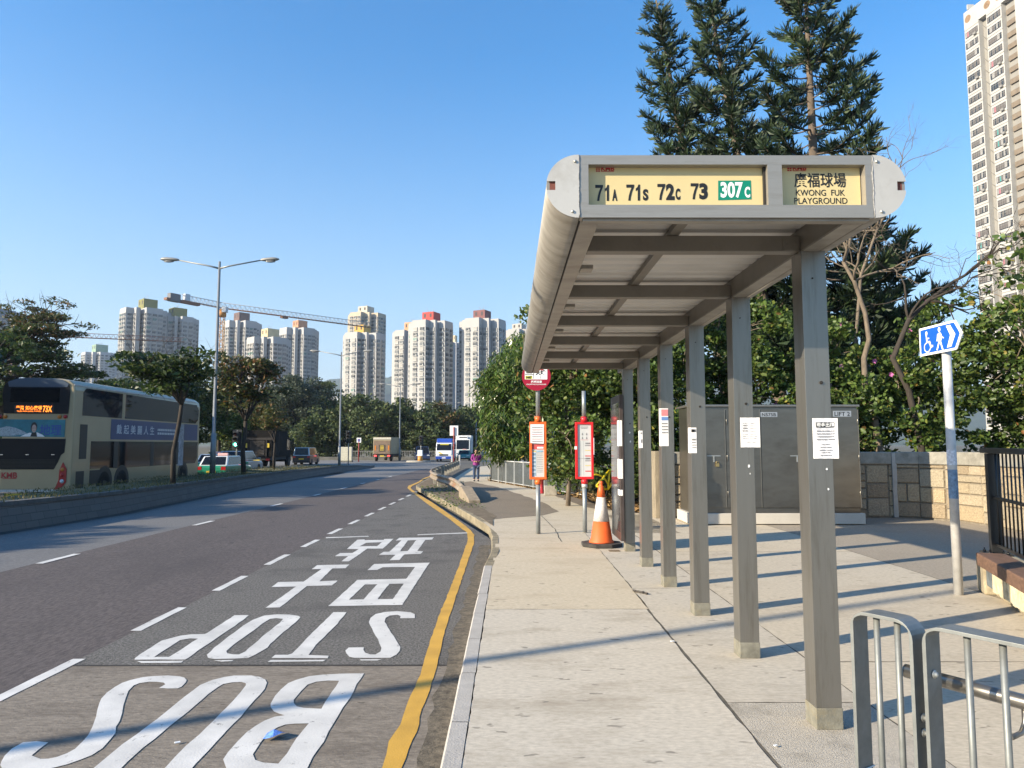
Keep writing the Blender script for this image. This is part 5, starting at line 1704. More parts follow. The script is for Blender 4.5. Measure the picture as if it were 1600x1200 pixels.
# ---- traffic lights and beacons at the junction
sig_black = M('signal_black', (0.012, 0.014, 0.014), 0.5, var=0)
def traffic_light(label, u, vt, vb, Y, lit=None, facing=-1):
    tp, bt = at(u, vt, Y), at(u, vb, Y)
    zb = hgt(Y) + RD if Y > 50 else mz(Y)
    t = thing('traffic_light', label, 'traffic light', (tp.x, Y, zb), 0, 'traffic lights at the junction')
    H = tp.z - zb
    MB().tube([(0, 0, 0), (0, 0, H)], 0.055, 10).build('pole', lamp_m, t)
    hd_ = MB().box2((-0.17, -0.25, H - 1.15), (0.17, -0.04, H - 0.1)).build('signal_head', sig_black, t, 0.02)
    bk_ = MB().box2((-0.30, -0.05, H - 1.28), (0.30, -0.035, H + 0.03)).build('backing_board', sig_black, t)
    for k, cc in enumerate(((0.3, 0.01, 0.01), (0.3, 0.14, 0.0), (0.0, 0.2, 0.1))):
        z = H - 0.28 - 0.33 * k
        on = lit == k
        if facing < 0:
            m_ = M('lens_on_%d' % k, (0.1, 0.9, 0.6), 0.4, var=0, emit=(0.15, 1.0, 0.65), estr=6) if on else M('lens_off_%d' % k, [c * .25 for c in cc], 0.3, var=0)
            ln = MB().lathe([(0.105, 0), (0.09, 0.02), (0, 0.03)], 14, (0, -0.251, z), Euler((R(90), 0, 0)).to_matrix()).build('lens', m_, hd_)
            vz = MB()
            pts = [(0.125 * math.cos(R(a)), 0.125 * math.sin(R(a))) for a in range(-20, 201, 20)]
            vv = [(x, -0.251, z + y) for x, y in pts] + [(x, -0.43, z + y) for x, y in pts]
            vz.add(vv, [(i, i + 1, len(pts) + i + 1, len(pts) + i) for i in range(len(pts) - 1)])
            vz.build('visor', sig_black, hd_)
    return t
traffic_light('traffic light showing green beside the trunk left of the black truck', 371, 672, 735, 47, 2)
traffic_light('dark traffic light on the grassy tip of the central reservation', 545, 673, 722, 74)
traffic_light('dark traffic light right of the khaki truck', 658, 681, 720, 92)
beac_o = M('beacon_orange', (0.5, 0.22, 0.03), 0.5, var=0)
b = at(656.5, 719, 90)
t = thing('traffic_bollard', 'white topped orange bollard at the traffic island', 'bollard', (b.x, 90, hgt(90) + RD))
MB().lathe([(0.32, 0), (0.30, 0.75), (0.0, 0.75)], 10).build('shell', beac_o, t)
MB().box2((-0.3, -0.3, 0.751), (0.3, 0.3, 1.5)).build('lantern', white_ink, t, 0.06)
b = gp(622, 718, RD)
isl = MB().lathe([(1.6, 0), (1.5, 0.18), (0, 0.2)], 20, (0, 0, 0))
tag(isl.build('traffic_island', M('island_conc', (0.3, 0.28, 0.24), 0.9), loc=(at(654, 719, 91).x, 91, hgt(91) + RD - 0.01)), kind='structure')
# junction railings and cabinet far across
ta = at(540, 712, 108); tb = at(700, 712, 108)
t = thing('junction_fence', 'pale railings in front of the trees across the junction', 'fence', (ta.x, 108, hgt(108)))
fr2 = MB()
Lf = tb.x - ta.x
n = int(Lf / 0.25)
for k in range(n + 1):
    fr2.box2((Lf * k / n - 0.025, -.02, 0), (Lf * k / n + 0.025, .02, 1.2))
fr2.box2((0, -.03, 1.15), (Lf, .03, 1.22)); fr2.box2((0, -.03, 0.15), (Lf, .03, 0.2))
fr2.build('bars', MATS['lamp_head'], t)
kb = MB().box2((-45, 105.5, hgt(106) - 0.2), (20, 106.2, hgt(106) + 0.35)); structure('far_kerb', kb, M('far_kerb_dark', (0.12, 0.115, 0.1), 0.9, var=0.3, scale=1))
b = at(468, 716, 88)
b2 = at(541, 717, 92)
t = thing('control_box', 'pale cream roadside control box at the tip of the reservation', 'control box', (b2.x, 92, hgt(92) + RD))
MB().box2((-0.75, -0.3, 0.15), (0.75, 0.3, 1.9)).build('body', M('cream_box', (0.5, 0.47, 0.36), 0.6), t, 0.03)
MB().box2((-0.8, -0.35, 0), (0.8, 0.35, 0.149)).build('base', MATS['far_kerb_dark'], t)

# ------------------------------------------------------------------ vehicles
glass = M('vehicle_glass', (0.008, 0.009, 0.011), 0.05, var=0, spec=0.35)
tyre = M('tyre', (0.015, 0.015, 0.015), 0.85, var=0)
chrome = M('chrome', (0.55, 0.55, 0.55), 0.25, 0.9, var=0)
lampred = M('tail_red', (0.38, 0.015, 0.015), 0.3, var=0)
lampredon = M('tail_red_lit', (0.6, 0.02, 0.02), 0.3, var=0, emit=(1, 0.05, 0.05), estr=2.5)
lampamb = M('tail_amber', (0.55, 0.18, 0.02), 0.3, var=0)
headl = M('headlamp', (0.65, 0.66, 0.66), 0.15, var=0)
plate_y = M('plate_yellow', (0.62, 0.44, 0.04), 0.5, var=0)
plate_w = M('plate_white', (0.7, 0.7, 0.68), 0.5, var=0)
under = M('underbody', (0.02, 0.02, 0.02), 0.8, var=0)
def wheel(t, x, y, r, w=0.24):
    s = 1 if x > 0 else -1
    ax = Euler((0, R(90), 0)).to_matrix()
    wm = MB().lathe([(r * .6, -w / 2), (r * .93, -w / 2), (r, -w / 2 + .03), (r, w / 2 - .03), (r * .93, w / 2), (r * .6, w / 2)], 20, (x, y, r), ax)
    o = wm.build('wheel', tyre, t)
    rm = MB().lathe([(r * .59, -w / 2 + .03), (r * .59, w / 2 - .03)], 16, (x, y, r), ax)
    rm.lathe([(r * .2, -w / 2 - .0), (r * .2, w / 2 + 0.0)], 8, (x, y, r), ax)
    rm.build('rim', chrome, o)
def car(name, label, cat, x, y, z, rz, paint, L, W, H, waist, prof, cab, rear=True, seg=(), group=None, lit=False, extra=None, roof_mat=None):
    """y+ is the front; prof: lower body side outline (y, z); cab: y0,y1 at waist, y2,y3 at the roof"""
    t = thing(name, label, cat, (x, y, z), rz, group)
    hw = W / 2
    b = MB().prism([(-hw, a, c) for a, c in prof], (W, 0, 0))
    b.build('body', paint, t, 0.05)
    y0, y1, y2, y3 = cab
    tw = hw - 0.16
    bw = hw - 0.05
    vs = [(-bw, y0, waist - .01), (bw, y0, waist - .01), (bw, y1, waist - .01), (-bw, y1, waist - .01), (-tw, y2, H), (tw, y2, H), (tw, y3, H), (-tw, y3, H)]
    MB().add(vs, [(0, 1, 5, 4), (1, 2, 6, 5), (2, 3, 7, 6), (3, 0, 4, 7), (4, 5, 6, 7)]).build('cabin', roof_mat or paint, t, 0.05)
    def pane(nm, i, j, k, l, m_=0.09):
        a, b_, c_, d_ = [Vector(vs[q]) for q in (i, j, k, l)]
        nn = (b_ - a).cross(d_ - a).normalized()
        ce = (a + b_ + c_ + d_) / 4
        if nn.dot(ce - Vector((0, (y0 + y1) / 2, (waist + H) / 2))) < 0: nn = -nn
        pts = [ce + (q - ce) * (1 - m_) + nn * 0.008 for q in (a, b_, c_, d_)]
        MB().poly(pts).build(nm, glass, t)
    pane('rear_window', 0, 1, 5, 4, 0.14)
    pane('windscreen', 2, 3, 7, 6, 0.10)
    pane('side_window', 1, 2, 6, 5, 0.13)
    pane('side_window', 3, 0, 4, 7, 0.13)
    r = 0.31 if H < 1.6 else 0.34
    for sx_ in (-1, 1):
        for yy__ in (L * 0.2, L * 0.8):
            wheel(t, sx_ * (hw - 0.1), yy__, r)
        MB().box2((sx_ * (hw - .17) - .13, -0.012, waist - .25), (sx_ * (hw - .17) + .13, 0.05, waist - .05)).build('tail_light', lampredon if lit else lampred, t)
        MB().box2((sx_ * (hw - .25) - .17, L - 0.06, waist - .28), (sx_ * (hw - .25) + .17, L + 0.012, waist - .12)).build('headlight', headl, t)
        MB().box2((sx_ * hw - .02, y1 - .25, waist), (sx_ * hw + .18 * sx_, y1 - .12, waist + .14)).build('mirror', paint, t, 0.02)
    MB().box2((-.26, -0.014, waist - .42), (.26, -0.002, waist - .30)).build('number_plate', plate_y, t)
    MB().box2((-.26, L + 0.002, waist - .52), (.26, L + 0.014, waist - .40)).build('number_plate', plate_w, t)
    MB().box2((-hw - .005, -0.03, 0.28), (hw + .005, 0.10, 0.45)).build('bumper', under, t, 0.02)
    MB().box2((-hw - .005, L - 0.1, 0.26), (hw + .005, L + 0.03, 0.44)).build('bumper', under, t, 0.02)
    if extra: extra(t)
    return t
saloon = [(0.0, 0.35), (0.0, 0.85), (0.08, 0.93), (3.3, 0.90), (4.45, 0.75), (4.5, 0.40), (4.3, 0.22), (0.2, 0.24)]
van_p = [(0.0, 0.30), (0.0, 1.02), (3.9, 1.02), (4.6, 0.92), (4.65, 0.40), (4.5, 0.24), (0.15, 0.26)]
OZ = -0.22
taxi_g = M('taxi_green', (0.02, 0.22, 0.13), 0.3, var=0.04, coat=0.5)
taxi_w = M('taxi_white', (0.62, 0.65, 0.66), 0.35, var=0.04, coat=0.5)
silver = M('car_silver', (0.36, 0.38, 0.40), 0.3, 0.5, var=0.04, coat=0.5)
navy = M('car_navy', (0.025, 0.035, 0.09), 0.25, 0.3, var=0.04, coat=0.6)
dark_car = M('car_dark', (0.03, 0.032, 0.036), 0.3, 0.3, var=0.04, coat=0.5)
def place(u, Y): return at(u, 700, Y).x
def taxi_sign(t):
    MB().box2((-0.3, 1.75, 1.46), (0.3, 1.92, 1.62)).build('roof_sign', M('roof_sign_pink', (0.6, 0.35, 0.33), 0.5, var=0), t, 0.03)
car('taxi', 'green taxi with white roof just ahead of the double decker bus', 'taxi', place(331, 41), 41, hgt(41) + OZ - .1, R(2), taxi_g, 4.5, 1.7, 1.45, 0.93, saloon, (0.25, 3.45, 0.7, 2.7), extra=taxi_sign, group='taxis', roof_mat=taxi_w)
car('taxi', 'second green and white taxi half hidden ahead of the nearer taxi', 'taxi', place(323, 48), 48, hgt(48) + OZ - .05, R(2), taxi_g, 4.5, 1.7, 1.45, 0.93, saloon, (0.25, 3.45, 0.7, 2.7), extra=taxi_sign, group='taxis', roof_mat=taxi_w)
car('parked_car', 'silver hatchback with red tail lights lit beside the lamp post', 'car', place(355, 49), 49.5, hgt(50) + OZ, R(2), silver, 4.4, 1.8, 1.62, 0.98, saloon, (0.06, 3.4, 0.4, 2.6), lit=True)
car('van', 'dark van with a pale roof ahead of the black truck', 'van', place(471, 75), 75, hgt(75) + OZ + .05, R(3), dark_car, 4.6, 1.8, 1.85, 1.02, van_p, (0.03, 4.2, 0.2, 3.2), roof_mat=silver)
car('van', 'dark navy people carrier turning out of the junction', 'van', place(652, 93) , 97, hgt(95) + RD, R(180 + 10), navy, 4.6, 1.85, 1.95, 1.02, van_p, (0.03, 4.2, 0.2, 3.2))
car('taxi', 'green taxi waiting between the minibus and the woman', 'taxi', place(724, 98), 102.5, hgt(98) + RD, R(180), M('taxi_teal', (0.03, 0.26, 0.24), 0.3, var=0.04), 4.5, 1.7, 1.45, 0.93, saloon, (0.25, 3.45, 0.7, 2.7), extra=taxi_sign, group='taxis')
k = 0
for (u, Y, col, lab) in ((772, 118, silver, 'silver car in the car park right of the woman'), (762, 120, navy, 'dark blue car parked behind the grey post'), (756, 117, taxi_w, 'white car parked directly behind the woman')):
    car('parked_car', lab, 'car', place(u, Y), Y, hgt(Y) + 0.2, R(205 + 15 * k), col, 4.4, 1.75, 1.45, 0.93, saloon, (0.25, 3.45, 0.7, 2.7), group='cars parked beyond the footpath')
    k += 1
def box_truck(name, label, x, y, z, rz, box_m, cab_m, W, Hb, Lb, rear_draw, h0=0.95, front=None):
    t = thing(name, label, 'truck', (x, y, z), rz)
    hw = W / 2
    MB().box2((-hw, 0, h0), (hw, Lb, Hb)).build('cargo_box', box_m, t, 0.02)
    MB().box2((-hw + .12, 0.1, h0 - .28), (hw - .12, Lb + 1.7, h0 - .002)).build('chassis', under, t)
    c = MB().prism([(-hw + .1, Lb + .15, .45), (-hw + .1, Lb + .15, Hb - .55), (-hw + .1, Lb + 1.3, Hb - .6), (-hw + .1, Lb + 1.75, 1.5), (-hw + .1, Lb + 1.8, .45)], (W - .2, 0, 0))
    co = c.build('cab', cab_m, t, 0.05)
    MB().poly([(-hw + .25, Lb + 1.345, Hb - .72), (hw - .25, Lb + 1.345, Hb - .72), (hw - .25, Lb + 1.745, 1.58), (-hw + .25, Lb + 1.745, 1.58)]).build('windscreen', glass, co)
    for s_ in (-1, 1):
        MB().poly([(s_ * (hw - .094), Lb + .35, 1.5), (s_ * (hw - .094), Lb + 1.6, 1.5), (s_ * (hw - .094), Lb + 1.25, Hb - .75), (s_ * (hw - .094), Lb + .35, Hb - .7)]).build('side_window', glass, co)
        for yy__ in (1.0, Lb + 1.0):
            wheel(t, s_ * (hw - .2), yy__, 0.42, 0.3)
        MB().box2((s_ * (hw - .3) - .16, -0.03, h0 - .30), (s_ * (hw - .3) + .16, 0.02, h0 - .15)).build('tail_light', lampredon if rear_draw == 'khaki' else lampred, t)
        MB().box2((s_ * (hw - .35) - .18, Lb + 1.78, .7), (s_ * (hw - .35) + .18, Lb + 1.83, .92)).build('headlight', headl, t)
    MB().box2((-.27, -0.05, h0 - .32), (.27, -0.03, h0 - .18)).build('number_plate', plate_y, t)
    return t, hw
truck_black = M('truck_black', (0.011, 0.010, 0.009), 0.8, var=0.25, scale=2, spec=0.12)
truck_grey = M('truck_grime', (0.045, 0.04, 0.036), 0.8, var=0.3, scale=3, spec=0.15)
t, hw = box_truck('box_truck', 'grimy black box truck with tail lift and yellow stickers', place(402, 60), 60, hgt(60) + OZ + .15, R(2), truck_black, truck_black, 2.4, 3.15, 4.6, 'black')
MB().box2((-hw + .02, -0.05, 2.35), (hw - .02, -0.001, 2.55)).build('rear_header', truck_grey, t)
lift = MB().box2((-0.62, -0.09, 1.0), (0.62, -0.001, 2.3))
for k in range(5):
    lift.box2((-0.6, -0.11, 1.12 + k * .25), (0.6, -0.091, 1.15 + k * .25))
lift.build('tail_lift', truck_grey, t)
for s_ in (-1, 1):
    MB().box2((s_ * 0.88 - .12, -0.06, 1.72), (s_ * 0.88 + .12, -0.001, 2.08)).build('sticker', plate_y, t)
    MB().box2((s_ * 0.75 - .05, -0.08, 0.9), (s_ * 0.75 + .05, -0.001, 2.34)).build('lift_rail', truck_grey, t)
MB().box2((hw + .001, 2.0, 0.96), (hw + .012, 2.06, 3.1)).build('side_seam', truck_grey, t)
khaki = M('truck_khaki', (0.30, 0.25, 0.155), 0.6, var=0.15, scale=2)
brownish = M('truck_brown', (0.17, 0.115, 0.075), 0.7, var=0.2, scale=3)
t, hw = box_truck('box_truck', 'khaki box truck seen from behind at the junction', place(597, 96), 96, hgt(96) + RD, R(-4), khaki, khaki, 2.4, 3.2, 5.2, 'khaki')
MB().box2((-hw + .1, -0.05, 1.0), (hw - .1, -0.001, 2.75)).build('rear_door', brownish, t)
MB().box2((-hw, -0.06, 2.9), (hw, -0.001, 3.15)).build('rear_header', M('header_cream', (0.5, 0.47, 0.38), 0.6), t)
MB().box2((-.42, -0.08, 1.3), (.42, -0.051, 2.2)).build('tail_lift', M('lift_dark', (0.06, 0.045, 0.03), 0.7), t)
wr = MB()
for k in range(4):
    wr.box2((-.25, -0.09, 1.45 + k * .18), (.25, -0.081, 1.53 + k * .18))
wr.build('warning_sign', plate_y, t)
for s_ in (-1, 1):
    MB().box2((s_ * .9 - .08, -0.07, 1.45), (s_ * .9 + .08, -0.051, 2.1)).build('sticker', lampamb, t)
white_t = M('truck_white', (0.62, 0.62, 0.6), 0.5, var=0.06)
t, hw = box_truck('box_truck', 'white refrigerated lorry waiting behind the blue minibus', place(722, 108), 116.5, hgt(108) + RD, R(180), white_t, white_t, 2.4, 3.7, 5.5, 'white')
MB().box2((-0.75, 5.52, 2.75), (0.75, 6.1, 3.55)).build('cooling_unit', white_t, t, 0.1)
MB().box2((-0.6, 6.101, 3.3), (0.6, 6.11, 3.45)).build('grille', under, t)
# minibus
t = thing('minibus', 'white and blue minibus facing the camera at the junction', 'minibus', (place(694, 92), 98.5, hgt(92) + RD), R(180))
blue_v = M('minibus_blue', (0.02, 0.06, 0.34), 0.35, var=0.04, coat=0.4)
pf = [(0, .35), (0, 2.35), (.15, 2.55), (6.0, 2.55), (6.5, 2.3), (6.85, 1.45), (7.0, 1.0), (7.0, .35)]
MB().prism([(-1.02, a, c) for a, c in pf], (2.04, 0, 0)).build('body', M('minibus_white', (0.62, 0.64, 0.66), 0.4, var=0.04), t, 0.06)
MB().prism([(-0.98, a, c) for a, c in ((0.1, 2.552), (6.0, 2.552), (6.3, 2.42), (6.1, 2.85), (5.6, 2.98), (0.3, 2.9))], (1.96, 0, 0)).build('roof', blue_v, t, 0.06)
MB().poly([(-.9, 6.53, 2.28), (.9, 6.53, 2.28), (.92, 6.87, 1.47), (-.92, 6.87, 1.47)]).build('windscreen', glass, t)
MB().box2((-1.03, 6.95, .36), (1.03, 7.02, .72)).build('bumper', blue_v, t, 0.03)
MB().box2((-.55, 7.003, .78), (.55, 7.015, 0.98)).build('grille', under, t)
MB().prism([(0.1, 7.01, 1.0), (0.4, 7.01, 1.0), (0.75, 6.93, 1.25), (0.5, 6.93, 1.25)], (0, 0.01, 0)).build('yellow_flash', plate_y, t)
MB().box2((-.6, 6.60, 2.15), (.5, 6.66, 2.30)).build('route_board', M('board_yellow', (0.5, 0.42, 0.05), 0.5, var=0), t)
for s_ in (-1, 1):
    MB().box2((s_ * .75 - .16, 6.99, .8), (s_ * .75 + .16, 7.02, 1.0)).build('headlight', headl, t)
    for yy__ in (1.2, 5.9): wheel(t, s_ * .92, yy__, .36, .22)
    MB().poly([(s_ * 1.026, .4, 1.45), (s_ * 1.026, 6.4, 1.45), (s_ * 1.026, 6.2, 2.25), (s_ * 1.026, .4, 2.25)]).build('side_window', glass, t)
    MB().box2((s_ * 1.1 - .08, 6.6, 1.6), (s_ * 1.1 + .08, 6.7, 2.0)).build('mirror', under, t)
MB().box2((-.24, 7.021, .45), (.24, 7.03, .58)).build('number_plate', plate_w, t)

# ---- double decker bus, rear three-quarter view
bus_gold = M('bus_champagne', (0.34, 0.28, 0.175), 0.35, 0.25, var=0.04, scale=2, coat=0.3)
bus_dark = M('bus_navy_black', (0.008, 0.010, 0.014), 0.4, var=0.05, spec=0.2)
BY = 26.4
bz = hgt(26.4) - 0.27
bc = at(112, 694, BY)
t = thing('double_decker_bus', 'champagne gold double decker bus seen from behind beyond the reservation', 'bus', (bc.x - 1.27, BY, bz), R(2.6))
W, L, H = 2.54, 12.0, 4.4
hw = W / 2
def bprof(w, z):  # rounded top
    return w
sec = [(-hw, 0.32), (-hw, 4.0), (-hw + .06, 4.22), (-hw + .22, 4.36), (-hw + .5, 4.42), (0, 4.44), (hw - .5, 4.42), (hw - .22, 4.36), (hw - .06, 4.22), (hw, 4.0), (hw, 0.32)]
ring = []
ys = [(0.0, 0.0, 1.0), (0.25, 0, 1.0), (L - .5, 0, 1), (L, -0.05, 1)]
body = MB()
vs = []
for yy__, dz_, sc_2 in ys:
    for x, z in sec:
        vs.append((x * sc_2, yy__, z + (dz_ if z > 3 else 0)))
n = len(sec)
for i in range(len(ys) - 1):
    body.add([], [])
body.add(vs, [(i * n + k, i * n + k + 1, (i + 1) * n + k + 1, (i + 1) * n + k) for i in range(len(ys) - 1) for k in range(n - 1)] +
         [tuple(range(n)), tuple(range((len(ys) - 1) * n, len(ys) * n)), tuple([i * n for i in range(len(ys))] + [i * n + n - 1 for i in range(len(ys) - 1, -1, -1)])])
body_o = body.build('body', bus_gold, t, 0.05)
# slope of the rear corners
def rz_(v): return at(60, v, BY).z - bz
def rx_(u): return at(u, 680, BY).x - bc.x + hw
def rear(pts, dy): return [(rx_(u), dy, rz_(v)) for u, v in pts]
ub = MB().prism(rear([(6, 646), (104, 646.5), (105.5, 612), (103, 600), (92, 593), (60, 590.5), (28, 591), (12, 595), (4, 602), (2.5, 615)], -0.03), (0, 0.02, 0))
o = ub.build('upper_rear_panel', bus_dark, t, 0.008)
MB().prism(rear([(15, 628.5), (90, 629), (90, 607), (15, 606.5)], -0.036), (0, 0.005, 0)).build('rear_window', glass, o)
# bands of moulding
MB().prism(rear([(12, 604.5), (101, 605), (104, 600), (93, 593), (60, 590.5), (28, 591), (10, 597)], -0.045), (0, 0.012, 0)).build('top_spoiler', M('spoiler_blue_grey', (0.06, 0.085, 0.12), 0.3, var=0.05), o, 0.005)
def flat_text(name, body_, p0, p1_, capz, off, m_, parent, lift=0.0):
    """lettering between two points in thing space, fitted to width and height"""
    tx = MB().text(body_, 1, (0, 0, 0), (1, 0, 0), (0, 0, 1), off=off)
    xs = [q[0] for q in tx.v]; zs = [q[2] for q in tx.v]
    p0, p1_ = Vector(p0), Vector(p1_)
    d = p1_ - p0
    k = 1 / (max(xs) - min(xs)); kz = capz / (max(zs) - min(zs))
    m2 = MB(); m2.add([p0 + d * ((q[0] - min(xs)) * k) + Vector((0, 0, (q[2] - min(zs)) * kz)) for q in tx.v], tx.f)
    return m2.build(name, m_, parent, fix=False)
led = M('led_orange', (0.6, 0.16, 0.02), 0.5, var=0, emit=(1.0, 0.22, 0.02), estr=1.6)
ld = MB().prism(rear([(22, 645), (82, 645), (82, 633), (22, 633)], -0.036), (0, 0.005, 0)).build('destination_display', sig_black, o)
def RP(u, v, dy): return (rx_(u), dy, rz_(v))
flat_text('destination_text', '荃灣 如心廣場', RP(24.5, 640.5, -.0375), RP(64, 640.5, -.0375), rz_(634) - rz_(640.5), 0.015, led, ld)
flat_text('destination_text', 'TSUEN WAN (NINA TOWER)', RP(26, 644.2, -.0375), RP(63, 644.2, -.0375), rz_(641.6) - rz_(644.2), 0.01, led, ld)
flat_text('route_text', '73X', RP(65.5, 644, -.0375), RP(79.5, 644, -.0375), rz_(634) - rz_(644), 0.02, led, ld)
for u, m_ in ((0.5, lampred), (8.5, lampamb), (91, lampamb), (100, lampred)):
    MB().lathe([(0.075, 0), (0.07, 0.03), (0, 0.045)], 14, RP(u, 651, -0.01), Euler((R(90), 0, 0)).to_matrix()).build('upper_lamp', m_, t)
ad = MB().prism(rear([(-6, 682), (100, 683), (100, 656), (-6, 655)], -0.012), (0, 0.01, 0)).build('rear_advert', M('advert_teal', (0.02, 0.17, 0.21), 0.4, var=0.25, scale=3), t)
am = MB()
am.poly(rear([(-6, 676), (0, 669), (12, 666), (25, 668.5), (38, 674), (44, 678), (20, 681), (-6, 681)], -0.0135))
am.build('harbour_photo', M('advert_city', (0.33, 0.38, 0.40), 0.5, var=0.5, scale=30), ad)
am = MB(); am.poly(rear([(33, 682), (40, 678.5), (47, 676), (52, 677), (58, 675.5), (66, 679), (70, 682.4)], -0.0135)); am.build('white_jacket', white_ink, ad)
am = MB(); am.poly(rear([(48, 682), (50, 676), (57, 675.5), (58.5, 682.2)], -0.0145)); am.build('dark_collar', sig_black, ad)
am = MB()
am.poly([(rx_(53) + .115 * math.cos(a), -0.0148, rz_(667.5) + .185 * math.sin(a)) for a in [R(20 * k) for k in range(18)]])
am.build('dark_hair', M('hair_dark', (0.02, 0.016, 0.015), 0.6, var=0), ad)
am = MB(); am.poly([(rx_(53.2) + .082 * math.cos(a), -0.0156, rz_(669.6) + .145 * math.sin(a)) for a in [R(20 * k) for k in range(18)]])
am.build('face', M('advert_skin', (0.45, 0.32, 0.26), 0.6, var=0.04), ad)
am = MB()
for a in (51.4, 55): am.box2((rx_(a) - .02, -0.0168, rz_(669.2)), (rx_(a) + .02, -0.0162, rz_(668.6)))
am.box2((rx_(53.2) - .025, -0.0168, rz_(673.3)), (rx_(53.2) + .025, -0.0162, rz_(672.8)))
am.build('features', M('advert_brown', (0.12, 0.06, 0.05), 0.6, var=0), ad)
flat_text('advert_text', '地理', RP(62, 679.5, -.014), RP(95, 679.5, -.014), rz_(663.5) - rz_(679.5), 0.012, M('advert_blue', (0.02, 0.06, 0.30), 0.5, var=0), ad)
MB().prism(rear([(-6, 712.5), (-6, 685), (102, 685.5), (101, 707), (96, 711), (92, 722), (86, 733.5), (3, 733.5), (-6, 722)], -0.012), (0, 0.01, 0)).build('engine_cover', bus_dark, t)
gr = MB()
for k in range(7):
    v = 719 + k * 2.1
    gr.prism(rear([(2, v), (88, v), (88, v - .9), (2, v - .9)], -0.03), (0, 0.015, 0))
gr.build('engine_grille', sig_black, t)
gr = MB()
for u in (6, 45, 84): gr.prism(rear([(u - 2.5, 711), (u + 2.5, 711), (u + 2.5, 709.8), (u - 2.5, 709.8)], -0.03), (0, 0.015, 0))
gr.build('latches', chrome, t)
flat_text('logo', 'KMB', RP(7.5, 747, -.008), RP(31.5, 747, -.008), rz_(738) - rz_(747), 0.035, logo_red, t)
m2 = MB(); m2.prism(rear([(10, 748.2), (30, 748.2), (31, 747.2), (10, 747.2)], -0.008), (0, 0.004, 0))
for k in range(3): m2.prism(rear([(0.5, 739 + 3 * k + 2), (5.5, 739 + 3 * k + 2), (5.5, 739 + 3 * k), (0.5, 739 + 3 * k)], -0.008), (0, 0.004, 0))
m2.build('logo_bar', logo_red, t)
tl = MB().prism(rear([(88, 767), (94.5, 750), (95, 735), (100, 722), (106, 733), (106, 754), (100, 761)], -0.03), (0, 0.025, 0)).build('tail_light_cluster', lampred, t, 0.008)
for v, m_ in ((733.5, lampamb), (742, lampred), (752, headl)):
    MB().lathe([(0.075, 0), (0.07, 0.02), (0, 0.03)], 14, RP(100, v, -0.031), Euler((R(90), 0, 0)).to_matrix()).build('lamp', m_, tl)
MB().prism(rear([(-6, 768.5), (88, 768.5), (95, 765), (-6, 765)], -0.05), (0, 0.06, 0)).build('bumper_strip', white_pole, t)
MB().prism(rear([(14, 780), (50, 780), (50, 771), (14, 771)], -0.02), (0, 0.02, 0)).build('number_plate', plate_y, t)
# right side
def side(pts, dx=0.0): return [(hw + dx, y_, z_) for y_, z_ in pts]
xs_ = hw
up_o = MB().prism(side([(0.55, 3.08), (11.4, 3.08), (11.75, 3.3), (11.8, 3.8), (11.5, 4.06), (0.75, 4.12), (0.55, 3.95)], 0.002), (0.006, 0, 0)).build('upper_windows', M('bus_glass_blue', (0.012, 0.018, 0.026), 0.05, var=0.0, spec=0.4), t)
MB().prism(side([(3.55, 3.08), (3.78, 3.08), (3.78, 4.1), (3.55, 4.1)], 0.0085), (0.006, 0, 0)).build('window_pillar', bus_gold, up_o)
lo_o = MB().prism(side([(1.25, 1.05), (3.2, 1.05), (3.2, 1.02), (11.5, 1.02), (11.8, 1.3), (11.8, 2.12), (1.25, 2.12)], 0.002), (0.006, 0, 0)).build('lower_windows', glass, t)
for y_ in (3.0, 6.3, 9.0):
    MB().prism(side([(y_, 1.03), (y_ + .35, 1.03), (y_ + .35, 2.11), (y_, 2.11)], 0.0085), (0.006, 0, 0)).build('window_pillar', sig_black, lo_o)
MB().prism(side([(0.45, 1.45), (0.95, 1.45), (0.95, 2.75), (0.45, 2.75)], 0.002), (0.006, 0, 0)).build('vent_panel', sig_black, t)
MB().prism(side([(0.3, 0.33), (0.85, 0.33), (0.85, 1.0), (0.3, 1.0)], 0.002), (0.006, 0, 0)).build('lower_vent', sig_black, t)
MB().prism(side([(1.25, 0.45), (2.5, 0.45), (2.5, 1.0), (1.25, 1.0)], 0.002), (0.006, 0, 0)).build('service_door', sig_black, t)
sa = MB().prism(side([(2.7, 2.2), (9.2, 2.2), (9.2, 3.02), (2.7, 3.02)], 0.002), (0.006, 0, 0)).build('side_advert', M('advert_navy', (0.01, 0.04, 0.14), 0.4, var=0.08, scale=2), t)
MB().prism(side([(10.0, 2.2), (11.7, 2.2), (11.7, 3.02), (10.0, 3.02)], 0.002), (0.006, 0, 0)).build('side_advert', MATS['advert_navy'], t)
MB().prism(side([(9.25, 0.95), (9.95, 0.95), (9.95, 3.0), (9.25, 3.0)], 0.0095), (0.004, 0, 0)).build('figure_advert', M('advert_figure', (0.25, 0.28, 0.33), 0.5, var=0.5, scale=5), t)
def side_text(body_, y0, y1, z0, h, off, m_):
    tx = MB().text(body_, 1, (0, 0, 0), (1, 0, 0), (0, 0, 1), off=off)
    xs = [q[0] for q in tx.v]; zs = [q[2] for q in tx.v]
    k = (y1 - y0) / (max(xs) - min(xs)); kz = h / (max(zs) - min(zs))
    m2 = MB(); m2.add([(hw + 0.013, y0 + (q[0] - min(xs)) * k, z0 + (q[2] - min(zs)) * kz) for q in tx.v], tx.f)
    m2.build('advert_text', m_, sa, fix=False)
silver_ink = M('advert_silver', (0.55, 0.58, 0.62), 0.5, var=0)
side_text('戴 起 美 麗 人 生', 3.15, 6.6, 2.42, 0.40, 0.01, silver_ink)
mm = MB()
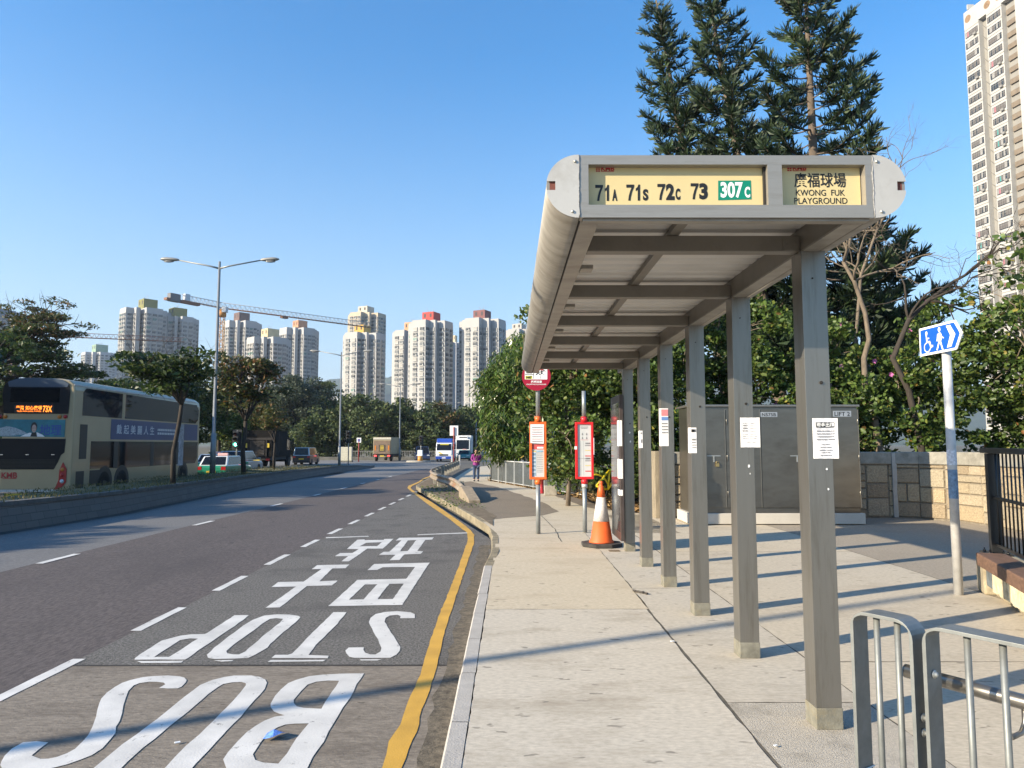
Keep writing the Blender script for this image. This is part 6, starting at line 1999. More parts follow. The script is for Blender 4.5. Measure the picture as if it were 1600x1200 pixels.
for k in range(2):
    rr = random.Random(k); y_ = 6.95
    while y_ < 8.9:
        l = rr.uniform(.08, .2); mm.box2((hw + .0115, y_, 2.45 + .17 * k), (hw + .013, y_ + l, 2.55 + .17 * k)); y_ += l + .04
mm.build('advert_small_print', MATS['advert_silver'], sa)
for y_ in (2.35, 3.75, 10.0):
    a = MB().prism(side([(y_ + .62 * math.cos(R(a_)), 0.52 + .62 * math.sin(R(a_))) for a_ in range(-18, 199, 12)], 0.002), (0.008, 0, 0)).build('wheel_arch', sig_black, t)
    for s_ in (-1, 1): wheel(t, s_ * (hw - .13), y_, 0.48, 0.28)
MB().prism(side([(0.0, 4.22), (11.4, 4.22), (11.4, 4.17), (0.0, 4.17)], -0.05), (0.02, 0, 0)).build('gutter_strip', white_pole, t)

# ---- yellow bicycle in the bushes behind the cone
b = gp(958, 800, 0)
t = thing('bicycle', 'bright yellow bicycle frame dumped among the bushes behind the cone', 'bicycle', (b.x + .02, b.y + 0.5, b.z + 0.18), R(25))
by = M('bike_yellow', (0.68, 0.50, 0.02), 0.4, var=0.05)
fr3 = MB()
A1, A2, A3, A4 = Vector((-0.45, 0, .45)), Vector((-0.1, 0, .35)), Vector((-.02, .0, 0.85)), Vector((.45, 0, .95))
for a_, b_ in ((A1, A2), (A2, A3), (A1, A3), (A2, A4), (A3, A4), (A4, Vector((.62, 0, .35)))):
    fr3.tube([a_, b_], 0.03, 8)
fr3.build('frame', by, t)
for cxx in (-.45, .62):
    w_ = MB()
    pts = [(cxx + .33 * math.cos(R(a)), 0, .35 + .33 * math.sin(R(a))) for a in range(0, 361, 15)]
    w_.tube(pts, 0.022, 6, cap=False)
    for a in range(0, 360, 30): w_.tube([(cxx, 0, .35), (cxx + .32 * math.cos(R(a)), 0, .35 + .32 * math.sin(R(a)))], 0.003, 4)
    w_.build('wheel', tyre, t)
    f_ = MB().tube([(cxx + .38 * math.cos(R(a)), 0, .35 + .38 * math.sin(R(a))) for a in range(20, 161, 14)], 0.025, 6)
    f_.build('mudguard', by, t)
MB().box((-.06, 0, .93), (.26, .12, .06)).build('saddle', under, t, 0.02)
MB().tube([(.43, -.25, 1.1), (.42, 0, 1.06), (.43, .25, 1.1)], .015, 6).build('handlebar', chrome, t)

# ---- woman in the purple jacket
def skin_body(name, nodes, edges, m_, parent, sub=2):
    me = bpy.data.meshes.new(name)
    me.from_pydata([n_[0] for n_ in nodes], edges, [])
    o = bpy.data.objects.new(name, me)
    C.objects.link(o)
    sm = o.modifiers.new('skin', 'SKIN')
    sv = me.skin_vertices[0].data
    for i, n_ in enumerate(nodes):
        r_ = n_[1]
        sv[i].radius = r_ if isinstance(r_, tuple) else (r_, r_)
        sv[i].use_root = (i == 0)
    sm.use_smooth_shade = True
    ss_ = o.modifiers.new('sub', 'SUBSURF'); ss_.levels = sub; ss_.render_levels = sub
    me.materials.append(m_)
    o.parent = parent
    return o
b = gp(744, 752, 0)
wt = thing('person', 'woman in a purple jacket and blue jeans walking up the footpath', 'person', (b.x, b.y, b.z), R(8))
skin_m = M('skin', (0.38, 0.23, 0.16), 0.6, var=0.05)
Hh = 1.54
# faces -y (towards the camera)
N = [((0, 0, .84), (.13, .10)), ((0, 0, 1.0), (.13, .09)), ((0, .0, 1.18), (.145, .10)), ((0, .005, 1.28), (.11, .08)), ((0, 0, 1.335), .048), ((0, -.01, 1.40), (.07, .08)), ((0, -.012, 1.47), (.072, .088)), ((0, -.005, 1.52), (.05, .06)),
     ((.155, .01, 1.25), .05), ((.21, .02, 1.02), .04), ((.10, -.15, .95), .03), ((.045, -.18, .945), (.028, .02)),
     ((-.155, .01, 1.25), .05), ((-.21, .02, 1.02), .04), ((-.10, -.15, .95), .03), ((-.04, -.185, .95), (.028, .02)),
     ((.08, 0, .78), .09), ((.085, -.03, .44), .062), ((.085, .02, .09), .042), ((.09, -.07, .04), (.035, .028)), ((.09, -.14, .03), (.03, .02)),
     ((-.08, 0, .78), .09), ((-.085, .01, .44), .062), ((-.085, .06, .10), .042), ((-.09, -.02, .045), (.035, .028)), ((-.09, -.10, .03), (.03, .02))]
E_ = [(0, 1), (1, 2), (2, 3), (3, 4), (4, 5), (5, 6), (6, 7), (3, 8), (8, 9), (9, 10), (10, 11), (3, 12), (12, 13), (13, 14), (14, 15), (0, 16), (16, 17), (17, 18), (18, 19), (19, 20), (0, 21), (21, 22), (22, 23), (23, 24), (24, 25)]
skin_body('body', N, E_, skin_m, wt)
for s_ in (-1, 1):
    hb = Vector((s_ * .04, -.19, .948))
    for k in range(4):
        a = hb + Vector((-s_ * .01, -.012, .022 - .014 * k))
        MB().tube([a, a + Vector((-s_ * .03, -.02, -.004)), a + Vector((-s_ * (.052 - .004 * abs(k - 1)), -.008, -.012))], [.009, .008, .006], 6).build('finger', skin_m, wt)
    MB().tube([hb + Vector((0, -.005, .025)), hb + Vector((-s_ * .02, -.025, .045))], [.010, .008], 6).build('thumb', skin_m, wt)
    MB().sphere((s_ * .083, .0, 1.43), (.014, .025, .033), 8, 6).build('ear', skin_m, wt)
MB().add([(-.014, -.095, 1.425), (.014, -.095, 1.425), (0, -.122, 1.422), (0, -.096, 1.462)], [(0, 2, 3), (2, 1, 3), (0, 1, 2)]).build('nose', skin_m, wt)
MB().box((0, -.094, 1.392), (.045, .01, .01)).build('mouth', M('lips', (0.3, 0.1, 0.09), 0.6, var=0), wt)
gl = MB()
for s_ in (-1, 1): gl.box((s_ * .034, -.104, 1.452), (.05, .012, .032))
gl.box((0, -.105, 1.457), (.02, .008, .008))
gl.build('sunglasses', sig_black, wt)
hair = MB()
rr = random.Random(2)
hv = []
for i in range(9):
    a = math.pi * i / 8
    for k in range(16):
        tt_ = 2 * math.pi * k / 16
        j = 1 + rr.uniform(-.06, .06)
        z = 1.475 + .088 * math.cos(a) * j - (0.02 if i > 5 else 0)
        hv.append((.097 * math.sin(a) * math.cos(tt_) * j, .012 + .105 * math.sin(a) * math.sin(tt_) * j + (0.03 if i > 3 else 0), z))
hair.add(hv, [(i * 16 + k, (i + 1) * 16 + k, (i + 1) * 16 + (k + 1) % 16, i * 16 + (k + 1) % 16) for i in range(8) for k in range(16) if not (i >= 3 and 9 <= k <= 14)], 0, True)
hair.build('hair', M('hair_black', (0.018, 0.015, 0.014), 0.7, var=0), wt)
purple = M('jacket_purple', (0.20, 0.012, 0.16), 0.6, var=0.2, scale=14, bump=0.4, bscale=25)
J = [((0, 0, .66), (.20, .145)), ((0, 0, .80), (.185, .135)), ((0, 0, .96), (.165, .125)), ((0, 0, 1.13), (.185, .13)), ((0, .005, 1.27), (.145, .10)), ((0, .01, 1.325), (.085, .075)),
     ((.17, .01, 1.25), .075), ((.225, .02, 1.03), .062), ((.12, -.135, .955), .05), ((-.17, .01, 1.25), .075), ((-.225, .02, 1.03), .062), ((-.12, -.135, .955), .05)]
skin_body('jacket', J, [(0, 1), (1, 2), (2, 3), (3, 4), (4, 5), (4, 6), (6, 7), (7, 8), (4, 9), (9, 10), (10, 11)], purple, wt)
MB().tube([(0, -.147, .68), (0, -.14, .9), (0, -.142, 1.1), (0, -.12, 1.24)], .006, 6).build('zip', M('zip_dark', (0.08, 0.01, 0.06), 0.5, var=0), wt)
MB().add([(-.05, -.10, 1.30), (.05, -.10, 1.30), (0, -.122, 1.20)], [(0, 2, 1)]).build('neckline', skin_m, wt)
jeans = M('jeans_blue', (0.035, 0.06, 0.12), 0.8, var=0.2, scale=10)
T = [((0, 0, .80), (.155, .115)), ((.085, 0, .72), (.095, .095)), ((.088, -.03, .44), .078), ((.09, .02, .08), .066), ((-.085, 0, .72), (.095, .095)), ((-.088, .01, .44), .078), ((-.09, .06, .09), .066)]
skin_body('trousers', T, [(0, 1), (1, 2), (2, 3), (0, 4), (4, 5), (5, 6)], jeans, wt)
for s_, dy in ((1, 0.0), (-1, 0.05)):
    MB().add([], []).sphere((s_ * .09, -.06 + dy, .035), (.048, .125, .04), 12, 8).build('shoe', M('shoe_dark', (0.02, 0.02, 0.022), 0.6, var=0), wt)
# ------------------------------------------------------------------ hills, tower blocks, cranes
def hill(name, pts, Y, depth, m):
    """ridge through picture points at distance Y, falling to both sides"""
    rr = random.Random(len(name) + int(Y))
    ps = []
    for (u, v), (u2, v2) in zip(pts, pts[1:]):
        for k in range(8):
            s = k / 8
            ps.append(at(u + (u2 - u) * s, v + (v2 - v) * s + rr.uniform(-1.2, 1.2), Y))
    mb = MB()
    vs = []
    nrow = 7
    for p in ps:
        for j in range(nrow):
            f = abs(j - 3) / 3
            vs.append((p.x + rr.uniform(-20, 20), Y + (j - 3) / 3 * depth, -5 + (p.z + 5) * (1 - f ** 1.4) * (1 + rr.uniform(-.05, .02) * (f > 0))))
    mb.add(vs, [(i * nrow + j, (i + 1) * nrow + j, (i + 1) * nrow + j + 1, i * nrow + j + 1) for i in range(len(ps) - 1) for j in range(nrow - 1)], 0, True)
    return structure(name, mb, m)
hm = M('hill_forest', (0.035, 0.06, 0.035), 1.0, var=0.3, scale=0.02, bump=0)
hill('hills', [(-700, 640), (-300, 600), (-60, 590), (60, 610), (200, 620), (350, 622), (470, 615), (505, 598), (540, 589), (600, 591), (618, 588), (660, 598), (710, 600), (760, 590), (900, 585), (1100, 600), (1400, 610), (2000, 630)], 2600, 900, hm)

tower_wall = M('tower_white', (0.385, 0.375, 0.36), 0.8, var=0.06, scale=0.15)
tower_cream = M('tower_cream', (0.44, 0.36, 0.26), 0.8, var=0.06, scale=0.15)
tower_far = M('tower_pale', (0.40, 0.40, 0.40), 0.8, var=0.05, scale=0.15)
win_mats = [M('window_dark', (0.035, 0.04, 0.045), 0.15, var=0), M('window_mid', (0.10, 0.11, 0.115), 0.2, var=0), M('window_pale', (0.24, 0.23, 0.21), 0.4, var=0), M('window_green', (0.06, 0.16, 0.13), 0.3, var=0)]
ledge_m = M('window_ledge', (0.43, 0.42, 0.395), 0.8, var=0)
frame_w = M('window_frame', (0.30, 0.29, 0.27), 0.6, var=0)

def window_mb(kind, w=2.5, h=1.6, mats=True):
    """bay window facing -y, centred on x, sill at z=0: pane, side panes, ledge, mullions, air conditioner hood"""
    mb = MB()
    mb.box2((-w / 2, -0.42, 0), (w / 2, 0.05, h), 0)
    mb.box2((-w / 2 - 0.08, -0.55, -0.42), (w / 2 + 0.08, 0.05, -0.001), 1)
    mb.box2((-w / 2 - 0.05, -0.50, h + 0.001), (w / 2 + 0.05, 0.05, h + 0.12), 1)
    for x in (-w * .17, w * .2):
        mb.box2((x - 0.05, -0.45, 0.001), (x + 0.05, -0.421, h), 2)
    mb.box2((-w / 2, -0.445, h * .66), (w / 2, -0.4205, h * .72), 2)
    if kind % 2:
        mb.box2((w * .25, -0.75, 0.15), (w * .25 + .7, -0.451, 0.6), 1)
    return mb
WIN = []
for k in range(6):
    mb = window_mb(k)
    o = mb.build('window', [win_mats[(0, 0, 1, 1, 2, 3)[k]], ledge_m, frame_w])
    WIN.append((o, mb))
hidden_protos = [o for o, _ in WIN]
FLOOR = 2.8
def footprint(s, reach=22.0, arm=8.0, blk=15.0, slot=3.0):
    base = [(-blk, -blk), (-arm - slot, -blk), (-arm - slot, -blk * .5), (-arm, -blk * .5), (-arm, -reach), (arm, -reach), (arm, -blk)]
    out = []
    for q in range(4):
        c, sn = round(math.cos(q * math.pi / 2)), round(math.sin(q * math.pi / 2))
        out += [((x * c - y * sn) * s, (x * sn + y * c) * s) for x, y in base]
    return out
def tower(label, ul, ur, vtop, Y, rot, pent, wall=tower_wall, seed=0, cols_step=3.15, arm=8.0, group=None, max_parts=100, name='tower_block', zbase=None, pent_m=None):
    """pent: (ul, ur, vtop, colour)"""
    rr = random.Random(seed + 100)
    W = (ur - ul) / FPX * (Y + 20)
    ca, sa = math.cos(rot), math.sin(rot)
    fp = footprint(1.0, arm=arm)
    xs = [x * ca - y * sa for x, y in fp]
    s = W / (max(xs) - min(xs))
    cx_ = at((ul + ur) / 2, 600, Y + 22 * s).x
    fp = [(x * s, y * s) for x, y in fp]
    H = at((ul + ur) / 2, vtop, Y).z
    zb = hgt(Y) - 0.5 if zbase is None else zbase
    Htot = H - zb
    t = thing(name, label, 'tower block', (cx_, Y + 22 * s, zb), rot, group)
    core = MB().prism([(x, y, 0) for x, y in fp], (0, 0, Htot))
    core.build('walls', wall, t)
    para = MB().prism([(x * .985, y * .985, Htot + 0.001) for x, y in fp], (0, 0, 1.1))
    para.build('parapet', wall, t)
    # rooftop plant house
    pw = (pent[1] - pent[0]) / FPX * (Y + 18 * s)
    ph = at(700, pent[2], Y + 18 * s).z - H
    px_ = at((pent[0] + pent[1]) / 2, 600, Y + 22 * s).x - cx_
    pm = M('roof_' + pent[4], pent[3], 0.85, var=0.12, scale=0.3)
    q = pw / (abs(ca) + abs(sa)) / 2
    lx, ly = px_ * ca - 6 * s * -sa * 0, -px_ * sa
    po = MB().box2((lx - q, ly - q, Htot + 1.102), (lx + q, ly + q, Htot + ph)).build('plant_house', pm, t, 0.05)
    vents = MB()
    for k in (-.5, .5):
        vents.box2((lx + q * k - q * .16, ly - q - .06, Htot + ph * .55), (lx + q * k + q * .16, ly - q + .01, Htot + ph * .85))
        vents.box2((lx - q - .06, ly + q * k - q * .16, Htot + ph * .55), (lx - q + .01, ly + q * k + q * .16, Htot + ph * .85))
    vents.build('vents', M('vent_dark', (0.06, 0.05, 0.05), 0.8, var=0), po)
    an = MB()
    for k in range(4):
        an.tube([(lx + rr.uniform(-q, q), ly + rr.uniform(-q, q), Htot + ph)] * 1 + [(lx + rr.uniform(-q, q), ly, Htot + ph + rr.uniform(2, 4))], 0.06, 4)
    an.build('aerials', frame_w, po)
    # windows on every face that can be seen from the road
    n = len(fp)
    spots = []
    for i in range(n):
        a, b = Vector(fp[i]), Vector(fp[(i + 1) % n])
        L = (b - a).length
        if L < 3.2: continue
        d = (b - a) / L
        nr = Vector((d.y, -d.x))
        wn_ = Vector((nr.x * ca - nr.y * sa, nr.x * sa + nr.y * ca))
        mid = (a + b) / 2
        wm = Vector((cx_ + mid.x * ca - mid.y * sa, Y + 22 * s + mid.x * sa + mid.y * ca))
        if wn_.dot(-wm.normalized()) < 0.06: continue
        m_ = max(1, int(L / cols_step))
        for k in range(m_):
            p = a + d * (L * (k + .5) / m_)
            spots.append((p, math.atan2(d.y, d.x), min(1.0, L / m_ / 3.5), wn_.dot(-wm.normalized())))
    nf = int((Htot - 2.0) / FLOOR)
    allw = []
    for p, ang, ws, vis in spots:
        for f in range(nf):
            z = 1.2 + f * FLOOR
            allw.append((z, vis, p, ang, ws))
    # the nearest-to-top, best seen ones become parts; the rest one mass
    vis_lim = at(700, 640, Y).z - zb
    allw.sort(key=lambda w: (-(w[0] > vis_lim), -round(w[1], 1), -w[0]))
    mass = MB()
    for i, (z, vis, p, ang, ws) in enumerate(allw):
        kx = rr.choice((0, 1, 2, 3, 4, 4, 2)) if rr.random() > 0.06 else 5
        src, mb = WIN[kx]
        if i < max_parts:
            c = src.copy(); C.objects.link(c); c.parent = t
            c.location = (p.x, p.y, z); c.rotation_euler = (0, 0, ang); c.scale = (ws, 1, 1)
        elif z > vis_lim - 12:
            cc, ss = math.cos(ang), math.sin(ang)
            mm_ = [(0, 1, 2), (0, 1, 2), (3, 1, 2), (3, 1, 2), (4, 1, 2), (5, 1, 2)][kx]
            o = len(mass.v)
            mass.v += [(p.x + x * ws * cc - y * ss, p.y + x * ws * ss + y * cc, z + zz) for x, y, zz in mb.v]
            for f_, mi_ in zip(mb.f, mb.mi):
                mass.f.append([q_ + o for q_ in f_]); mass.mi.append(mm_[mi_]); mass.sm.append(False)
    if mass.v:
        o = mass.build('windows', [win_mats[0], ledge_m, frame_w, win_mats[1], win_mats[2], win_mats[3]], t, fix=False)
        o['kind'] = 'stuff'
    return t
A45, A25 = R(-42), R(-26)
G = 'housing towers on the skyline'
olive, olive2 = (0.20, 0.19, 0.06), (0.24, 0.21, 0.07)
tower('white tower with an olive roof house, left of the shorter olive roofed one', 190, 257, 482, 455, A45, (211, 241, 468, olive, 'olive'), seed=1, group=G)
tower('shorter white tower with a yellow olive roof house, ahead of its taller twin', 256, 303, 496, 470, A45, (259, 288, 482, olive2, 'yellow_olive'), seed=2, group=G)
tower('small distant tower with a pale green roof house behind the bus', 131, 180, 551, 760, A45, (141, 166, 539, (0.22, 0.32, 0.22), 'pale_green'), tower_far, seed=3, group=G)
tower('slim tower with a dark brown roof house behind the crane mast', 350, 403, 502, 545, A45, (362, 387, 489, (0.14, 0.085, 0.07), 'dark_brown'), seed=4, group=G)
tower('low tower with a cream roof house between the brown and orange roofed ones', 388, 450, 528, 455, A45, (406, 434, 514, (0.52, 0.42, 0.24), 'cream'), seed=5, group=G)
tower('tower with an orange roof house right of the cream roofed one', 438, 494, 513, 545, A45, (455, 478, 501, (0.45, 0.22, 0.12), 'orange'), seed=6, group=G)
tower('cream tower at the crane tip rising behind the yellow roofed tower', 541, 602, 489, 560, A25, (558, 582, 479, (0.5, 0.43, 0.33), 'cream_pale'), tower_cream, seed=7, group=G)
tower('white tower with a bright yellow roof house in front of the cream one', 534, 601, 521, 435, A25, (553, 577, 508, (0.50, 0.30, 0.06), 'yellow'), seed=8, group=G)
tower('narrow tower with a peach roof house left behind the red roofed tower', 612, 662, 518, 425, A25, (631, 652, 504, (0.52, 0.27, 0.14), 'peach'), seed=9, group=G)
tower('broad white tower with a bright red roof house', 637, 707, 502, 392, A25, (659, 687, 488, (0.40, 0.06, 0.045), 'red'), seed=10, group=G)
tower('far tower glimpsed in the gap right of the red roofed tower', 694, 724, 536, 640, A25, (705, 714, 524, (0.5, 0.42, 0.28), 'sand'), tower_far, seed=11, group=G)
tower('white tower with a maroon roof house beside the leafy tree', 717, 790, 499, 392, A25, (739, 767, 485, (0.19, 0.08, 0.07), 'maroon'), seed=12, group=G)
tower('white tower half hidden by the leafy tree and the shelter', 786, 842, 516, 430, A25, (800, 822, 506, (0.4, 0.38, 0.34), 'grey'), seed=13, group=G)
tower('dim blue grey tower behind the tree at the left edge', -52, 18, 482, 420, A45, (-30, -8, 468, (0.12, 0.14, 0.17), 'slate'), M('tower_slate', (0.16, 0.19, 0.23), 0.8, var=0.1, scale=0.2), seed=14, group=G)
for o in hidden_protos:
    bpy.data.objects.remove(o)

# ---- the tall slab on the right
RY = 170.0
a0 = at(1526, 260, RY)
sl_dir = Vector((-0.16, 1.0, 0)).normalized()       # along the facade, away from the viewer
out_n = Vector((-sl_dir.y, sl_dir.x, 0))             # facing the road
zt_slab = at(1512, 22, RY).z
t = thing('slab_tower', 'very tall white slab tower with long window bays at the right edge', 'tower block', (a0.x, RY, hgt(170)))
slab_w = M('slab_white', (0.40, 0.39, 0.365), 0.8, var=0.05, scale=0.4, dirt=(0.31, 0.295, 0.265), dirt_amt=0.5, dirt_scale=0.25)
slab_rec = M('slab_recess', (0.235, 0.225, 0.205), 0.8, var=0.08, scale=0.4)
Hs = zt_slab - hgt(170)
def sp_(s, w, z): return -sl_dir * s + out_n * w + Vector((0, 0, z))   # s: towards the viewer from the far end, w: outwards
def sbox(s0, s1, w0, w1, z0, z1): 
    return [sp_(s0, w0, z0), sp_(s1, w0, z0), sp_(s1, w1, z0), sp_(s0, w1, z0)], (0, 0, z1 - z0)
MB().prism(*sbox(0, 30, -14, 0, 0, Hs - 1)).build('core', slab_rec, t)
nf = int((Hs - 5) / 2.8)
bays = [(0.0, 4.3), (6.6, 10.9), (14.5, 18.8), (21.1, 25.4)]
for s0, s1 in bays:
    MB().prism(*sbox(s0, s1, 0.001, 1.3, 0, Hs - 4.2)).build('bay', slab_w, t)
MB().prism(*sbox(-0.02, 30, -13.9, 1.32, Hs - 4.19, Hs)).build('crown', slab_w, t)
ro = MB()
for s in (1.2, 7.0, 10.3, 16):
    cc = sp_(s, 1.325, Hs - 2.1)
    ro = MB()
    ro.poly([cc + (sl_dir * math.cos(R(20 * k)) + Vector((0, 0, 1)) * math.sin(R(20 * k))) * 0.95 for k in range(18)])
    ro.build('roundel', M('roundel_brown', (0.22, 0.14, 0.08), 0.8, var=0.3, scale=1.5), t, fix=False)
MB().box(sp_(1.2, 0.4, Hs + 1.0), (1.6, 0.3, 1.3)).build('roof_floodlight', ledge_m, t)
rr = random.Random(8)
cur = [M('curtain_%s' % n_, c_, 0.7, var=0) for n_, c_ in (('grey', (0.10, 0.09, 0.085)), ('teal', (0.05, 0.25, 0.24)), ('ochre', (0.35, 0.2, 0.06)), ('pink', (0.3, 0.12, 0.14)), ('pale', (0.26, 0.25, 0.24)))]
sproto = []
for k in range(8):
    mb = MB()
    # local: x along facade (0..3.7), -y outwards, z 0..1.35
    mb.box2((0, -0.02, -.15), (3.7, 0.03, 1.4), 0)
    x = 0
    while x < 3.55:
        w = rr.choice((0.46, 0.62, 0.74))
        w = min(w, 3.66 - x)
        r_ = rr.random()
        if r_ < 0.55:
            mb.box2((x + .05, -0.035, 0.05), (x + w - .03, -0.021, 1.3), rr.choice((1, 1, 1, 2, 3)))
        mb.box2((x - .03, -0.07, 0), (x + .03, -0.036, 1.35), 4)
        x += w
    mb.box2((0, -0.06, .88), (3.7, -0.037, .94), 4)
    if k % 2 == 0:
        mb.box2((2.6, -0.5, -0.6), (3.4, -0.021, -0.1), 4)
    mats_ = [win_mats[0], cur[0], cur[4], (cur[1], cur[2], cur[3], cur[0])[k % 4], MATS['window_pale']]
    sproto.append(mb.build('window', mats_))
n_put = 0
ang_f = math.atan2(-sl_dir.y, -sl_dir.x)
for f in range(nf - 1, -1, -1):
    for bi, (s0, s1) in enumerate(bays[:2]):
        if n_put >= 100: break
        src = sproto[rr.randrange(8)]
        c = src.copy(); C.objects.link(c); c.parent = t
        q = sp_(s0 + 0.3, 1.315, 1.0 + f * 2.8 + 0.55)
        c.location = q
        c.rotation_euler = (0, 0, ang_f)
        n_put += 1
for o in sproto: bpy.data.objects.remove(o)
# brackets and pipes in the recess, brown stair strip beyond
br_ = MB()
for f in range(nf):
    z = 1.5 + f * 2.8
    br_.box2((0, 0, 0), (0, 0, 0)) if False else None
    a = sp_(5.2, 0.1, z); b = sp_(5.6, 1.5, z + 0.5)
    br_.tube([a, b], 0.05, 4)
br_.build('drying_racks', M('rack_grey', (0.2, 0.19, 0.18), 0.6), t)
for f in range(nf):
    z = 1.0 + f * 2.8
    br_ = MB()
    br_.prism(*sbox(11.2, 14.2, 0.001, 0.4, z, z + 1.2))
    br_.build('stair_panel', M('stair_brown', (0.17, 0.135, 0.10), 0.8, var=0.2, scale=1), t)
st = MB()
for f in range(nf + 1):
    for s0, s1 in bays[:2]:
        st.prism(*sbox(s0 - .04, s1 + .04, 1.3005, 1.36, f * 2.8 + 0.72, f * 2.8 + 0.84))
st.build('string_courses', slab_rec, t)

# ---- tower cranes
crane_y = M('crane_ochre', (0.42, 0.24, 0.10), 0.6, var=0.15, scale=0.5)
crane_g = M('crane_grey', (0.42, 0.40, 0.39), 0.6, var=0.1, scale=0.5)
crane_b = M('crane_rust', (0.20, 0.09, 0.05), 0.7, var=0.1, scale=0.5)
def lattice(mb, a, b, hgt_, wid, n, r, mi=0):
    """triangular truss from a to b: two lower chords, one upper"""
    d = (b - a)
    side = Vector((-d.y, d.x, 0)).normalized() * wid / 2
    up = Vector((0, 0, hgt_))
    P = [a.lerp(b, i / n) for i in range(n + 1)]
    for sgn in (-1, 1):
        mb.tube([a + side * sgn, b + side * sgn], r * 1.4, 5, 1)
    mb.tube([a + up, b + up], r * 1.3, 5, mi)
    for i in range(n):
        m_ = (P[i] + P[i + 1]) / 2 + up
        for sgn in (-1, 1):
            mb.tube([P[i] + side * sgn, m_, P[i + 1] + side * sgn], r * .7, 4, mi)
        mb.tube([P[i] + side, P[i] - side], r * .6, 4, mi)
cl, cm, ct = at(264, 470, 262), at(347, 481.5, 282), at(580, 500, 330)
zj = cm.z
cl.z = ct.z = zj
base = Vector((cm.x, 282, hgt(282)))
t = thing('tower_crane', 'ochre tower crane with a long sloping jib across the housing towers', 'tower crane', tuple(base))
L0 = base
mb = MB()
Hm = zj - L0.z - 3.5
for sx_ in (-.9, .9):
    for sy_ in (-.9, .9):
        mb.tube([(sx_, sy_, 0), (sx_, sy_, Hm)], 0.16, 5)
k = 0; z = 0
while z < Hm - 1.8:
    s = 1 if k % 2 else -1
    for q in range(4):
        c = [(-.9, -.9), (.9, -.9), (.9, .9), (-.9, .9)]
        a, b = c[q], c[(q + 1) % 4]
        mb.tube([(a[0], a[1], z), (b[0], b[1], z + 1.8)] if s > 0 else [(b[0], b[1], z), (a[0], a[1], z + 1.8)], 0.09, 4)
        mb.tube([(a[0], a[1], z), (b[0], b[1], z)], 0.09, 4)
    z += 1.8; k += 1
mb.build('mast', crane_y, t)
MB().lathe([(1.6, Hm), (1.7, Hm + 1.2), (1.2, Hm + 3.0)], 14).build('slewing_ring', M('crane_orange', (0.5, 0.22, 0.04), 0.6), t)
MB().box((1.8, -1.6, Hm + 2.6), (1.7, 2.0, 2.2)).build('cab', M('crane_cab', (0.5, 0.53, 0.56), 0.5), t)
mb = MB(); lattice(mb, cm - L0, ct - L0, 2.2, 1.5, 34, 0.11); mb.build('jib', [crane_g, crane_b], t)
mb = MB(); lattice(mb, cl.lerp(cm, .22) - L0, cm - L0, 2.2, 1.5, 10, 0.11); mb.build('counter_jib', [crane_g, crane_b], t)
d = (cm - cl).normalized()
rotz = Matrix.Rotation(math.atan2(d.y, d.x), 3, 'Z')
MB().box(cl - L0 + d * 5.5 + Vector((0, 0, -0.5)), (14, 1.9, 0.9), rotz).build('deck', crane_b, t)
MB().box(cl - L0 + d * 2.0 + Vector((0, 0, 0.4)), (4.2, 2.0, 3.0), rotz).build('counterweight', M('crane_block', (0.16, 0.16, 0.17), 0.8), t, 0.1)
MB().box(cl - L0 + d * 7.2 + Vector((0, 0, 1.4)), (2.2, 1.6, 2.6), rotz).build('winch_house', MATS['crane_cab'], t, 0.1)
MB().box((ct - L0).lerp(cm - L0, .62) + Vector((0, 0, -0.5)), (3.0, 1.6, 0.8), rotz).build('trolley', crane_b, t)
t2q = at(52, 524.5, 300); t3q = at(288, 530.5, 318); mq = at(20, 523, 297)
t3q.z = t2q.z = mq.z
base = Vector((mq.x, 297, hgt(297)))
t = thing('tower_crane', 'rust red tower crane whose level jib passes before the olive roofed towers', 'tower crane', tuple(base))
rustm = M('crane_red', (0.26, 0.12, 0.09), 0.7, var=0.1, scale=0.5)
mb = MB(); lattice(mb, mq - base, t3q - base, 1.9, 1.4, 36, 0.10); mb.build('jib', [rustm, crane_b], t)
mb = MB()
for sx_ in (-.9, .9):
    for sy_ in (-.9, .9): mb.tube([(sx_, sy_, 0), (sx_, sy_, mq.z - base.z)], 0.16, 5)
for k in range(int((mq.z - base.z) / 1.8)):
    for a, b in (((-.9, -.9), (.9, -.9)), ((.9, .9), (-.9, .9))): mb.tube([(a[0], a[1], k * 1.8), (b[0], b[1], k * 1.8 + 1.8)], 0.09, 4)
mb.build('mast', rustm, t)
# low white building behind the trees and a row of distant sheds
p = at(508, 622, 330)
t = thing('low_building', 'low white flat roofed building behind the trees left of the lamp', 'building', (p.x, 330, hgt(330) - .5))
zz = p.z - hgt(330) + 1.5
MB().box2((-5, 0, 0), (6, 9, zz)).build('walls', M('low_white', (0.6, 0.6, 0.58), 0.8, var=0.04), t)
MB().box2((-5.3, -0.3, zz + .001), (6.3, 9.3, zz + 0.4)).build('roof', M('low_blue', (0.16, 0.24, 0.36), 0.7, var=0.04), t)
wq = MB()
for k in range(5): wq.box2((-4.2 + 2.1 * k, -0.06, zz - 2.6), (-3.0 + 2.1 * k, 0.0, zz - 1.2))
wq.build('windows', win_mats[0], t)
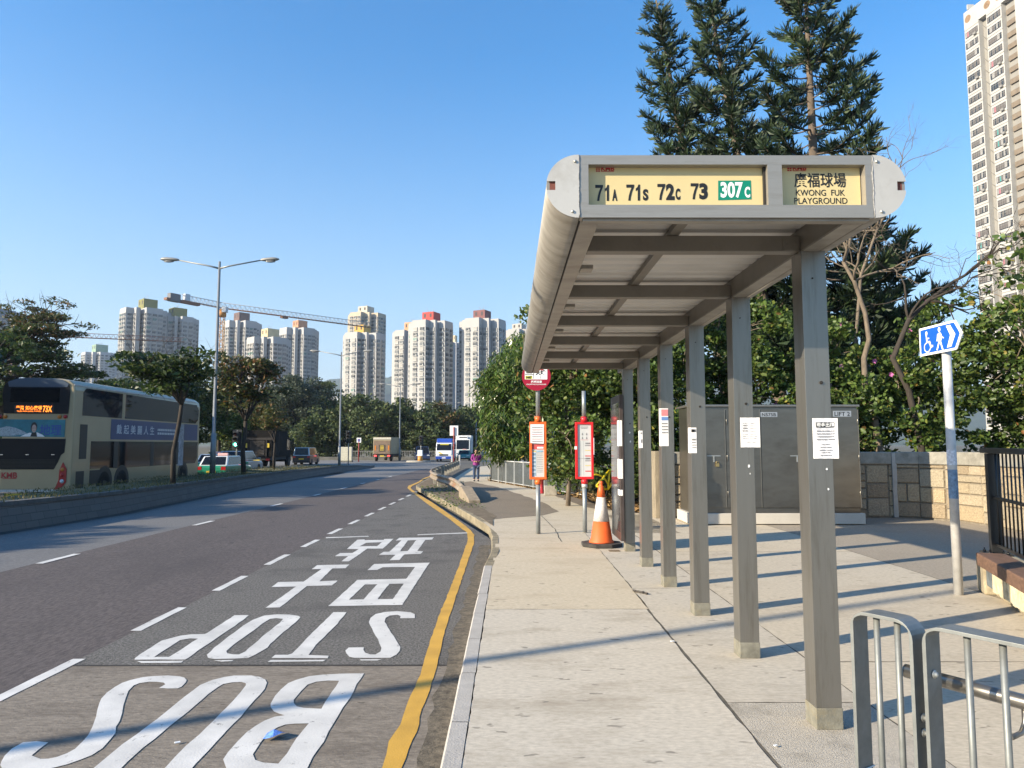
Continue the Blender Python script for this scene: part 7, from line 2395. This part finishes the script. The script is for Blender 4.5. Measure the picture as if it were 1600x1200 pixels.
# ------------------------------------------------------------------ trees and plants
def leaves(cent, axis, length, width, fold=0.25, shape='diamond', rng=None):
    """one small face pair per leaf; returns verts, quads"""
    N = len(cent)
    rng = rng or np.random.default_rng(1)
    axis = axis / np.linalg.norm(axis, axis=1, keepdims=True)
    rnd_v = rng.normal(size=(N, 3))
    side = np.cross(axis, rnd_v)
    side /= np.linalg.norm(side, axis=1, keepdims=True) + 1e-9
    nor = np.cross(side, axis)
    L = (length * rng.uniform(0.5, 1.4, (N, 1)))
    Wd = (width * rng.uniform(0.75, 1.2, (N, 1)))
    if shape == 'diamond':
        b = cent - axis * L * .5
        tip = cent + axis * L * .5 - nor * L * .08
        l = cent + side * Wd * .5 + nor * Wd * fold + axis * L * 0.02
        r = cent - side * Wd * .5 + nor * Wd * fold + axis * L * 0.02
        V = np.stack([b, r, tip, l], 1).reshape(-1, 3)
        F = np.arange(N * 4).reshape(N, 4)
        return V, F
    # rounded leaf: two quads sharing the midrib
    b = cent - axis * L * .5
    tip = cent + axis * L * .42
    l1 = cent - axis * L * .22 + side * Wd * .46 + nor * Wd * fold * .8
    l2 = cent + axis * L * .38 + side * Wd * .34 + nor * Wd * fold
    r1 = cent - axis * L * .22 - side * Wd * .46 + nor * Wd * fold * .8
    r2 = cent + axis * L * .38 - side * Wd * .34 + nor * Wd * fold
    V = np.stack([b, l1, l2, tip, r2, r1], 1).reshape(-1, 3)
    i = np.arange(N)[:, None] * 6
    F = np.concatenate([i + np.array([[0, 3, 2, 1]]), i + np.array([[0, 5, 4, 3]])], 0)
    return V, F

bark_d = M('bark_dark', (0.04, 0.032, 0.025), 0.95, var=0.3, scale=6, stretch=(3, 3, 0.8), bump=0.6, bscale=20)
bark_p = M('bark_pale', (0.15, 0.118, 0.085), 0.95, var=0.35, scale=5, stretch=(3, 3, 0.8), bump=0.5, bscale=20)
bark_r = M('bark_conifer', (0.13, 0.10, 0.075), 0.95, var=0.3, scale=5, bump=0.5, bscale=20)
lf_dark = leafmat('leaf_dark', [(0.0, (0.018, 0.035, 0.010)), (0.4, (0.035, 0.065, 0.015)), (0.8, (0.06, 0.10, 0.02)), (1.0, (0.11, 0.13, 0.03))])
lf_mango = leafmat('leaf_mango', [(0.0, (0.04, 0.08, 0.014)), (0.45, (0.075, 0.13, 0.022)), (0.8, (0.12, 0.18, 0.036)), (0.95, (0.21, 0.22, 0.07)), (1.0, (0.25, 0.22, 0.10))], 0.25, 0.27)
lf_hedge = leafmat('leaf_hedge', [(0.0, (0.035, 0.065, 0.014)), (0.4, (0.07, 0.12, 0.024)), (0.75, (0.115, 0.175, 0.036)), (0.96, (0.17, 0.2, 0.042)), (0.985, (0.30, 0.26, 0.05)), (1.0, (0.30, 0.14, 0.05))], 0.4, 0.5)
lf_mass = leafmat('leaf_mass', [(0.0, (0.035, 0.056, 0.018)), (0.5, (0.068, 0.10, 0.03)), (0.9, (0.105, 0.135, 0.04)), (1.0, (0.13, 0.13, 0.045))], 0.25, 0.7)
lf_autumn = leafmat('leaf_autumn', [(0.0, (0.03, 0.045, 0.012)), (0.5, (0.06, 0.08, 0.018)), (0.8, (0.12, 0.10, 0.025)), (1.0, (0.20, 0.075, 0.025))], 0.35, 0.5)
lf_euc = leafmat('leaf_grey_green', [(0.0, (0.035, 0.05, 0.03)), (0.6, (0.06, 0.085, 0.05)), (1.0, (0.10, 0.12, 0.07))], 0.3, 0.6)

def limb_path(a, b, rng, sag=0.12, n=5):
    a, b = Vector(a), Vector(b)
    L = (b - a).length
    off = Vector(rng.normal(0, sag * L * .5, 3))
    pts = []
    for i in range(n + 1):
        s = i / n
        w = 4 * s * (1 - s)
        pts.append(a.lerp(b, s) + off * w * .5 + Vector((0, 0, 0.10 * L * w)))
    return pts

def tree(name, label, base, trunk_h, trunk_r, crown_c, crown_r, ncl, per, leaf_l, leaf_w, lm, bark, seed, cat='tree', group=None, cl_r=0.5, flat=0.55,
         droop=0.0, shape='diamond', lean=(0, 0), inner=0.35, limbs=0.5, up=0.25, bare=0, twigs=False, rz=0, blossoms=None, clip_below=None):
    """crown_c relative to base; clusters of leaves at the ends of limbs, with gaps between"""
    rng = np.random.default_rng(seed)
    t = thing(name, label, cat, tuple(base), rz, group)
    cc = np.array(crown_c, float); cr = np.array(crown_r, float)
    # cluster centres
    d = rng.normal(size=(ncl * 3, 3)); d /= np.linalg.norm(d, axis=1, keepdims=True)
    rad = rng.uniform(inner, 1.0, (ncl * 3, 1)) ** 0.6
    lump = 0.80 + 0.25 * np.sin(d[:, :1] * 4 + seed) * np.cos(d[:, 1:2] * 3.3 + seed * 2) + 0.12 * rng.normal(size=(ncl * 3, 1))
    cl = cc + d * rad * lump * cr
    if clip_below is not None:
        cl = cl[cl[:, 2] > clip_below]
    cl = cl[:ncl]
    ncl = len(cl)
    # trunk and limbs
    mb = MB()
    top = Vector((lean[0], lean[1], trunk_h))
    tp = [Vector((0, 0, -0.1)), Vector((lean[0] * .25 + rng.normal(0, .02) * trunk_h, lean[1] * .25 + rng.normal(0, .02) * trunk_h, trunk_h * .4)), top.lerp(Vector((0, 0, trunk_h)), .3) * .999, top]
    tp[2] = Vector((lean[0] * .7, lean[1] * .7, trunk_h * .78))
    mb.tube(tp, [trunk_r * 1.2, trunk_r, trunk_r * .9, trunk_r * .8], 10)
    nl = max(3, int(ncl * limbs))
    pick = rng.choice(ncl, min(nl, ncl), replace=False)
    mains = []
    nm = max(3, min(7, nl // 3))
    for k in range(nm):
        e = Vector(cl[pick[k]])
        e = top.lerp(e, 0.75)
        pth = limb_path(top, e, rng, 0.25)
        mains.append(pth)
        mb.tube(pth, [trunk_r * .62 * (1 - .65 * i / 5) for i in range(6)], 7)
    for k in pick[nm:]:
        e = Vector(cl[k])
        best = min((p for m_ in mains for p in m_[1:]), key=lambda p: (p - e).length)
        L = (e - best).length
        r0 = min(trunk_r * .3, 0.02 + L * 0.012)
        pth = limb_path(best, e, rng, 0.3)
        mb.tube(pth, [r0 * (1 - .8 * i / 5) for i in range(6)], 5)
        if twigs:
            for q in range(3):
                s_ = pth[3 + (q % 2)]
                en = s_ + Vector(rng.normal(0, cl_r * .9, 3)) + Vector((0, 0, cl_r * .5))
                mb.tube(limb_path(s_, en, rng, .2, 3), [r0 * .4, r0 * .3, r0 * .2, r0 * .1], 4)
    mb.build('trunk', bark, t)
    # leaves
    n = ncl * per
    size = rng.uniform(0.6, 1.3, (ncl, 1))
    off = rng.normal(size=(ncl, per, 3))
    off /= np.linalg.norm(off, axis=2, keepdims=True)
    off *= rng.uniform(0.15, 1.0, (ncl, per, 1)) ** 0.5
    off = off * cl_r * size[:, None, :]
    off[:, :, 2] *= flat
    P = (cl[:, None, :] + off).reshape(-1, 3)
    if clip_below is not None:
        P = P[P[:, 2] > clip_below - .2]
        n = len(P)
    ax = rng.normal(size=(n, 3))
    out = P - cc
    out /= np.linalg.norm(out, axis=1, keepdims=True) + 1e-6
    ax = ax * 0.8 + out * 0.5
    ax[:, 2] = ax[:, 2] * (1 - abs(droop)) * 0.6 + up - droop * 1.6
    V, F = leaves(P, ax, leaf_l, leaf_w, 0.2, shape, rng)
    np_mesh('crown', V, F, lm, t)
    if blossoms:
        k = rng.choice(n, blossoms[0], replace=False)
        bm_ = MB()
        for i in k:
            p = Vector(P[i]) + Vector(out[i]) * 0.08
            for q in range(5):
                a = q * 2 * math.pi / 5
                e = Vector((math.cos(a), -0.4, math.sin(a))) * blossoms[1]
                s_ = Vector((-math.sin(a), 0, math.cos(a))) * blossoms[1] * .4
                bm_.poly([p, p + e * .6 + s_, p + e, p + e * .6 - s_])
        bm_.build('flowers', M('petal_pink', (0.55, 0.16, 0.40), 0.6, var=0.1), t, fix=False)
    return t

# ---- trees along the far side of the other carriageway (they shade the bus and the road)
FARROW = [(-27.5, 4, 8.5, 5.0), (-28.5, 13, 9.0, 5.2), (-27.5, 21.5, 9.5, 5.2), (-29, 30, 9.0, 5.0)]
labs = ['big roadside tree out to the left behind the bus', 'second roadside tree left of the bus', 'third roadside tree shading the bus', 'fourth roadside tree shading the bus']
for i, ((x, y, h, r), lb) in enumerate(zip(FARROW, labs)):
    tree('roadside_tree', lb, (x, y, hgt(y) - .2), 3.2, 0.22, (0, 0, h - 2.9), (r, r, 3.0), 80, 190, 0.42, 0.22, lf_dark, bark_d, 40 + i, group='trees shading the other carriageway', cl_r=1.3, flat=.5)
# big loose tree at the left edge, above the bus
p = at(28, 560, 45)
tree('spreading_tree', 'big loose crowned tree filling the left edge above the bus', (p.x - 1, 46, hgt(46) - .2), 3.4, 0.3, (-0.8, 0, 6.9), (6.0, 4.2, 3.5), 105, 165, 0.30, 0.13, lf_dark, bark_d, 3, cl_r=1.0, flat=.34, limbs=.8, up=.15)
p = at(60, 500, 46)
tree('spreading_tree', 'feathery thin branched tree top reaching past the crane at left', (p.x - 4.5, 47, hgt(46) - .2), 5.2, 0.25, (3.2, 0, 9.5), (4.4, 2.6, 2.1), 75, 75, 0.26, 0.10, lf_autumn, bark_d, 4, cl_r=.75, flat=.3, limbs=.9, up=.1, twigs=True)
p = at(120, 560, 50)
tree('spreading_tree', 'low layered green tree peeping over the roof of the bus', (p.x, 52, hgt(52) - .2), 3.0, 0.2, (0.3, 0, 5.6), (3.6, 2.5, 1.9), 45, 120, 0.28, 0.12, lf_hedge, bark_d, 5, cl_r=.8, flat=.35, limbs=.8)
# ---- reservation trees
def med_tree(label, ub, Y, h_top_v, u0, u1, seed, lm, v_bot, **k):
    x = at(ub, 740, Y).x
    z = mz(Y)
    zt = at(ub, h_top_v, Y).z; zbm = at(ub, v_bot, Y).z
    xa, xb = at(u0, 600, Y).x, at(u1, 600, Y).x
    th = zbm - z - 0.1
    k.setdefault('ncl', 42); k.setdefault('per', 130)
    return tree('reservation_tree', label, (x, Y, z), th, k.pop('tr', 0.13), ((xa + xb) / 2 - x, 0, (zt + zbm) / 2 - z + .3), ((xb - xa) / 2, (xb - xa) / 2 * .8, (zt - zbm) / 2 + .1), k.pop('ncl'), k.pop('per'), k.pop('ll', 0.20), k.pop('lw', 0.09), lm, bark_d, seed, **k)
med_tree('flat topped dark tree in front of the bus windows', 271, 23.5, 556, 172, 338, 21, lf_dark, 628, cl_r=.6, flat=.3, limbs=1.0, group='trees on the central reservation', lean=(.18, 0), tr=.075, ncl=34, per=95, twigs=True)
med_tree('small forked tree with reddish leaf tips right of the lamp post', 381, 36, 548, 322, 452, 22, lf_autumn, 655, cl_r=.75, flat=.4, limbs=1.0, group='trees on the central reservation', ll=.24, lw=.11, per=85, twigs=True, tr=.11)
med_tree('sparse pale barked young tree between the lamp and the black truck', 428, 45, 640, 405, 448, 23, lf_autumn, 690, cl_r=.5, group='trees on the central reservation', tr=.07, ncl=16, per=60)
# ---- behind the other carriageway
for i, (u, v, Y, w, lb, lm) in enumerate(((200, 585, 58, 6.5, 'dense green tree behind the middle of the bus', lf_dark), (255, 580, 62, 6, 'dense green tree behind the front of the bus', lf_dark), (310, 555, 66, 5.5, 'tall dark tree standing behind the lamp post', lf_dark),
                                      (345, 600, 70, 6, 'bushy tree behind the green traffic light', lf_hedge), (400, 600, 76, 6.5, 'bushy tree rising above the black truck', lf_autumn), (60, 600, 60, 8, 'dark bushy tree behind the back of the bus', lf_dark), (140, 600, 60, 8, 'dark bushy tree behind the roof of the bus', lf_dark))):
    p = at(u, v, Y)
    zb = hgt(Y) - .3
    tree('roadside_tree', lb, (p.x, Y, zb), (p.z - zb) * .35, 0.2, (0, 0, (p.z - zb) * .62), (w * .62, w * .5, (p.z - zb) * .42), 46, 150, 0.36, 0.17, lm, bark_d, 80 + i, group='trees behind the other carriageway', cl_r=1.1, flat=.5)
# ---- the wood beyond the junction, tree by tree
WOOD = [(392, 612, 128, 11, 'broad dark tree beyond the black truck', lf_mass), (430, 590, 125, 9, 'tall tree beyond the dark van', lf_mass), (462, 575, 122, 10, 'grey green feathery tree left of the yellow roofed tower', lf_euc),
        (478, 582, 135, 9, 'second grey green feathery tree below the orange roofed tower', lf_euc), (505, 640, 118, 9, 'low rounded tree left of the grassy tip lamp', lf_mass), (515, 590, 140, 7, 'thin dark tree against the blue hill', lf_mass),
        (545, 615, 120, 11, 'wide green tree directly behind the grassy tip lamp', lf_mass), (583, 618, 117, 11, 'wide green tree above the khaki truck', lf_mass), (618, 622, 120, 10, 'rounded tree behind the slim distant lamp', lf_mass),
        (652, 634, 118, 10, 'dark tree above the navy people carrier', lf_mass), (686, 636, 120, 9, 'brownish dark tree above the blue minibus', lf_autumn), (700, 628, 138, 8, 'pale grey green tree behind the single arm lamp', lf_euc),
        (724, 640, 124, 9, 'dark tree behind the white lorry', lf_mass), (750, 625, 130, 9, 'dark tree behind the grey posts', lf_mass), (362, 625, 120, 9, 'dark tree behind the traffic light showing green', lf_mass), (784, 640, 128, 10, 'dark tree behind the car park', lf_mass),
        (492, 612, 128, 8, 'dark tree between the feathery trees and the hill', lf_mass)]
for i, (u, v, Y, w, lb, lm) in enumerate(WOOD):
    p = at(u, v, Y)
    zb = hgt(Y) - .5
    hh = p.z - zb
    tree('wood_tree', lb, (p.x, Y, zb), hh * .3, 0.25, (0, 0, hh * .53), (w * .5, w * .45, hh * .50), 80, 110, 0.55 if lm is not lf_euc else .45, 0.30, lm, bark_d, 120 + i, group='trees beyond the junction', cl_r=1.35, flat=.7, inner=.5)
# ---- mango-like trees right of the footpath
MG = 'drooping leaved trees beside the footpath'
def mango(label, u, v_top, Y, u0, u1, v_bot, seed, ncl, per=150):
    p = at(u, v_top, Y)
    zb = hgt(Y) - .1
    xa, xb = at(u0, 600, Y).x, at(u1, 600, Y).x
    zt, zl = p.z, at(u, v_bot, Y).z
    return tree('drooping_tree', label, (p.x, Y, zb), max(1.2, zl - zb + .8), 0.16, ((xa + xb) / 2 - p.x, 0, (zt + zl) / 2 - zb), ((xb - xa) / 2 * .95, (xb - xa) / 2 * .75, (zt - zl) / 2), ncl, per, 0.32, 0.068, lf_mango, bark_d, seed, group=MG, cl_r=.7, flat=.9, droop=.6, inner=.5, up=-.1)
mango('big drooping leaved tree left of the bus stop poles', 800, 530, 36, 740, 880, 705, 31, 120)
mango('drooping leaved tree behind the red timetable pole', 905, 505, 31, 838, 985, 690, 32, 105)
mango('upper spray of drooping leaves showing left of the shelter roof', 835, 520, 41, 790, 880, 600, 33, 40)
mango('drooping leaved tree behind the farthest shelter posts', 990, 520, 27, 930, 1060, 700, 34, 80)
mango('low drooping shrub over the far end of the fence', 790, 660, 33, 752, 830, 722, 35, 40)
tree('loose_tree', 'wispy tree top against the sky left of the shelter roof', (at(806, 600, 46).x, 46, hgt(46)), 4.5, .12, (0, 0, 7.2), (1.2, 1, 1.6), 22, 60, .25, .1, lf_dark, bark_d, 36, cl_r=.5, flat=.5, limbs=.9)
# ---- garden shrubs over the masonry wall
HG = 'flowering shrubs behind the masonry wall'
HED = [(3.9, 18.8, 6.9, 2.0, 'leafy shrub behind the left end of the utility cabinet'), (6.2, 19.2, 6.7, 2.0, 'leafy shrub behind the middle of the utility cabinet'), (8.4, 18.8, 5.4, 2.0, 'leafy shrub right of the utility cabinet'),
       (10.6, 18.2, 5.6, 2.0, 'shrub with pink flowers behind the blue route sign'), (12.9, 17.6, 6.3, 2.0, 'shrub with pink flowers at the right edge'), (15.2, 17.0, 6.8, 2.2, 'shrub with yellowing leaves past the right edge'), (1.6, 20.0, 6.0, 1.9, 'leafy shrub behind the farthest shelter posts')]
for i, (x, y, h, r, lb) in enumerate(HED):
    tree('garden_shrub', lb, (x, y, 0), 1.5, 0.06, (0, 0, h * .5 + .1), (r * .85, r * .7, h * .5), int(14 * h), 125, 0.12, 0.095, lf_hedge, bark_p, 140 + i, group=HG, cat='shrub', cl_r=.42, flat=.65, shape='round', inner=.35, limbs=.7, blossoms=((10, .07) if i >= 2 else None), clip_below=.5)
for i, (x, y, h, r, lb) in enumerate(((12.2, 16.6, 7.0, 1.6, 'tall loose branch of yellow green leaves before the slab tower'), (14.2, 16.4, 7.6, 1.9, 'tallest loose leafy branches at the right edge'))):
    tree('garden_shrub', lb, (x, y, 0), 3.4, 0.05, (0.2, 0, h - 1.7), (r, r * .7, 1.9), 34, 26, 0.15, 0.13, lf_hedge, bark_p, 160 + i, group=HG, cat='shrub', cl_r=.45, flat=.6, shape='round', inner=.3, limbs=1.0, twigs=True)
# curving pale trunk and bare tree
def bare_tree(label, base, main, seed, depth=5, n0=7, spread=1.0, bark=bark_p, r0=.09):
    rng = np.random.default_rng(seed)
    t = thing('bare_tree', label, 'tree', tuple(base))
    mb = MB()
    pts = [Vector(p) - Vector(base) for p in main]
    k = len(pts)
    mb.tube(pts, [r0 * (1 - .55 * i / (k - 1)) for i in range(k)], 10)
    def grow(p, d, L, r, lev):
        n = 4
        ps = [p]
        q = p
        for i in range(n):
            d = (d + Vector(rng.normal(0, .22, 3)) + Vector((0, 0, .05))).normalized()
            q = q + d * L / n
            ps.append(q)
        mb.tube(ps, [r * (1 - .55 * i / n) for i in range(n + 1)], 5 if lev > 1 else 4)
        if lev > 0:
            for j in range(2 + (rng.random() < .6)):
                s_ = ps[rng.integers(2, n + 1)]
                nd = (d + Vector(rng.normal(0, .55, 3)) * spread).normalized()
                grow(s_, nd, L * rng.uniform(.55, .8), r * .5, lev - 1)
    for j in range(n0):
        p = pts[-1 - (j % 3)]
        d = (pts[-1] - pts[-2]).normalized() + Vector(rng.normal(0, .6, 3))
        grow(p, d.normalized(), rng.uniform(.9, 1.5), r0 * .42, depth - 2)
    mb.build('branches', bark, t)
    return t
def trunk_pts(lst, Y): return [at(u, v, Y) for u, v in lst]
tp = trunk_pts([(1374, 700), (1366, 650), (1352, 600), (1350, 560), (1358, 530), (1352, 490), (1335, 440), (1318, 410), (1330, 370)], 17.9)
bare_tree('pale curving trunk with bare twigs above the utility cabinet', (tp[0].x, 17.9, 0.2), [Vector((tp[0].x, 17.9, 0.2))] + tp, 5, 5, 8, 1.0)
tp = trunk_pts([(1440, 700), (1420, 610), (1395, 560), (1420, 500), (1450, 470), (1490, 440)], 17.6)
bare_tree('dark leaning branch with bare twigs left of the route sign', (tp[0].x, 17.6, 0.2), [Vector((tp[0].x, 17.6, 0.2))] + tp, 6, 5, 7, 1.1, bark_d)
tp = trunk_pts([(1345, 700), (1335, 560), (1345, 430), (1370, 360), (1395, 310)], 19.5)
bare_tree('tall spray of bare twigs against the sky right of the shelter', (tp[0].x, 19.5, 0.2), [Vector((tp[0].x, 19.5, 0.2))] + tp, 9, 6, 9, 1.0, bark_p, .06)

# ---- columnar pines
needle = leafmat('needle_dark', [(0.0, (0.009, 0.022, 0.008)), (0.5, (0.017, 0.038, 0.012)), (0.9, (0.034, 0.06, 0.018)), (1.0, (0.06, 0.085, 0.03))], 0.12, 0.6)
def pine(label, base_u, top_u, vb, vt, Y, r_low, seed, z0=3.0, extra=()):
    """whorled branches carrying upswept brushes of needle strands"""
    rng = np.random.default_rng(seed)
    pb, pt = at(base_u, vb, Y), at(top_u, vt, Y)
    d = (pt - pb) / (pt.z - pb.z)
    gx = pb - d * (pb.z - 0.0)
    t = thing('columnar_pine', label, 'pine tree', (gx.x, Y, 0), 0, 'tall columnar pines behind the shelter')
    H = pt.z
    def ax(z): return Vector((d.x * z, d.y * z, z))
    mb = MB()
    mb.tube([ax(H * k / 12) for k in range(13)], [0.26 * (1 - k / 12) ** .8 + .02 for k in range(13)], 9)
    S0, S1, S2, S3 = [], [], [], []
    z = z0
    while z < H - .2:
        f = (z - z0) / (H - z0)
        R_ = r_low * (1 - f ** 2.2) * .95 + .25
        nb = 4 + int(rng.random() * 2)
        a0 = rng.uniform(0, 6.28)
        for k in range(nb):
            a = a0 + k * 6.283 / nb + rng.normal(0, .2)
            L = R_ * rng.uniform(.55, 1.12)
            if rng.random() < .08: continue
            dirv_ = Vector((math.cos(a), math.sin(a), 0))
            zz = z + rng.normal(0, .12)
            pth = []
            for i in range(7):
                s = i / 6
                pth.append(ax(zz) + dirv_ * L * s + Vector((0, 0, -.12 * L * math.sin(s * 2.6) + .30 * L * s * s)))
            mb.tube(pth, [.035 * (1 - .8 * i / 6) * (0.6 + .4 * L / 2) for i in range(7)], 4)
            # brush strands along the outer two thirds
            ns = int(130 * L)
            for _ in range(ns):
                s = 1 - rng.random() ** 1.5 * .78
                i = min(5, int(s * 6)); fr_ = s * 6 - i
                p = pth[i].lerp(pth[i + 1], fr_)
                tang = (pth[i + 1] - pth[i]).normalized()
                sd = tang.cross(Vector((0, 0, 1))).normalized()
                an = rng.normal(0, 1.0)
                o = Vector(rng.normal(0, .42, 3)) + sd * math.sin(an) * .9 + Vector((0, 0, 1)) * (math.cos(an) * .5 - .25) + tang * rng.uniform(.2, 1.0)
                o.normalize()
                l = rng.uniform(.28, .62) * (1 - .3 * f)
                w = .0095
                wv = o.cross(Vector(rng.normal(0, 1, 3))).normalized() * w
                m1 = p + o * l * .55
                e = p + (o + Vector((0, 0, .45)) + tang * .3).normalized() * l
                S0.append(p - wv); S1.append(p + wv); S2.append((m1 + e) / 2 + wv * .9); S3.append(e)
        z += rng.uniform(.36, .62) * (1 - .25 * f)
    mb.build('trunk', bark_r, t)
    n = len(S0)
    V = np.stack([np.array(S0), np.array(S1), np.array(S2), np.array(S3)], 1).reshape(-1, 3)
    np_mesh('crown', V, np.arange(n * 4).reshape(n, 4), needle, t)
    return t
pine('leftmost columnar pine, its thin tip just inside the frame', 1072, 1024, 260, -8, 27, 2.0, 1, 4.5)
pine('middle columnar pine, leaning slightly left', 1155, 1098, 260, -60, 25.5, 2.0, 2, 4.0)
pine('rightmost and broadest columnar pine over the sign box', 1270, 1255, 220, -95, 24, 2.9, 3, 4.2)
pine('short dark pine behind the right end of the shelter', 1352, 1345, 520, 300, 26, 2.6, 4, 3.0)

# ---- undergrowth
def ground_leaves(name, label, area, n, m_, size, seed, zoff=0.02, h=0.0):
    rng = np.random.default_rng(seed)
    P = []
    while len(P) < n:
        u, v = rng.uniform(area[0], area[1]), rng.uniform(0, 1)
        x = area[2][0] + (area[3][0] - area[2][0]) * v + u
        y = area[2][1] + (area[3][1] - area[2][1]) * v
        P.append((x, y, hgt(y) + zoff + abs(rng.normal(0, h))))
    P = np.array(P)
    ax = rng.normal(size=(len(P), 3)); ax[:, 2] *= .3
    V, F = leaves(P, ax, size, size * .5, .2, 'diamond', rng)
    o = np_mesh(name, V, F, m_)
    return tag(o, label, None, kind='stuff')
dry = leafmat('leaf_dry', [(0.0, (0.10, 0.055, 0.02)), (0.5, (0.22, 0.13, 0.05)), (1.0, (0.36, 0.24, 0.10))], .15, .8)
ground_leaves('leaf_litter', 'dry brown leaf litter along the foot of the fence', (-.25, .3, (-.9, 36), (2.5, 23)), 2200, dry, .12, 1)
ground_leaves('leaf_litter', 'dry brown leaf litter under the bushes behind the cone', (-.3, 1.3, (2.3, 23.5), (3.0, 17.7)), 2600, dry, .13, 2, h=.06)
tree('bush', 'low green bush round the yellow bicycle behind the cone', (2.9, 21.5, -.05), .4, .03, (0, 0, .9), (.95, .9, .9), 34, 90, .14, .07, lf_hedge, bark_d, 170, cat='bush', cl_r=.36, flat=.8)
tree('bush', 'dense green bush at the end of the fence behind the red pole', (2.2, 23.8, -.07), .4, .03, (0, 0, 1.1), (1.0, .8, 1.1), 34, 90, .15, .07, lf_hedge, bark_d, 171, cat='bush', cl_r=.4, flat=.8)
tree('bush', 'tall bush between the shelter posts and the wall pier', (3.4, 18.6, -.03), .5, .03, (0, 0, 1.5), (.8, .7, 1.5), 36, 90, .15, .09, lf_hedge, bark_d, 172, cat='bush', cl_r=.4, flat=.8)
rg5 = random.Random(5)
spots = []
for _ in range(900):
    y = rg5.uniform(22, 38)
    spots.append((-0.95 + (35.6 - y) * .27 + .35 + abs(rg5.gauss(0, 2.2)), y, hgt(y) - .05))
tag(tufts('rough_grass', spots, grass_m, .1, .4, 8, .012, .15, 5), 'rough dry grass behind the fence under the drooping trees', None)
tag(ground_leaves('verge_weeds', 'scattered weeds on the dirt verge by the crash barrier', (-.6, .6, (-3.2, 30), (-1.2, 19)), 500, lf_hedge, .07, 4, h=.03))

# ------------------------------------------------------------------ the air between here and the hills
hz = bpy.data.materials.new('haze_air')
hz.use_nodes = True
nt = hz.node_tree
nt.nodes.remove(nt.nodes['Principled BSDF'])
pv = nt.nodes.new('ShaderNodeVolumePrincipled')
pv.inputs['Color'].default_value = (0.80, 0.88, 1.0, 1)
pv.inputs['Density'].default_value = 0.00017
pv.inputs['Anisotropy'].default_value = 0.2
nt.links.new(pv.outputs[0], nt.nodes['Material Output'].inputs['Volume'])
ho = MB().box2((-3300, -200, -2.2), (3300, 4400, 330)).build('haze', hz)
ho['kind'] = 'stuff'
